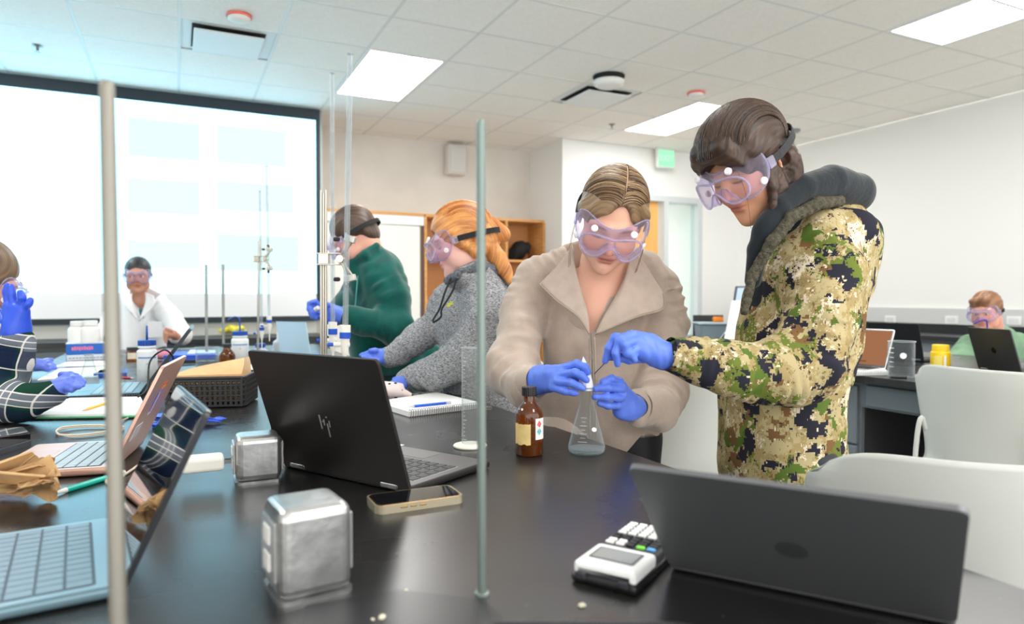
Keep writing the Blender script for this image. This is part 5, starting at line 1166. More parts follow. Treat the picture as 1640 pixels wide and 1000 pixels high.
# ------------------------------------------------------------ chairs
shellm = M('chair_grey', (194, 197, 192), .42); chrome = M('chair_frame', (176, 178, 178), .3, .9)
def chair(px, py_top, D, facing, label, wtop=.46, ztop=.94, hb=.36, off=0):
    """facing = V-frame angle (deg) of the seat's front, 0 = away from camera, 90 = picture left"""
    c = pv(px, py_top, D); a = R(facing); f = np.array([-math.sin(a), math.cos(a), 0]); s_ = np.array([f[1], -f[0], 0])
    c[2] = 0; t = E('lab_chair', W(c), label, 'chair', 'grey shell lab chairs')
    G = []
    prof = [(-.055, ztop, .0), (-.045, ztop - .06, .005), (-.02, ztop - .16, .02), (0, ztop - .27, .03), (.012, ztop - .36, .03), (.04, ztop - .42, .02), (.10, ztop - .445, .01), (.22, ztop - .435, .0), (.36, ztop - .425, 0), (.44, ztop - .44, 0)]
    for i, (y, z, cv) in enumerate(prof):
        wd = (wtop * (.5 if i == 0 else .5)) * (1 - .0 * i) * (1 if i < 3 else .97); row = []
        for k in range(25):
            q = -1 + k / 12; edge = (1 - abs(q) ** 6) if i == 0 else 1
            zz = z - (.05 * abs(q) ** 8 if i == 0 else 0); wx = q * (wd - (.012 if i == 0 else 0))
            row.append(W(c + s_ * wx + f * (y + .10 * q * q * (1 if i < 5 else .2)) + np.array([0, 0, zz + (.02 * q * q if i > 5 else 0)])))
        G.append(row)
    # refine
    G = np.array(G); G = np.array([spline([g for g in G[:, k]], 4) for k in range(25)]).transpose(1, 0, 2)
    O('shell', sheet(G, .007), shellm, t, smooth=True)
    wt = W(c); 
    def P(x, y, z): return W(c + s_ * x + f * y + np.array([0, 0, z]))
    for x in (-1, 1):
        O('leg', tube(spline([P(x * .19, .08, ztop - .47), P(x * .215, .02, ztop - .50), P(x * .25, -.06, 0.01)], 4), .011, 10), chrome, t, smooth=True)
        O('leg', tube(spline([P(x * .19, .3, ztop - .46), P(x * .215, .36, ztop - .50), P(x * .25, .44, .01)], 4), .011, 10), chrome, t, smooth=True)
        O('back_bracket', tube(spline([P(x * .185, .0, ztop - .25), P(x * .19, -.02, ztop - .2), P(x * .20, -.03, ztop - .27), P(x * .215, -.03, ztop - .5)], 4), .009, 8), shellm, t, smooth=True)
    O('stretcher', tube([P(-.2, .1, ztop - .47), P(.2, .1, ztop - .47)], .01, 8), chrome, t); O('stretcher', tube([P(-.2, .3, ztop - .46), P(.2, .3, ztop - .46)], .01, 8), chrome, t)
chair(1590, 740, 1.06, -14, 'grey shell lab chair directly behind the grey laptop, only its back top visible', .52)
chair(1570, 592, 2.38, -62, 'grey shell lab chair drawn up to the side bench kneehole', .52)
chair(1120, 600, 2.45, 20, 'grey shell lab chair between the person in beige and the camouflage jacket', .50, hb=.36)
chair(1590, 590, 4.62, 20, 'grey shell lab chair the person in green sits on', .44, ztop=.9)
chair(800, 565, 3.15, 4, 'grey shell lab chair just visible behind the person in the grey hoodie', .44, ztop=.92)

# far entry corner: bin, wheeled table, white thing
def far(px, py, D): return pd(px, py, D)
q = pd(1137, 547, 5.33); zz = TZ; t = E('storage_bin', (q[0], q[1], TZ), 'grey plastic storage bin holding something orange at the far end of the side bench', 'bin')
Mx = fr((q[0], q[1], zz), RIGHT, FWD, (0, 0, 1.))
g = rbox(.18, .18, .135, .01, 2); V = g[0].copy(); V[:, 0] *= 1 + .9 * (V[:, 2] + .07); V[:, 1] *= 1 + .9 * (V[:, 2] + .07)
O('tub', xf((V, g[1]), Mx @ T(0, 0, .069)), M('bin_grey_blue', (128, 146, 156), .4), t); O('rim', xf(rbox(.24, .24, .014, .004, 2), Mx @ T(0, 0, .142)), M('bin_rim', (176, 192, 200), .4), t)
O('orange_item', xf(rbox(.07, .07, .04, .012, 2), Mx @ T(.06, 0, .171)), M('orange', (250, 140, 30), .6), None, label='bright orange item on top of the grey storage bin', cat='container')
O('dark_divider', xf(rbox(.24, .02, .20, .003, 1), Mx @ T(0.03, .16, .10)), M('board_black', (44, 46, 48), .6), None, label='dark upright panel behind the grey storage bin', cat='panel')
q = pd(1178, 553, 4.85); t = E('white_easel', (q[0], q[1], TZ), 'tall slanted white board standing on the side bench behind the camouflage jacket', 'board')
P = [far(1158, 553, 4.85), far(1240, 553, 4.85), far(1240, 482, 4.98), far(1172, 482, 4.98)]
P[0][2] = P[1][2] = TZ + .004
O('panel', sheet([[P[0], P[1]], [P[3], P[2]]], .012), M('easel_white', (238, 238, 240), .6), t)
O('brace', sheet([[P[3] * .3 + P[0] * .7, P[2] * .3 + P[1] * .7], [P[0] + FWD * .16, P[1] + FWD * .16]], .008), M('easel_white', (238, 238, 240), .6), t)
P = [far(1174, 486, 5.22), far(1210, 486, 5.22), far(1210, 459, 5.24), far(1178, 459, 5.24)]
t = E('monitor', (P[1][0], P[1][1], TZ), 'small monitor with a pale blue screen showing above the white board', 'monitor')
O('casing', sheet([[P[0], P[1]], [P[3], P[2]]], .02), M('monitor_dark', (40, 66, 78), .4), t)
cc = sum(P) / 4; P2 = [cc + (p - cc) * .84 - FWD * .012 for p in P]
O('display', sheet([[P2[0], P2[1]], [P2[3], P2[2]]], .002), emis('screen_pale_blue', (.58, .74, .92), 1.0), t)
O('stand', tube([(P[1] + P[0]) / 2, np.append(((P[1] + P[0]) / 2)[:2], TZ + .004)], .012, 8), chrome, t); O('stand_foot', xf(rbox(.14, .1, .01, .003, 1), T(*np.append(((P[1] + P[0]) / 2)[:2], TZ + .006))), chrome, t)
# ------------------------------------------------------------ people
skinc = lambda c: np.array(lin(c)[:3])
SKIN = M('skin', (225, 170, 145), .5, attr='col', spec=.35, sss=.12)
EYEW = M('eye_white', (236, 232, 228), .2); EYED = M('eye_dark', (40, 28, 22), .15)
nit = M('nitrile', (92, 126, 232), .42, bump=(30, .12))
def headM(c, f, up, s=1.0):
    f = np.array(f, float); f /= np.linalg.norm(f); up = np.array(up, float); x = np.cross(f, up); x /= np.linalg.norm(x); u = np.cross(x, f)
    A = np.eye(4); A[:3, 0] = x * s; A[:3, 1] = f * s; A[:3, 2] = u * s; A[:3, 3] = c; return A
def local(V, A): return (V - A[:3, 3]) @ np.linalg.inv(A[:3, :3]).T
def facesdf(s, fem=True, lid=True, jaw=1.0):
    s.ell((0, -.014, .036), (.073, .092, .082), .02)
    s.ell((0, .030, -.020), (.060, .058, .074), .03)
    s.ell((0, .052, -.085), (.030 * jaw, .030, .028), .035).ell((0, .069, -.101), (.014, .013, .011), .02)
    for q in (-1, 1):
        s.ell((q * .046 * jaw, .018, -.062), (.020, .030, .026), .03)
        s.ell((q * .036, .054, -.030), (.024, .022, .022), .025)
        s.cap((q * .012, .080, .020), (q * .045, .064, .020), .010, .009, .018)
        s.ell((q * .031, .094, -.001), (.017, .014, .011), .014, '-')
        s.ell((q * .031, .0655, -.001), (.0150, .0135, .0125), .003)
        s.cap((q * .074, -.012, .012), (q * .073, -.006, -.022), .010, .007, .006, sq=((1, .4, 0), .45))
        s.ell((q * .082, -.004, .0), (.006, .008, .014), .003, '-')
    s.cap((0, .080, .010), (0, .101, -.028), .0068, .0085, .012).ell((0, .102, -.031), (.0085, .008, .0075), .006)
    for q in (-1, 1): s.ell((q * .011, .091, -.035), (.0065, .008, .006), .006)
    for q in (-1, 1): s.ell((q * .006, .098, -.041), (.003, .004, .0025), .002, '-')
    s.ell((0, .083, -.0545), (.023, .0085, .0062), .006).ell((0, .0815, -.0655), (.019, .009, .0070), .006)
    s.ell((0, .095, -.0600), (.022, .010, .0011), .0022, '-'); s.ell((0, .088, -.077), (.014, .008, .004), .008, '-')
def facecol(V, A, base, brow=(96, 70, 52), lip=None, blush=.25, lash=True, stubble=0):
    P = local(V, A); b = skinc(base); C_ = np.tile(b, (len(V), 1)); x, y, z = np.abs(P[:, 0]), P[:, 1], P[:, 2]
    def mixc(m, c): 
        m = np.clip(m, 0, 1)[:, None]; C_[:] = C_ * (1 - m) + np.array(c) * m
    red = b * np.array([1.0, .72, .70]) 
    g = lambda cx, cy, cz, r: np.exp(-(((x - cx) ** 2 + (y - cy) ** 2 + (z - cz) ** 2) / r ** 2))
    mixc(g(.038, .07, -.03, .022) * blush * 2, red); mixc(g(0, .103, -.03, .014) * blush * 2, red); mixc(g(.078, -.005, 0, .025) * .5, red)
    if lip is None: lip = tuple(b * np.array([.80, .48, .50]))
    m = np.exp(-((x / .0225) ** 4)) * np.exp(-(((z + .0600) / .0098) ** 4)) * (y > .072); mixc(m * .85, lip)
    mixc(np.exp(-((x / .022) ** 4)) * np.exp(-(((z + .0600) / .0013) ** 2)) * (y > .06) * .7, b * .25)
    bw = np.exp(-(((x - .031) / .0165) ** 4)) * np.exp(-(((z - .0185 - .0035 * np.cos((x - .03) * 70)) / .0042) ** 2)) * (y > .045); mixc(bw * .85, skinc(brow))
    if lash: mixc(np.exp(-(((x - .031) / .0145) ** 6)) * np.exp(-(((z + .0065 - 14 * (x - .031) ** 2) / .0022) ** 2)) * (y > .06) * .85, skinc((40, 28, 24)))
    mixc(np.exp(-(((x - .031) / .016) ** 4)) * np.exp(-(((z - .001) / .010) ** 4)) * (y > .06) * .25, b * np.array([.6, .45, .42]))
    return C_
def coarse_body(pts_list, h=.014):
    s = SD(h)
    for ch, sq in pts_list: s.chain(ch, .03, sq=sq)
    return s.build(1)
def legs(c, hw=.09, f=(0, 1, 0), top=.80, knee=None):
    """hips to feet, standing on the floor, yaw frame"""
    c = np.array(c, float); f = np.array(f, float); x = np.array([f[1], -f[0], 0]); out = []
    for q in (-1, 1):
        p = c + x * q * hw; out.append(([(np.array([p[0], p[1], top]), .095), (np.array([p[0], p[1], .46]) + f * .02, .062), (np.array([p[0], p[1], .09]), .045)], None))
    return out
def shoes(person, c, hw, f, m):
    c = np.array(c, float); f = np.array(f, float); x = np.array([f[1], -f[0], 0])
    for q in (-1, 1):
        s = SD(.008); p = c + x * q * hw; p[2] = .045
        s.cap(p - f * .04, p + f * .15, .044, .034, .02).cap(p, p + np.array([0, 0, .06]), .045, .05, .03).fn((-9, -9, -1), (9, 9, .004), lambda X, Y, Z: Z - .004 + 0 * X + 0 * Y, .003)
        V, Q = s.build(1); OS('shoe', V, Q, m, person)
def hairobj(person, s, A, m, mode, amp=.0018, seed=0, name='hair', f=520):
    def comb(V):
        P = local(V, A); x, y, z = P[:, 0], P[:, 1], P[:, 2]
        if mode == 'part':      # combed down and back from a middle parting
            th = np.arctan2(np.abs(x + .012), z + .02); return np.stack([y + .035 * th, th * .1, x * 0 + .3 * np.sign(x + .012)], 1)
        if mode == 'arc':       # swept back over the ear
            r = np.sqrt((y + .0) ** 2 + (z + .03) ** 2 + .3 * x * x); return np.stack([r, np.arctan2(z + .03, y) * .1, x * .3], 1)
        if mode == 'short': return np.stack([x + z * .4, y * .6 + z * .2, z * .3], 1)
        return np.stack([x + y, z * .3, x * 0], 1)
    def disp(V):
        c = comb(V)[:, 0]; w = comb(V)[:, 1:].sum(1)
        return amp * (np.sin(c * f + 3 * np.sin(w * 30)) * .5 + .5 * np.sin(c * f * .37 + 2 * np.sin(w * 25 + 1)) + .6 * np.sin(c * f * .13 + 5 * w))
    V, Q = s.build(1, disp); return OS(name, V, Q, m, person, comb=comb(V))
# soft safety goggles: lens rim, clear skirt, lenses, vents, strap
gsk = clear('goggle_skirt', (247, 244, 252), .40, .05, .10, rim=(226, 222, 242)); grm = clear('goggle_rim', (236, 232, 248), .45, .26, .08, rim=(220, 214, 240)); gln = clear('goggle_lens', (252, 250, 253), .25, .04, .03)
def goggles(person, A, s=1.0, strapc=(26, 26, 28), straptilt=.0, vents=True, back=True, strapr=(.089, .115), sm=False):
    rim = [(0, .017), (.02, .0195), (.042, .0195), (.062, .012), (.071, -.004), (.069, -.022), (.056, -.035), (.038, -.038), (.023, -.030), (.013, -.016), (.005, -.0075), (0, -.0065)]
    con = [(0, .029), (.022, .032), (.046, .041), (.070, .046), (.083, .033), (.085, -.002), (.074, -.032), (.050, -.046), (.029, -.040), (.015, -.022), (.007, -.010), (0, -.008)]
    def full(L, yf):
        L = L + [(-x, z) for x, z in L[-2:0:-1]]; return [np.array([x, yf(x, z), z]) for x, z in L]
    rimp = spline(full(rim, lambda x, z: .122 - 5.0 * x * x), 4, True); conp = spline(full(con, lambda x, z: .098 - 7.5 * x * x - .004), 4, True)
    Tm = lambda P: [A[:3, :3] @ (np.array(p) * s) + A[:3, 3] for p in P]
    g = O('goggles', (W(np.array(Tm(rimp)) * 1.0), []) if False else tube([W(p) for p in Tm(rimp)], .0028 * s, 8, True), grm, person, smooth=True)
    rows = [[r_ * (1 - t) + c * t + np.array([0, 0, 0]) for r_, c in zip(rimp, conp)] for t in (0, .35, .7, 1)]
    rows = [r_ + [r_[0]] for r_ in rows]
    O('skirt', sheet([[W(p) for p in Tm(r_)] for r_ in rows], .0016), gsk, g, smooth=True)
    O('skirt_edge', tube([W(p) for p in Tm(conp)], .0021 * s, 6, True), grm, g, smooth=True)
    c0 = np.mean(rimp, 0); n = len(rimp)
    V = np.array([W(p) for p in Tm(rimp)]); cen = W(Tm([c0 + np.array([0, .006, 0])])[0])
    # lens: strips between upper and lower halves
    up_, lo_ = [], []
    order = sorted(range(n), key=lambda i: rimp[i][0]); xs_ = np.linspace(-.069, .069, 23); zr = np.array(rimp)
    def zat(x, top):
        c = [(p, q) for p, q in zip(rimp, rimp[1:] + rimp[:1]) if (p[0] - x) * (q[0] - x) <= 0 and p[0] != q[0]]
        z = [p[2] + (q[2] - p[2]) * (x - p[0]) / (q[0] - p[0]) for p, q in c]; return max(z) if top else min(z)
    G = [[np.array([x, .122 - 5 * x * x, zat(x, False) * (1 - t) + zat(x, True) * t]) for t in (0, .33, .66, 1)] for x in xs_]
    O('lens', sheet([[W(p) for p in Tm(r_)] for r_ in G], .0012), gln, g, smooth=True)
    if vents:
        for x, z, yy in ((.045, .030, .110), (-.045, .030, .110), (.079, -.020, .062), (-.079, -.020, .062)):
            o_ = np.array([x, yy - 3.2 * x * x if abs(x) < .06 else yy, z]); nrm_ = np.array([x * 6, .9, .5]) if abs(x) < .06 else np.array([np.sign(x), .35, -.2])
            a = Tm([o_])[0]; b = Tm([o_ + nrm_ / np.linalg.norm(nrm_) * .006])[0]
            O('vent_cap', tube([W(a), W(a * .3 + b * .7), W(b)], [.0085 * s, .0085 * s, .0066 * s], 14), M('vent_cap_white', (240, 240, 242), .5), g)
    # strap
    if back:
        P = []; ra, rb = strapr
        for i in range(25):
            t = i / 24; a = R(-38 + 256 * t) if False else R(28 - 236 * t)
            P.append(np.array([ra * math.cos(a), -.012 + rb * math.sin(a) if math.sin(a) < 0 else -.012 + .085 * math.sin(a), .006 + straptilt * max(0, -math.sin(a) + .25)]))
        G = [[p + np.array([0, 0, -.009]), p + np.array([0, 0, .009])] for p in P]
        O('strap', sheet([[W(q) for q in Tm(r_)] for r_ in G], .002), M('strap_%d' % strapc[0], strapc, .8), g)
        for q in (-1, 1):
            a = Tm([np.array([q * .086, .028, .004])])[0]; e = rbox(.008 * s, .022 * s, .026 * s, .003, 2)
            O('buckle', xf((e[0] @ (A[:3, :3] / np.linalg.norm(A[:3, 0])).T, e[1]), T(0, 0, 0)) if False else (W(e[0] @ (A[:3, :3] / np.linalg.norm(A[:3, 0])).T + a), e[1]), grm, g)
    return g
def glove(person, chains, palm, h=.0024, m=None, k=.006, name='glove', extra=None, amp=.0006):
    """chains: finger joint lists [(px,py,D,r)...]; palm: list of caps ((px,py,D,r),(px,py,D,r))"""
    s = SD(h); pt = lambda q: (pv(q[0], q[1], q[2]), q[3])
    for a, b in palm: s.chain([pt(a), pt(b)], .014)
    for c in chains: s.chain([pt(q) for q in c], k * .45)
    V, Q = s.build(1, (lambda v: amp * folds(v, 3, 60, (1, 1, 1))))
    return OS(name, V, Q, m or nit, person)
def P_(px, py, D, r=None): return (pv(px, py, D), r) if r is not None else pv(px, py, D)

def strands(parent, A, c, r, mode, n, cols, seed, rad=.0009, lo=0, hi=1):
    """fine strands lying on the hair, combed the same way"""
    q = np.random.RandomState(seed); c = np.array(c); r = np.array(r)
    for ci, cl in enumerate(cols):
        gs = []
        for k in range(n // len(cols)):
            if mode == 'part':
                y0 = q.uniform(-.75, .90); sd_ = 1 if q.rand() < .5 else -1; dr_ = q.uniform(.35, .6) * (1 - .85 * max(0, y0))
                fr_ = np.clip(1.75 - max(0, y0) * .95, .8, 1.75)
                P = [np.array([math.sin(t) * sd_ - .13 * math.cos(t), y0 * (1 - .15 * t) - dr_ * t * .8, math.cos(t)]) for t in np.linspace(.03, fr_, 11)]
                P = [np.array([p[0] * math.sqrt(max(.05, 1 - min(.9, p[1] ** 2))), p[1], p[2] * math.sqrt(max(.05, 1 - min(.9, p[1] ** 2)))]) for p in P]
            else:
                x0 = q.uniform(-1.9, 1.9); a0 = q.uniform(lo, lo + 35) + abs(x0) * 4; a1 = q.uniform(165, 215)
                P = [np.array([x0 * (1 - .15 * abs(t - .5)), math.cos(R(a0 + (a1 - a0) * t)), math.sin(R(a0 + (a1 - a0) * t))]) for t in np.linspace(0, 1, 13)]
            P = [p / np.linalg.norm(p) for p in P]; off = 1 + q.uniform(-.004, .012)
            pts = [W(A[:3, :3] @ (c + r * p * off) + A[:3, 3]) for p in P]
            gs.append(tube(pts, rad, 3, cap=False))
        o = O('strands', join(gs), M('strand_%d_%d' % (cl[0], cl[1]), cl, .4), parent, kind='stuff', smooth=True)
# ============================================================ woman in beige, at the flask
c = W(pv(958, 600, 1.90)); c[2] = 0
A1 = headM(pv(979, 352, 1.76), (-.11, -.80, -.60), (.13, -.58, .80), 1.06)
p1 = E('person', c, 'person in beige half-zip jacket and clear goggles looking down at the flask', 'person')
s = SD(.003); s.M = A1; facesdf(s); s.M = None
nb_ = pv(968, 425, 1.86)
s.cap(A1[:3, :3] @ np.array([0, -.03, -.06]) + A1[:3, 3], nb_, .050, .055, .03)
s.cap(nb_, pv(965, 480, 1.90), .058, .09, .04, sq=((0, 1, 0), .8)).ell(pv(960, 505, 1.875), (.095, .075, .10), .04)
s.cap(pv(910, 452, 1.93), pv(1022, 455, 1.93), .038, .038, .04)
V, Q = s.build(1)
Vc, Qc = coarse_body([([P_(955, 520, 1.93, .10), P_(955, 640, 1.93, .10), P_(965, 700, 1.96, .095)], ((0, 1, 0), .7)),
    ([P_(850, 460, 1.93, .045), P_(822, 590, 1.80, .035), P_(862, 606, 1.66, .028)], None), ([P_(1058, 465, 1.93, .045), P_(1060, 630, 1.80, .035), P_(1010, 648, 1.66, .028)], None)] + legs(Vf(c), .085, (0, -1, 0), .80))
zb_ = Vc[:, 2]
V, Q = joinq((V, Q), (Vc, Qc)); nV = len(V)
colr = facecol(V, A1, (228, 176, 152), lip=tuple(skinc((186, 104, 98))), blush=.3)
colr[nV - len(Vc):] = skinc((186, 170, 157)); xo_ = np.abs(V[:, 0] - pv(947, 530, 1.8)[0] - (V[:, 2] - pv(947, 533, 1.8)[2]) * .12)
colr[(xo_ > (V[:, 2] - pv(947, 533, 1.8)[2]) * .34 + .006) & (V[:, 2] < pv(950, 475, 1.85)[2])] = skinc((186, 170, 157)); colr[V[:, 2] < .82] = skinc((30, 30, 34))
OS('body', V, Q, SKIN, p1, col=colr)
shoes(p1, Vf(c), .085, (0, -1, 0), M('shoe_white', (220, 220, 216), .6))
# jacket
beige = M('beige_jersey', (184, 167, 154), .85, var=((176, 160, 147), 30), bump=(420, .15), sheen=.3, spec=.2)
s = SD(.0042)
s.chain([P_(962, 455, 1.93, .135), P_(955, 560, 1.92, .150), P_(958, 640, 1.91, .150), P_(965, 688, 1.92, .142)], .05, sq=((0, 1, 0), .74))
s.chain([P_(905, 428, 1.94, .055), P_(862, 452, 1.93, .064), P_(838, 500, 1.90, .066), P_(820, 590, 1.80, .064)], .035, fold=(.05, 2.2))
s.chain([P_(820, 590, 1.80, .066), P_(838, 618, 1.70, .055), P_(862, 612, 1.65, .041)], .03, fold=(.06, 1.6, 1))
s.chain([P_(1028, 430, 1.94, .055), P_(1052, 458, 1.93, .062), P_(1066, 520, 1.90, .060), P_(1062, 625, 1.80, .062)], .035, fold=(.05, 2.4, 2))
s.chain([P_(1058, 628, 1.80, .066), P_(1050, 655, 1.72, .058), P_(1022, 653, 1.655, .042)], .03, fold=(.06, 1.6))
s.cap(pv(1035, 690, 1.86), pv(985, 700, 1.84), .035, .05, .04); s.cap(pv(905, 640, 1.92), pv(905, 705, 1.93), .085, .08, .05, sq=((0, 1, 0), .8))
# hem pulled in, neck opening, hollow
def vcut(X, Y, Z):
    xc = pv(947, 530, 1.8)[0] + (Z - pv(947, 533, 1.8)[2]) * .12; z0_ = pv(947, 535, 1.8)[2]
    return np.maximum(np.abs(X - xc) - np.maximum((Z - z0_), 0) * .37, np.maximum(Y - 1.93, z0_ - Z)) + 0 * Y
z_ = pv(947, 533, 1.8)[2]
s.fn((.05, 1.6, z_ - .01), (.4, 1.95, z_ + .35), vcut, .012)
s.cap(pv(966, 380, 1.86), pv(964, 450, 1.885), .074, .070, .02, '-')
def jdisp(v):
    d = .0045 * folds(v, 11, 11, (1.2, 1, .45)) + .0028 * folds(v, 12, 26, (1, 1, .5))
    zt_ = pv(950, 690, 1.85)[2]; return d * np.clip((v[:, 2] - zt_) * 14 + .5, .25, 1)
V, Q = s.build(1, jdisp)
j1 = OS('jacket', V, Q, beige, p1)
def flap(name, rows, parent, m, th=.004, n=6):
    G = np.array([[pv(*q) for q in r_] for r_ in rows])
    G = np.array([spline(g, n) for g in G]); G = np.array([spline(G[:, k], n) for k in range(G.shape[1])])
    return O(name, sheet([[W(p) for p in r_] for r_ in G], th), m, parent, smooth=True)
flap('collar', [[(916, 392, 1.82), (900, 418, 1.80), (864, 455, 1.795)], [(918, 400, 1.80), (912, 440, 1.782), (893, 483, 1.772)], [(918, 418, 1.79), (928, 470, 1.762), (926, 508, 1.752)], [(921, 440, 1.80), (940, 500, 1.762), (944, 536, 1.745)]], j1, beige)
flap('collar', [[(1012, 398, 1.83), (1030, 420, 1.81), (1062, 470, 1.80)], [(1010, 412, 1.81), (1018, 450, 1.785), (1062, 495, 1.780)], [(1006, 430, 1.80), (996, 478, 1.765), (1020, 508, 1.762)], [(1002, 450, 1.81), (968, 506, 1.765), (953, 536, 1.745)]], j1, beige)
zm = M('zip_metal', (150, 146, 138), .35, .8)
O('zip', tube([W(pv(947, 534, 1.742)), W(pv(948, 560, 1.742)), W(pv(949, 600, 1.742)), W(pv(950, 640, 1.745))], .0022, 6), zm, j1)
for q in (-5.0, 5.0): O('zip_placket', tube(spline([W(pv(947 + q, 540, 1.749)), W(pv(948 + q, 580, 1.749)), W(pv(949 + q, 625, 1.752)), W(pv(950 + q, 700, 1.765))], 4), .0026, 6), beige, j1, smooth=True)
O('zip_pull', xf(rbox(.006, .003, .016, .001, 1), fr(W(pv(948, 572, 1.738)), RIGHT, FWD, (0, 0, 1.))), zm, j1)
for q in ([(864, 455, 1.79), (893, 483, 1.768), (926, 508, 1.748), (944, 536, 1.741)], [(1062, 470, 1.796), (1062, 495, 1.776), (1020, 508, 1.757), (953, 536, 1.741)]):
    O('seam', tube(spline([W(pv(*a)) for a in q], 5), .0022, 6), M('beige_dark', (160, 146, 130), .8), j1, smooth=True)
for q in (((836, 590), (846, 618), (838, 645)), ((1044, 628), (1052, 650), (1040, 682))):
    pass
for (ax, ay, aD), (bx_, by_, bD), rr in (((846, 612, 1.665), (862, 611, 1.635), .0405), ((1038, 655, 1.68), (1022, 652, 1.645), .042)):
    a, b = pv(ax, ay, aD), pv(bx_, by_, bD)
    O('cuff', tube([W(a), W(a * .6 + b * .4), W(b)], [rr, rr * 1.02, rr * .93], 28, cap=False), beige, j1, smooth=True)
# hair
s = SD(.0026); s.M = A1
s.ell((0, -.012, .041), (.0800, .1030, .0880), .01).ell((0, -.07, -.01), (.06, .045, .06), .03).ell((0, -.125, .02), (.03, .03, .03), .02)
for q in (-1, 1): s.cap((q * .070, .030, .040), (q * .073, -.02, .0), .014, .016, .02)
s.ell((0, .112, -.012), (.071, .082, .078), .004, '-'); s.ell((-.010, .085, .052), (.020, .04, .026), .02, '-'); s.cap((-.09, -.0, -.035), (.09, .0, -.035), .034, .034, .012, '-')
s.fn((-9, -9, -9), (9, 9, 9), lambda X, Y, Z: .02 + 0 * (X + Y + Z), .001)
V, Q = 0, 0
s.p.pop()
# parting groove
s.cap((-.012, .075, .10), (-.012, -.03, .130), .0035, .0035, .004, '-')
HM1 = hair_mat('hair_light_brown', (74, 54, 38), (164, 134, 100)); h1 = hairobj(p1, s, A1, HM1, 'part', .0008)
strands(h1, A1, (0, -.012, .041), (.0808, .1038, .0888), 'part', 700, [(70, 50, 34), (122, 96, 70), (182, 152, 116)], 3)
pts_ = [A1[:3, :3] @ (np.array([0, -.012, .041]) + np.array([.0800, .1030, .0880]) * .998 * (lambda d: d / np.linalg.norm(d))(np.array([-.13, math.cos(R(a)), math.sin(R(a))]))) + A1[:3, 3] for a in range(40, 112, 6)]
O('parting', tube([W(p) for p in pts_], .0016, 6), M('parting_skin', (206, 172, 146), .6), h1, smooth=True)
loc1 = lambda x, y, z: W(A1[:3, :3] @ np.array([x, y, z]) + A1[:3, 3])
for k, (dx, dz) in enumerate(((0, 0), (.002, -.01))):
    O('loose_strand', tube(spline([loc1(.083 + dx, .02, .0), loc1(.086 + dx, .035, -.05 + dz), loc1(.078 + dx, .06, -.11 + dz)], 5), .0007, 4), M('strand_brown', (130, 100, 72), .5), p1)
    O('loose_strand', tube(spline([loc1(-.083 - dx, .02, .0), loc1(-.088 - dx, .03, -.05 + dz), loc1(-.082 - dx, .05, -.12 + dz)], 5), .0007, 4), M('strand_brown', (130, 100, 72), .5), p1)
goggles(p1, A1, 1.0, straptilt=.01, strapr=(.088, .12))
# gloved hands
D = 1.532
glove(p1, [[(901, 590, D + .02, .0100), (924, 583, D - .005, .0088), (937, 588, D - .018, .0082), (942, 596, D - .018, .0076)],
           [(899, 600, D + .005, .0102), (921, 597, D - .02, .0090), (932, 602, D - .028, .0084), (939, 609, D - .028, .0076)],
           [(894, 611, D + .0, .0100), (916, 614, D - .022, .0088), (927, 619, D - .03, .0082), (934, 622, D - .03, .0075)],
           [(886, 621, D + .01, .0096), (905, 627, D - .012, .0082), (918, 629, D - .018, .0076), (923, 630, D - .02, .007)],
           [(880, 597, D + .05, .013), (905, 594, D + .055, .0105), (924, 603, D + .04, .009), (934, 612, D + .03, .008)]],
      [((856, 608, 1.645, .026), (897, 595, D + .02, .015)), ((856, 612, 1.645, .026), (896, 606, D + .012, .015)), ((857, 618, 1.645, .024), (890, 617, D + .012, .014)), ((850, 612, 1.655, .029), (866, 611, 1.63, .027)), ((864, 602, 1.63, .024), (884, 598, D + .03, .016))])
glove(p1, [[(992, 611, 1.547, .0098), (980, 607, 1.527, .0086), (966, 611, 1.522, .0080)],
           [(996, 623, 1.542, .0100), (974, 621, 1.517, .0088), (955, 623, 1.517, .0080)],
           [(994, 637, 1.544, .0098), (972, 636, 1.517, .0086), (953, 636, 1.517, .0078)],
           [(992, 650, 1.557, .0090), (974, 650, 1.534, .0078), (960, 646, 1.532, .007)],
           [(1000, 640, 1.592, .012), (980, 626, 1.587, .010), (962, 618, 1.577, .0085)]],
      [((1010, 650, 1.602, .025), (993, 616, 1.557, .013)), ((1008, 652, 1.602, .026), (995, 632, 1.552, .015)), ((1006, 656, 1.602, .024), (992, 648, 1.562, .014)), ((1018, 652, 1.617, .026), (1004, 652, 1.592, .027)), ((1004, 660, 1.592, .018), (992, 660, 1.572, .015))])
a, b = pv(1020, 651, 1.638), pv(1011, 652, 1.615)
O('watch_strap', tube([W(a), W(b)], .0315, 28, cap=True), M('strap_navy', (36, 38, 52), .6), p1, smooth=True)

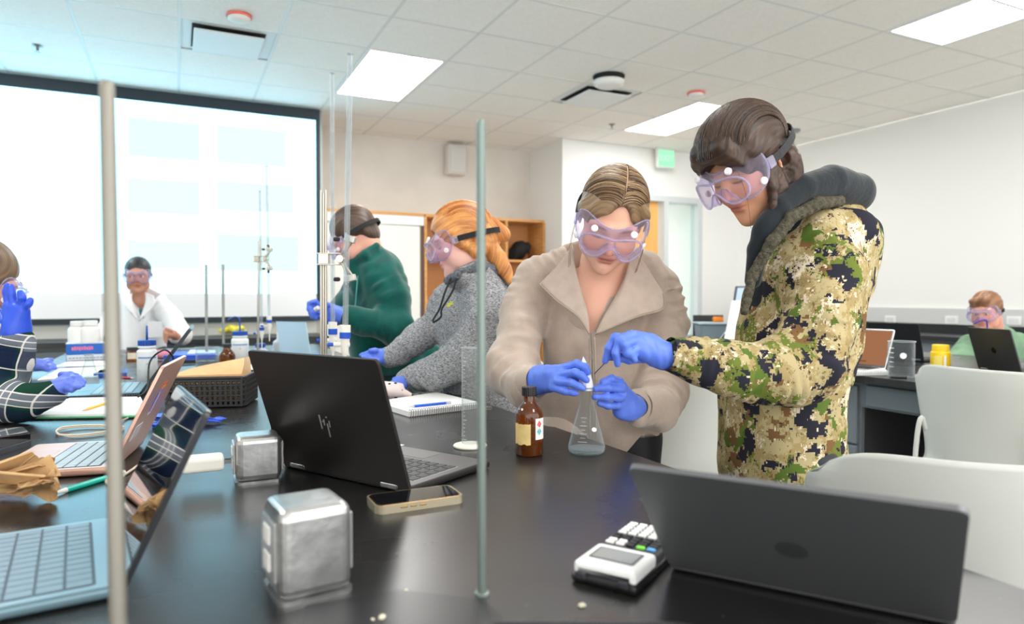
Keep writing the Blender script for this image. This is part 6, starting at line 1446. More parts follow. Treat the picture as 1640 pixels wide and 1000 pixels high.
# ============================================================ woman in camouflage
c = W(pv(1262, 600, 1.78)); c[2] = 0
A2 = headM(pv(1199, 266, 1.66), (-.745, -.40, -.53), (-.50, -.22, .84), 1.08)
p2 = E('person', c, 'person in camouflage jacket and goggles bending over the flask with a spatula', 'person')
s = SD(.003); s.M = A2; facesdf(s, jaw=.95); s.M = None
s.cap(A2[:3, :3] @ np.array([0, -.035, -.05]) + A2[:3, 3], pv(1268, 372, 1.76), .050, .056, .03); s.cap(pv(1268, 372, 1.76), pv(1285, 430, 1.80), .055, .06, .03)
V, Q = s.build(1)
Vc, Qc = coarse_body([([P_(1290, 430, 1.78, .11), P_(1262, 600, 1.78, .12), P_(1250, 740, 1.76, .13)], None), ([P_(1325, 410, 1.66, .05), P_(1280, 590, 1.55, .042), P_(1090, 572, 1.50, .028)], None)] + legs(Vf(c), .085, (-1, 0, 0), .78))
V, Q = joinq((V, Q), (Vc, Qc)); colr = facecol(V, A2, (218, 162, 128), brow=(60, 42, 32), lip=tuple(skinc((178, 98, 88))), blush=.25); colr[len(V) - len(Vc):] = skinc((33, 40, 46)); colr[V[:, 2] < .8] = skinc((34, 38, 52))
OS('body', V, Q, SKIN, p2, col=colr); shoes(p2, Vf(c), .085, (-1, 0, 0), black)
cm = camo_mat(); s = SD(.0045)
s.chain([P_(1300, 385, 1.70, .075), P_(1275, 440, 1.68, .07)], .05)
s.chain([P_(1300, 400, 1.78, .120), P_(1296, 450, 1.78, .150), P_(1276, 550, 1.77, .152), P_(1250, 640, 1.76, .152), P_(1249, 735, 1.75, .152)], .05, sq=((0, 1, 0), 1.0))
s.ell(pv(1330, 395, 1.78), (.09, .13, .09), .05)
s.chain([P_(1325, 385, 1.68, .075), P_(1328, 440, 1.62, .082), P_(1312, 520, 1.585, .078), P_(1290, 585, 1.56, .080)], .04, fold=(.05, 2.0))
s.chain([P_(1290, 590, 1.56, .078), P_(1225, 598, 1.53, .070), P_(1160, 592, 1.505, .058), P_(1090, 572, 1.485, .044)], .035, fold=(.06, 3.2, 1))
s.chain([P_(1300, 385, 1.93, .07), P_(1265, 480, 1.99, .07), P_(1220, 560, 1.95, .06)], .04)
s.chain([P_(1350, 345, 1.76, .045), P_(1378, 372, 1.76, .052), P_(1384, 408, 1.76, .040)], .03)
s.chain([P_(1375, 365, 1.66, .04), P_(1382, 395, 1.74, .045)], .03)
s.cap(pv(1268, 300, 1.76), pv(1250, 395, 1.74), .070, .06, .02, '-')
zh = pv(1250, 778, 1.75)[2]
s.fn((-9, -9, zh - .3), (9, 9, zh + .02), lambda X, Y, Z: Z - zh - .004 * np.sin(X * 30) + 0 * Y, .01)
V, Q = s.build(1, lambda v: .005 * folds(v, 21, 12, (1.2, 1, .6)) + .003 * folds(v, 22, 26, (1, 1, .8)))
j2 = OS('camouflage_jacket', V, Q, cm, p2)
a, b = pv(1110, 577, 1.49), pv(1070, 567, 1.475)
O('cuff', tube([W(a), W(a * .5 + b * .5), W(b)], [.0435, .0415, .0370], 28, cap=False), cm, j2, smooth=True)
# black hooded sweatshirt with collar, and fleece lining edge
hk = M('hood_black', (30, 37, 43), .9, sheen=.25, bump=(90, .15), spec=.2); s = SD(.004)
s.chain([P_(1222, 368, 1.60, .020), P_(1248, 330, 1.60, .028), P_(1285, 302, 1.63, .034), P_(1330, 292, 1.68, .040), P_(1372, 305, 1.74, .036)], .03)
s.chain([P_(1372, 306, 1.76, .036), P_(1350, 300, 1.84, .036), P_(1290, 320, 1.88, .036), P_(1240, 360, 1.84, .03), P_(1222, 400, 1.76, .028)], .03)
s.chain([P_(1230, 362, 1.60, .024), P_(1214, 400, 1.62, .026), P_(1206, 450, 1.65, .022)], .03)
s.chain([P_(1330, 300, 1.72, .045), P_(1372, 318, 1.76, .035)], .03)
s.chain([P_(1290, 372, 1.72, .085), P_(1268, 420, 1.74, .085), P_(1250, 480, 1.76, .085)], .03)
V, Q = s.build(2, lambda v: .0022 * folds(v, 31, 7, (1, 1, 1))); OS('hood', V, Q, hk, p2)
fl = M('fleece_olive', (98, 94, 78), .95, bump=(260, .9), var=((70, 66, 54), 90)); s = SD(.004)
s.chain([P_(1192, 500, 1.60, .010), P_(1206, 440, 1.60, .012), P_(1236, 388, 1.575, .014), P_(1268, 348, 1.575, .015), P_(1310, 326, 1.60, .015), P_(1345, 322, 1.66, .013)], .015)
V, Q = s.build(1, lambda v: .0014 * folds(v, 6, 160, (1, 1, 1))); OS('fleece_trim', V, Q, fl, j2)
# hair
s = SD(.0026); s.M = A2
s.ell((0, -.004, .050), (.086, .116, .094), .01).ell((0, -.070, -.02), (.062, .050, .075), .03)
s.chain([((-.070, .045, .045), .016), ((-.076, .000, .03), .018)], .03)
s.chain([((-.035, .085, .080), .020), ((-.054, .088, .055), .013), ((-.062, .080, .030), .007), ((-.064, .072, .010), .003)], .02)
s.chain([((.035, .085, .080), .020), ((.058, .080, .055), .013), ((.066, .070, .030), .006)], .02)
s.chain([((-.072, .012, .02), .014), ((-.071, .022, -.03), .012), ((-.064, .026, -.075), .009), ((-.058, .03, -.115), .006)], .012)
s.chain([((-.066, -.03, -.02), .022), ((-.055, -.03, -.08), .022), ((-.045, -.02, -.13), .015)], .02)
s.chain([((.066, -.03, -.02), .022), ((.055, -.03, -.08), .022)], .02).chain([((0, -.09, -.03), .045), ((0, -.075, -.10), .040)], .02)
s.M = None
s.chain([P_(1226, 262, 1.585, .013), P_(1238, 300, 1.580, .013), P_(1238, 345, 1.592, .011), P_(1222, 388, 1.62, .006)], .012)
s.chain([P_(1236, 262, 1.60, .016), P_(1250, 300, 1.61, .018), P_(1250, 345, 1.63, .015)], .012)
s.chain([P_(1262, 255, 1.62, .030), P_(1266, 300, 1.66, .034), P_(1258, 330, 1.70, .03)], .02)
s.M = A2
s.ell((.0, .122, -.024), (.070, .085, .080), .004, '-'); s.ell((-.084, -.010, -.002), (.016, .017, .022), .005, '-')
HM2 = hair_mat('hair_dark_brown', (26, 17, 13), (72, 50, 37)); h2 = hairobj(p2, s, A2, HM2, 'arc', .0010)
strands(h2, A2, (0, -.004, .050), (.0872, .1178, .0955), 'arc', 900, [(26, 17, 12), (52, 36, 27), (100, 74, 54)], 5, lo=10)
g = goggles(p2, A2, 1.02, strapc=(48, 48, 50), straptilt=.020, strapr=(.0925, .1135))
loc2 = lambda x, y, z: W(A2[:3, :3] @ np.array([x, y, z]) + A2[:3, 3])
O('loose_strand', tube(spline([loc2(-.05, .086, .02), loc2(-.055, .10, -.04), loc2(-.05, .12, -.10)], 6), .0006, 4), M('strand_dark', (80, 56, 40), .5), p2)
D = 1.475
glove(p2, [[(1000, 541, D, .0104), (985, 541, D - .012, .0094), (975, 558, D - .012, .0086), (969, 578, D - .005, .0076)],
           [(1012, 536, D - .012, .0104), (993, 545, D - .03, .0096), (986, 566, D - .028, .0088), (989, 583, D - .02, .0078)],
           [(1018, 545, D - .02, .0100), (1000, 552, D - .038, .0092), (1004, 566, D - .034, .0085), (1016, 569, D - .026, .0078)],
           [(1024, 556, D - .018, .0092), (1008, 566, D - .034, .0084), (1016, 576, D - .026, .0076)],
           [(1035, 572, D + .01, .013), (1008, 576, D + .004, .0105), (990, 572, D + .0, .0092), (978, 572, D - .002, .0078)]],
      [((1062, 569, 1.485, .026), (1008, 544, D - .005, .016)), ((1062, 570, 1.485, .025), (1018, 552, D - .012, .016)), ((1060, 572, 1.485, .024), (1026, 564, D - .01, .015)), ((1085, 574, 1.485, .026), (1056, 566, 1.483, .0275)), ((1040, 548, 1.48, .02), (1012, 542, D, .016))])

# ============================================================ man in teal fleece
c = W(pv(600, 600, 3.35)); c[0] = 1.10; c[2] = 0
A3 = headM(pv(567, 381, 3.05), (-.80, .10, -.50), (-.42, .0, .90), 1.05)
p3 = E('person', c, 'person in dark teal fleece bending over the bench behind the burettes', 'person')
s = SD(.0045); s.M = A3; facesdf(s); s.M = None
s.cap(A3[:3, :3] @ np.array([0, -.035, -.05]) + A3[:3, 3], pv(598, 422, 3.10), .058, .06, .03); s.cap(pv(598, 422, 3.1), pv(606, 460, 3.12), .06, .09, .03)
V, Q = s.build(1)
pc = Vf(c)
Vc, Qc = coarse_body([([P_(605, 450, 3.12, .12), P_(612, 560, 3.15, .12), (np.array([pc[0], pc[1], .82]), .13)], None)] + legs(pc, .09, (-.9, .44, 0), .80), .018)
V, Q = joinq((V, Q), (Vc, Qc)); colr = facecol(V, A3, (224, 168, 148), brow=(80, 58, 46)); colr[len(V) - len(Vc):] = skinc((0, 84, 76)); colr[V[:, 2] < .86] = skinc((40, 42, 50)); OS('body', V, Q, SKIN, p3, col=colr)
shoes(p3, pc, .09, (-.9, .44, 0), black)
teal = M('fleece_teal', (0, 84, 76), .9, sheen=.35, spec=.15, var=((0, 72, 66), 18)); s = SD(.006)
s.chain([P_(600, 440, 3.12, .13), P_(606, 500, 3.12, .150), P_(612, 560, 3.12, .152), (Vf(np.array([1.075, W(pv(612, 600, 3.14))[1], .83])), .135)], .05)
s.chain([P_(612, 445, 3.02, .080), P_(630, 480, 2.96, .074), P_(634, 528, 2.92, .070)], .09, fold=(.06, 1.5))
s.chain([P_(632, 528, 2.90, .074), P_(590, 520, 2.88, .060), P_(556, 508, 2.86, .042)], .03, fold=(.06, 2))
s.chain([P_(590, 430, 3.25, .08), P_(560, 480, 3.2, .06), P_(535, 505, 3.05, .045)], .04)
s.chain([P_(566, 420, 3.02, .018), P_(585, 408, 2.98, .022), P_(600, 396, 3.02, .022), P_(604, 398, 3.14, .022)], .02)
s.chain([P_(562, 428, 3.02, .03), P_(572, 460, 3.0, .03)], .03)
s.cap(pv(575, 385, 3.06), pv(590, 425, 3.08), .068, .06, .02, '-')
V, Q = s.build(1, lambda v: .007 * folds(v, 41, 9, (1, 1, .6)) + .003 * folds(v, 42, 20)); j3 = OS('fleece_jacket', V, Q, teal, p3)
O('zip', tube(spline([W(pv(573, 442, 2.955)), W(pv(571, 465, 2.94)), W(pv(569, 490, 2.935))], 3), .003, 6), M('zip_teal', (60, 140, 132), .5), j3)
s = SD(.004); s.M = A3
s.ell((0, -.020, .044), (.082, .098, .088), .01).ell((0, -.075, -.005), (.066, .035, .06), .02)
s.ell((.0, .115, -.015), (.082, .080, .076), .004, '-'); s.cap((-.10, .005, -.035), (.10, .005, -.035), .036, .036, .01, '-')
hairobj(p3, s, A3, hair_mat('hair_short_brown', (48, 36, 30), (104, 82, 68), .5), 'short', .0016, f=300)
goggles(p3, A3, 1.0, vents=True, strapr=(.088, .12))
glove(p3, [[(505, 488, 2.86, .011), (496, 486, 2.84, .010), (494, 496, 2.84, .009)], [(507, 494, 2.86, .011), (497, 494, 2.84, .010), (497, 503, 2.84, .009)], [(508, 500, 2.86, .011), (499, 501, 2.84, .010), (500, 508, 2.84, .009)], [(510, 505, 2.87, .010), (503, 508, 2.85, .009), (506, 511, 2.85, .008)], [(512, 490, 2.86, .012), (505, 483, 2.84, .010), (499, 484, 2.83, .009)]],
      [((528, 503, 2.98, .028), (508, 493, 2.87, .022)), ((526, 506, 2.98, .026), (510, 503, 2.88, .02))], .004)
glove(p3, [[(528, 494, 2.83, .012), (518, 496, 2.80, .011), (513, 500, 2.79, .009)], [(528, 502, 2.83, .012), (519, 504, 2.81, .010), (514, 507, 2.80, .009)], [(529, 509, 2.84, .011), (521, 511, 2.81, .010), (516, 512, 2.80, .009)], [(531, 514, 2.85, .010), (524, 516, 2.82, .009)], [(534, 492, 2.83, .012), (524, 488, 2.80, .010), (516, 492, 2.79, .009)]],
      [((560, 508, 2.86, .034), (532, 498, 2.83, .026)), ((558, 508, 2.86, .034), (534, 509, 2.84, .025))], .004)
O('vial_cap', tube([W(pv(505, 496, 2.80)), W(pv(510, 493, 2.79))], .009, 12), M('vial_white', (226, 224, 214), .5), None, label='small white vial cap held in the blue gloves of the person in teal', cat='vial')

# ============================================================ red-haired woman in grey hoodie
c = W(pv(755, 600, 2.62)); c[0] = max(c[0], 1.06); c[2] = 0; pc = Vf(c)
A4 = headM(pv(739, 388, 2.45), (-.95, -.16, -.26), (-.22, .0, .97), 1.06)
p4 = E('person', c, 'person in grey hoodie and goggles reaching over the bench', 'person')
s = SD(.0038); s.M = A4; facesdf(s, jaw=1.08); s.M = None
s.cap(A4[:3, :3] @ np.array([0, -.03, -.05]) + A4[:3, 3], pv(762, 448, 2.52), .056, .06, .03); s.cap(pv(762, 448, 2.52), pv(765, 490, 2.54), .06, .09, .03)
V, Q = s.build(1)
Vc, Qc = coarse_body([([P_(765, 480, 2.55, .12), P_(768, 580, 2.58, .13), (np.array([pc[0], pc[1], .8]), .13)], None)] + legs(pc, .09, (-.9, .44, 0), .80), .018)
V, Q = joinq((V, Q), (Vc, Qc)); colr = facecol(V, A4, (238, 190, 178), brow=(170, 110, 70), blush=.45); colr[len(V) - len(Vc):] = skinc((90, 92, 96)); colr[V[:, 2] < .84] = skinc((40, 42, 50)); OS('body', V, Q, SKIN, p4, col=colr)
shoes(p4, pc, .09, (-.9, .44, 0), black)
hea = heather('hoodie_heather', (92, 94, 98), (186, 188, 192), 130, (1, 1, 3)); s = SD(.0055)
s.chain([P_(766, 470, 2.55, .130), P_(766, 520, 2.55, .155), P_(770, 600, 2.56, .150), P_(772, 690, 2.58, .150)], .05)
s.chain([P_(775, 462, 2.42, .075), P_(782, 510, 2.38, .085), P_(760, 560, 2.36, .080)], .05, fold=(.05, 1.6))
s.chain([P_(760, 562, 2.36, .080), P_(712, 590, 2.37, .062), P_(652, 609, 2.42, .044)], .035, fold=(.06, 2.2))
s.chain([P_(728, 478, 2.62, .08), P_(700, 520, 2.62, .062), P_(625, 572, 2.58, .042)], .045, fold=(.06, 2.5))
s.chain([P_(722, 452, 2.42, .020), P_(742, 442, 2.38, .028), P_(770, 434, 2.40, .034), P_(795, 440, 2.50, .04)], .03)
s.cap(pv(745, 400, 2.48), pv(752, 455, 2.50), .066, .058, .02, '-')
V, Q = s.build(1, lambda v: .006 * folds(v, 51, 10, (1, 1, .7)) + .003 * folds(v, 52, 22)); j4 = OS('hoodie', V, Q, hea, p4)
V, Q = SD(.005).chain([P_(716, 450, 2.40, .014), P_(736, 440, 2.36, .018), P_(768, 428, 2.37, .022), P_(800, 440, 2.46, .03), P_(812, 458, 2.54, .03)], .02).build(1, lambda v: .003 * folds(v, 53, 26)); OS('hood', V, Q, heather('hoodie_dark', (62, 66, 72), (128, 132, 138), 130, (1, 1, 3)), j4)
dr = M('drawstring_black', (26, 26, 28), .7)
O('drawstring', tube(spline([W(pv(722, 446, 2.37)), W(pv(712, 470, 2.36)), W(pv(704, 495, 2.35)), W(pv(694, 512, 2.36)), W(pv(695, 516, 2.36))], 4), .0036, 7), dr, j4, smooth=True)
O('drawstring', tube(spline([W(pv(731, 446, 2.35)), W(pv(724, 468, 2.34)), W(pv(708, 494, 2.34)), W(pv(706, 508, 2.34)), W(pv(694, 517, 2.355))], 4), .0036, 7), dr, j4, smooth=True)
for k, (dx, dy, w_, h_) in enumerate(((0, 0, .018, .006), (-3, 3, .014, .006), (2, -3, .010, .005))): O('chest_print', xf(rbox(w_, .003, h_, .001, 1), fr(W(pv(721 + dx, 487 + dy, 2.345)), RIGHT, FWD, (0, 0, 1.))), M('print_yellow', (206, 214, 60), .6), j4)
s = SD(.0035); s.M = A4
s.ell((0, -.014, .042), (.0865, .106, .095), .01).ell((0, -.075, -.01), (.06, .045, .06), .03)
s.chain([((-.074, .025, .025), .013), ((-.076, .005, -.01), .012)], .03)
s.chain([((-.07, .0, -.02), .014), ((-.062, -.03, -.05), .02), ((-.05, -.06, -.04), .03)], .02)
s.chain([((0, -.115, .03), .030), ((0, -.142, -.01), .030)], .02)
s.M = None
s.chain([P_(783, 396, 2.46, .032), P_(796, 412, 2.44, .032), P_(808, 432, 2.42, .026), P_(818, 452, 2.40, .012)], .02)
s.M = A4
s.ell((.0, .112, -.018), (.074, .075, .082), .004, '-')
h4 = hairobj(p4, s, A4, hair_mat('hair_ginger', (158, 84, 34), (236, 168, 96), .8), 'arc', .0009, f=380)
strands(h4, A4, (0, -.014, .042), (.0875, .1072, .0962), 'arc', 200, [(170, 92, 40), (236, 170, 100)], 6, rad=.0007, lo=40)
goggles(p4, A4, 1.02, strapr=(.094, .124))
glove(p4, [[(602, 567, 2.56, .011), (590, 566, 2.54, .010), (578, 569, 2.53, .0085)], [(603, 572, 2.55, .011), (592, 572, 2.53, .010), (582, 573, 2.52, .0085)], [(604, 576, 2.55, .011), (596, 577, 2.52, .0095), (588, 577, 2.51, .008)], [(606, 579, 2.54, .010), (600, 580, 2.51, .009)], [(608, 564, 2.56, .012), (600, 562, 2.54, .0105), (593, 562, 2.53, .009)]],
      [((628, 571, 2.58, .033), (604, 568, 2.56, .022)), ((628, 572, 2.58, .033), (606, 576, 2.555, .020))], .004)
glove(p4, [[(640, 610, 2.390, .011), (630, 614, 2.370, .010), (622, 617, 2.360, .009)], [(642, 614, 2.380, .011), (633, 619, 2.360, .0095)], [(645, 617, 2.370, .011), (637, 621, 2.355, .009)], [(648, 618, 2.370, .01), (642, 622, 2.355, .0085)], [(642, 606, 2.400, .012), (632, 608, 2.390, .0095)]], [((662, 609, 2.420, .032), (644, 612, 2.390, .024))], .004)

# ============================================================ woman in lab coat
c = W(pv(225, 560, 4.85)); c[1] = 5.42; c[2] = 0; pc = Vf(c)
A5 = headM(pv(221, 442, 4.62), (.40, -.91, -.08), (.02, -.10, 1), 1.0)
p5 = E('person', c, 'person in white lab coat standing before the projection screen', 'person')
s = SD(.0045); s.M = A5; facesdf(s, jaw=1.1); s.M = None
s.cap(pv(222, 455, 4.66), pv(222, 482, 4.68), .054, .048, .03).ell(pv(221, 497, 4.72), (.07, .06, .07), .03)
s.chain([P_(283, 540, 4.42, .026), P_(277, 536, 4.36, .028), P_(270, 536, 4.33, .022)], .02)
for k in range(4): s.chain([P_(272 - k, 531 + k * 3.6, 4.33, .011), P_(264, 531 + k * 4, 4.31, .010), P_(266, 536 + k * 4, 4.30, .009)], .004)
s.chain([P_(274, 530, 4.33, .012), P_(266, 527, 4.31, .010)], .006)
V, Q = s.build(1); Vc, Qc = coarse_body([([P_(222, 505, 4.78, .09), (np.array([pc[0], pc[1], .84]), .12)], None)] + legs(pc, .09, (0, -1, 0), .80), .018)
V, Q = joinq((V, Q), (Vc, Qc)); colr = facecol(V, A5, (200, 146, 122), brow=(40, 30, 28), blush=.3, lash=False); colr[len(V) - len(Vc):] = skinc((50, 106, 124)); colr[(V[:, 2] < pv(222, 500, 4.6)[2]) & (np.abs(V[:, 0] - pv(222, 500, 4.6)[0]) < .14)] = skinc((50, 106, 124)); colr[V[:, 2] < .86] = skinc((40, 42, 50)); OS('body', V, Q, SKIN, p5, col=colr); shoes(p5, pc, .09, (0, -1, 0), black)
coat = M('lab_coat_white', (238, 238, 240), .8, bump=(20, .2)); s = SD(.007)
s.chain([P_(224, 492, 4.74, .15), P_(226, 545, 4.76, .165), (np.array([pc[0], pc[1], .72]), .175)], .05, sq=((0, 1, 0), .75))
s.chain([P_(250, 486, 4.74, .075), P_(276, 512, 4.66, .068), P_(290, 536, 4.56, .062), P_(282, 541, 4.44, .042)], .04, fold=(.05, 2))
s.chain([P_(194, 486, 4.74, .075), P_(176, 515, 4.70, .066), P_(168, 545, 4.62, .06)], .04, fold=(.05, 2))
zc = pv(222, 515, 4.6)[2]; xc = pv(222, 515, 4.6)[0]
s.fn((xc - .3, 4.3, zc - .01), (xc + .3, 4.78, zc + .3), lambda X, Y, Z: np.maximum(np.abs(X - xc) - np.maximum(Z - zc, 0) * .45, np.maximum(Y - 4.74, zc - Z)), .01)
V, Q = s.build(1, lambda v: .006 * folds(v, 61, 9, (1, 1, .5))); j5 = OS('lab_coat', V, Q, coat, p5)
flap('lapel', [[(212, 470, 4.62), (202, 476, 4.60)], [(212, 484, 4.585), (199, 490, 4.58)], [(222, 515, 4.575), (214, 505, 4.568)]], j5, coat, .006, 4); flap('lapel', [[(232, 468, 4.62), (246, 474, 4.60)], [(233, 484, 4.585), (248, 488, 4.58)], [(223, 515, 4.575), (232, 505, 4.568)]], j5, coat, .006, 4)
O('pocket', xf(rbox(.13, .006, .11, .004, 1), fr(W(pv(252, 528, 4.60)), RIGHT, FWD, (0, 0, 1.))), coat, j5)
V, Q = SD(.006).ell(pv(223, 507, 4.69), (.055, .06, .065), .02).build(1); OS('shirt', V, Q, M('shirt_teal', (50, 106, 124), .8), p5)
s = SD(.004); s.M = A5
s.ell((0, -.020, .040), (.082, .098, .090), .01).ell((0, -.08, -.02), (.062, .04, .06), .03); s.ell((.0, .115, -.018), (.072, .080, .080), .004, '-')
hairobj(p5, s, A5, hair_mat('hair_black', (20, 18, 20), (62, 60, 64), .5), 'short', .001, f=300); goggles(p5, A5, 1.0, vents=False, strapr=(.088, .118))
for q in (-1, 1):
    e = W(A5[:3, :3] @ np.array([q * .031, .0700, -.001]) + A5[:3, 3]); V_, F_ = lathe([(.0001, -.0118), (.006, -.0102), (.0102, -.006), (.0118, 0), (.0102, .006), (.006, .0102), (.0001, .0118)], n=14)
    o = O('eye', xf((V_, F_), fr(e, RIGHT, FWD, (0, 0, 1.))), EYEW, p5, smooth=True)
    O('iris', tube([e - W(np.array([0, .0095, 0])) , e - W(np.array([0, .0122, 0]))], .0052, 12), EYED, o)

# ============================================================ boy in green hoodie behind the side bench
c = W(pv(1590, 560, 4.45)); c[2] = .0; pc = Vf(c)
A8 = headM(pv(1579, 501, 4.25), (-.80, -.58, -.12), (-.10, .0, 1), 1.0)
p8 = E('person', c, 'person in green hoodie and goggles sitting behind the grey laptop', 'person')
s = SD(.0042); s.M = A8; facesdf(s); s.M = None
s.cap(pv(1588, 512, 4.28), pv(1592, 540, 4.34), .054, .06, .03)
V, Q = s.build(1)
f8 = np.array([-.439, .898, 0]); sd = np.array([f8[1], -f8[0], 0]); hp = np.array([pc[0], pc[1], .52])
Vc, Qc = coarse_body([([P_(1592, 555, 4.38, .12), (hp, .13)], None)] + [([(hp + sd * q * .09, .09), (hp + sd * q * .1 + f8 * .38, .065), (hp + sd * q * .1 + f8 * .40 - np.array([0, 0, .44]), .045)], None) for q in (-1, 1)], .018)
V, Q = joinq((V, Q), (Vc, Qc)); colr = facecol(V, A8, (226, 164, 142), brow=(90, 60, 44), blush=.45, lash=False); colr[V[:, 2] < .80] = skinc((50, 56, 74)); OS('body', V, Q, SKIN, p8, col=colr); shoes(p8, pc + f8 * .38, .1, tuple(f8), black)
s = SD(.007); s.chain([P_(1592, 555, 4.38, .145), P_(1594, 600, 4.40, .16), (hp, .165)], .05)
s.chain([P_(1556, 552, 4.36, .075), P_(1535, 578, 4.20, .066), P_(1512, 588, 4.02, .05)], .04, fold=(.06, 2)); s.chain([P_(1628, 552, 4.40, .075), P_(1655, 590, 4.3, .06)], .04, fold=(.06, 2))
s.chain([P_(1570, 538, 4.30, .03), P_(1590, 536, 4.26, .035), P_(1612, 534, 4.34, .04)], .03)
V, Q = s.build(1, lambda v: .007 * folds(v, 71, 9, (1, 1, .6))); OS('hoodie', V, Q, M('hoodie_green', (118, 152, 122), .9, var=((108, 142, 114), 30), bump=(60, .2)), p8)
s = SD(.004); s.M = A8
s.ell((0, -.020, .046), (.086, .102, .090), .01).ell((0, -.075, 0), (.066, .035, .055), .02); s.cap((-.03, .07, .085), (.04, .07, .08), .022, .02, .02)
s.ell((.0, .120, -.022), (.084, .082, .080), .004, '-'); s.cap((-.10, .008, -.03), (.10, .008, -.03), .032, .032, .01, '-')
hairobj(p8, s, A8, hair_mat('hair_chestnut', (84, 52, 34), (168, 120, 84), .5), 'short', .0022, f=200); goggles(p8, A8, 1.0, vents=False, strapr=(.088, .118))
O('goggle_cord', tube(spline([W(pv(1560, 519, 4.10)), W(pv(1572, 513, 4.08)), W(pv(1580, 514, 4.1)), W(pv(1581, 528, 4.12))], 5), .005, 8), M('cord_indigo', (70, 60, 160), .5), p8, smooth=True)
for q in (-1, 1):
    e = W(A8[:3, :3] @ np.array([q * .031, .0700, -.001]) + A8[:3, 3]); fw = W(A8[:3, 1])
    V_, F_ = lathe([(.0001, -.0118), (.006, -.0102), (.0102, -.006), (.0118, 0), (.0102, .006), (.006, .0102), (.0001, .0118)], n=14)
    o = O('eye', xf((V_, F_), fr(e, RIGHT, FWD, (0, 0, 1.))), EYEW, p8, smooth=True); O('iris', tube([e + fw * .0095, e + fw * .0122], .0052, 12), EYED, o)

# ============================================================ person in plaid at the left edge
c = W(pv(-90, 600, 2.1)); c[0] = min(c[0], -.86); c[2] = 0; pc = Vf(c)
A6 = headM(pv(-34, 452, 2.12), (.62, .65, -.35), (.3, .1, .95), 1.05)
p6 = E('person', c, 'person in green plaid flannel shirt at the left edge, adjusting goggles', 'person')
s = SD(.004); s.M = A6; facesdf(s); s.M = None; s.cap(pv(-40, 475, 2.12), pv(-70, 520, 2.12), .055, .07, .03)
s.chain([P_(22, 545, 1.93, .024), P_(30, 520, 1.93, .026)], .01)
V, Q = s.build(1); Vc, Qc = coarse_body([([P_(-75, 520, 2.12, .11), (np.array([pc[0], pc[1], .82]), .13)], None)] + legs(pc, .09, (1, 0, 0), .80), .018)
V, Q = joinq((V, Q), (Vc, Qc)); colr = facecol(V, A6, (230, 176, 152)); colr[V[:, 2] < .84] = skinc((40, 42, 60)); OS('body', V, Q, SKIN, p6, col=colr); shoes(p6, pc, .09, (1, 0, 0), black)
s = SD(.005)
s.chain([P_(-80, 530, 2.15, .15), (np.array([pc[0], pc[1], .74]), .17)], .05)
s.chain([P_(-60, 525, 2.0, .08), P_(-10, 640, 1.97, .060), P_(8, 628, 1.95, .060), P_(24, 580, 1.93, .048), P_(27, 551, 1.93, .045)], .03, fold=(.04, 3))
s.chain([P_(-70, 560, 1.92, .08), P_(-30, 640, 1.86, .062), P_(40, 645, 1.88, .050), P_(84, 631, 1.94, .036)], .03, fold=(.05, 3))
V, Q = s.build(1, lambda v: .004 * folds(v, 81, 12)); OS('plaid_shirt', V, Q, plaid_mat(), p6)
s = SD(.004); s.M = A6; s.ell((0, -.020, .044), (.084, .100, .090), .01).ell((0, -.075, 0), (.066, .035, .055), .02); s.ell((.0, .118, -.02), (.080, .080, .080), .004, '-')
hairobj(p6, s, A6, hair_mat('hair_ash_brown', (84, 66, 50), (150, 124, 98), .5), 'short', .002, f=200); goggles(p6, A6, 1.0, vents=True, strapr=(.088, .12))
D = 1.92
glove(p6, [[(12, 483, D + .02, .0105), (10, 468, D + .02, .0095), (12, 458, D + .02, .009)], [(20, 484, D, .0108), (19, 470, D, .010), (18, 460, D, .0092)], [(34, 488, D - .005, .0105), (35, 477, D - .01, .0098), (33, 469, D - .01, .009)], [(40, 494, D - .005, .0098), (46, 487, D - .01, .009), (48, 481, D - .01, .0085)], [(12, 518, D + .02, .014), (0, 506, D + .03, .0115), (-6, 494, D + .04, .0095)]],
      [((25, 531, 1.93, .030), (14, 492, D + .015, .016)), ((26, 531, 1.93, .030), (23, 492, D + .005, .018)), ((28, 530, 1.93, .029), (33, 495, D, .017)), ((28, 528, 1.93, .028), (39, 500, D, .014)), ((25, 536, 1.932, .031), (26, 524, 1.93, .031))], .003, m=M('nitrile_deep', (44, 84, 214), .42))
glove(p6, [[(112, 605, 1.97, .0105), (125, 607, 1.95, .0095), (134, 612, 1.945, .008)], [(112, 611, 1.955, .0105), (124, 615, 1.935, .0095), (132, 617, 1.93, .008)], [(110, 616, 1.94, .010), (120, 620, 1.925, .009), (127, 620, 1.92, .008)], [(106, 621, 1.935, .0095), (115, 625, 1.92, .0085)], [(100, 601, 1.99, .012), (112, 601, 1.99, .0105), (122, 603, 1.985, .0088)]],
      [((82, 630, 1.94, .031), (108, 607, 1.97, .018)), ((84, 630, 1.94, .031), (108, 615, 1.945, .018))], .003, m=M('nitrile_pale', (96, 122, 224), .42))
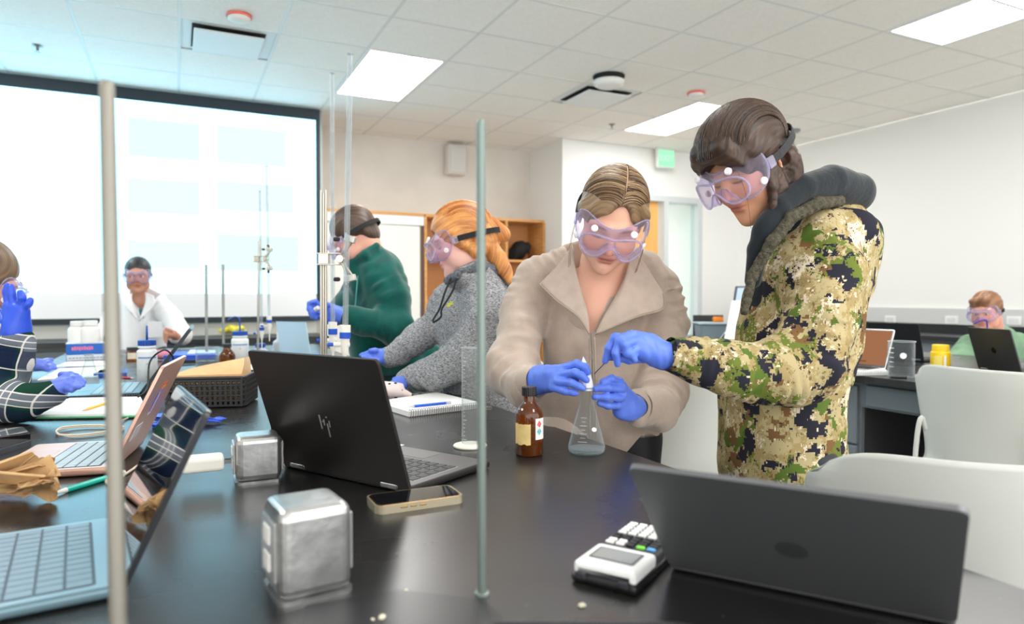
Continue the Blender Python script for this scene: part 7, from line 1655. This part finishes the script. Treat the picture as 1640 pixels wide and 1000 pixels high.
# ---- classmate beyond, only the gloved hands and a cuff in view
c = W(pv(-60, 560, 2.9)); c[2] = 0; pc = Vf(c); pc[0] -= .25; c = W(pc)
p7 = E('person', c, 'person mostly outside the picture, dark sleeve and gloved hands at the left', 'person')
A7 = headM(pv(-95, 400, 2.75), (.8, .3, -.4), (.35, .1, .95), 1.0)
s = SD(.006); s.M = A7; facesdf(s); s.M = None; s.cap(pv(-100, 420, 2.75), pv(-120, 470, 2.78), .055, .07, .03); V, Q = s.build(1)
Vc, Qc = coarse_body([([P_(-125, 480, 2.8, .12), (np.array([pc[0], pc[1], .82]), .13)], None)] + legs(pc, .09, (1, 0, 0), .80), .018)
V, Q = joinq((V, Q), (Vc, Qc)); colr = facecol(V, A7, (226, 172, 148)); colr[V[:, 2] < .84] = skinc((40, 42, 60)); OS('body', V, Q, SKIN, p7, col=colr); shoes(p7, pc, .09, (1, 0, 0), black)
s = SD(.007); s.chain([P_(-125, 490, 2.8, .15), (np.array([pc[0], pc[1], .76]), .16)], .05); s.chain([P_(-100, 490, 2.72, .08), P_(-20, 570, 2.85, .05), P_(50, 583, 2.98, .03)], .03); s.chain([P_(-110, 500, 2.6, .08), P_(-30, 600, 2.4, .05), P_(22, 606, 2.42, .034)], .03)
V, Q = s.build(1); OS('sleeves', V, Q, M('sleeve_brown', (78, 72, 70), .9), p7)
s = SD(.005); s.M = A7; s.ell((0, -.020, .044), (.084, .100, .090), .01); s.ell((.0, .118, -.02), (.080, .080, .080), .004, '-'); hairobj(p7, s, A7, MATS.get('x') or hair_mat('hair_other', (60, 46, 36), (120, 96, 76), .5), 'short', .001)
glove(p7, [[(72, 581, 3.0, .012), (80, 582, 2.98, .011), (87, 586, 2.97, .009)], [(72, 585, 2.98, .012), (81, 588, 2.96, .0105), (88, 590, 2.96, .009)], [(71, 589, 2.97, .011), (80, 592, 2.95, .0095)], [(70, 591, 2.97, .01), (77, 594, 2.95, .009)], [(72, 578, 3.0, .012), (82, 577, 3.0, .010)]], [((50, 584, 2.98, .028), (72, 583, 2.99, .020)), ((50, 585, 2.98, .027), (70, 588, 2.975, .019))], .004, m=MATS['nitrile_pale'])
glove(p7, [[(38, 602, 2.41, .011), (43, 606, 2.40, .010), (46, 611, 2.40, .009)], [(36, 606, 2.40, .011), (41, 611, 2.39, .010), (43, 616, 2.39, .009)], [(34, 610, 2.39, .011), (38, 615, 2.38, .0095)], [(31, 611, 2.39, .010), (34, 616, 2.38, .009)], [(38, 599, 2.42, .011), (45, 601, 2.41, .0095)]], [((22, 607, 2.42, .030), (36, 606, 2.41, .022))], .004, m=MATS['nitrile_deep'])
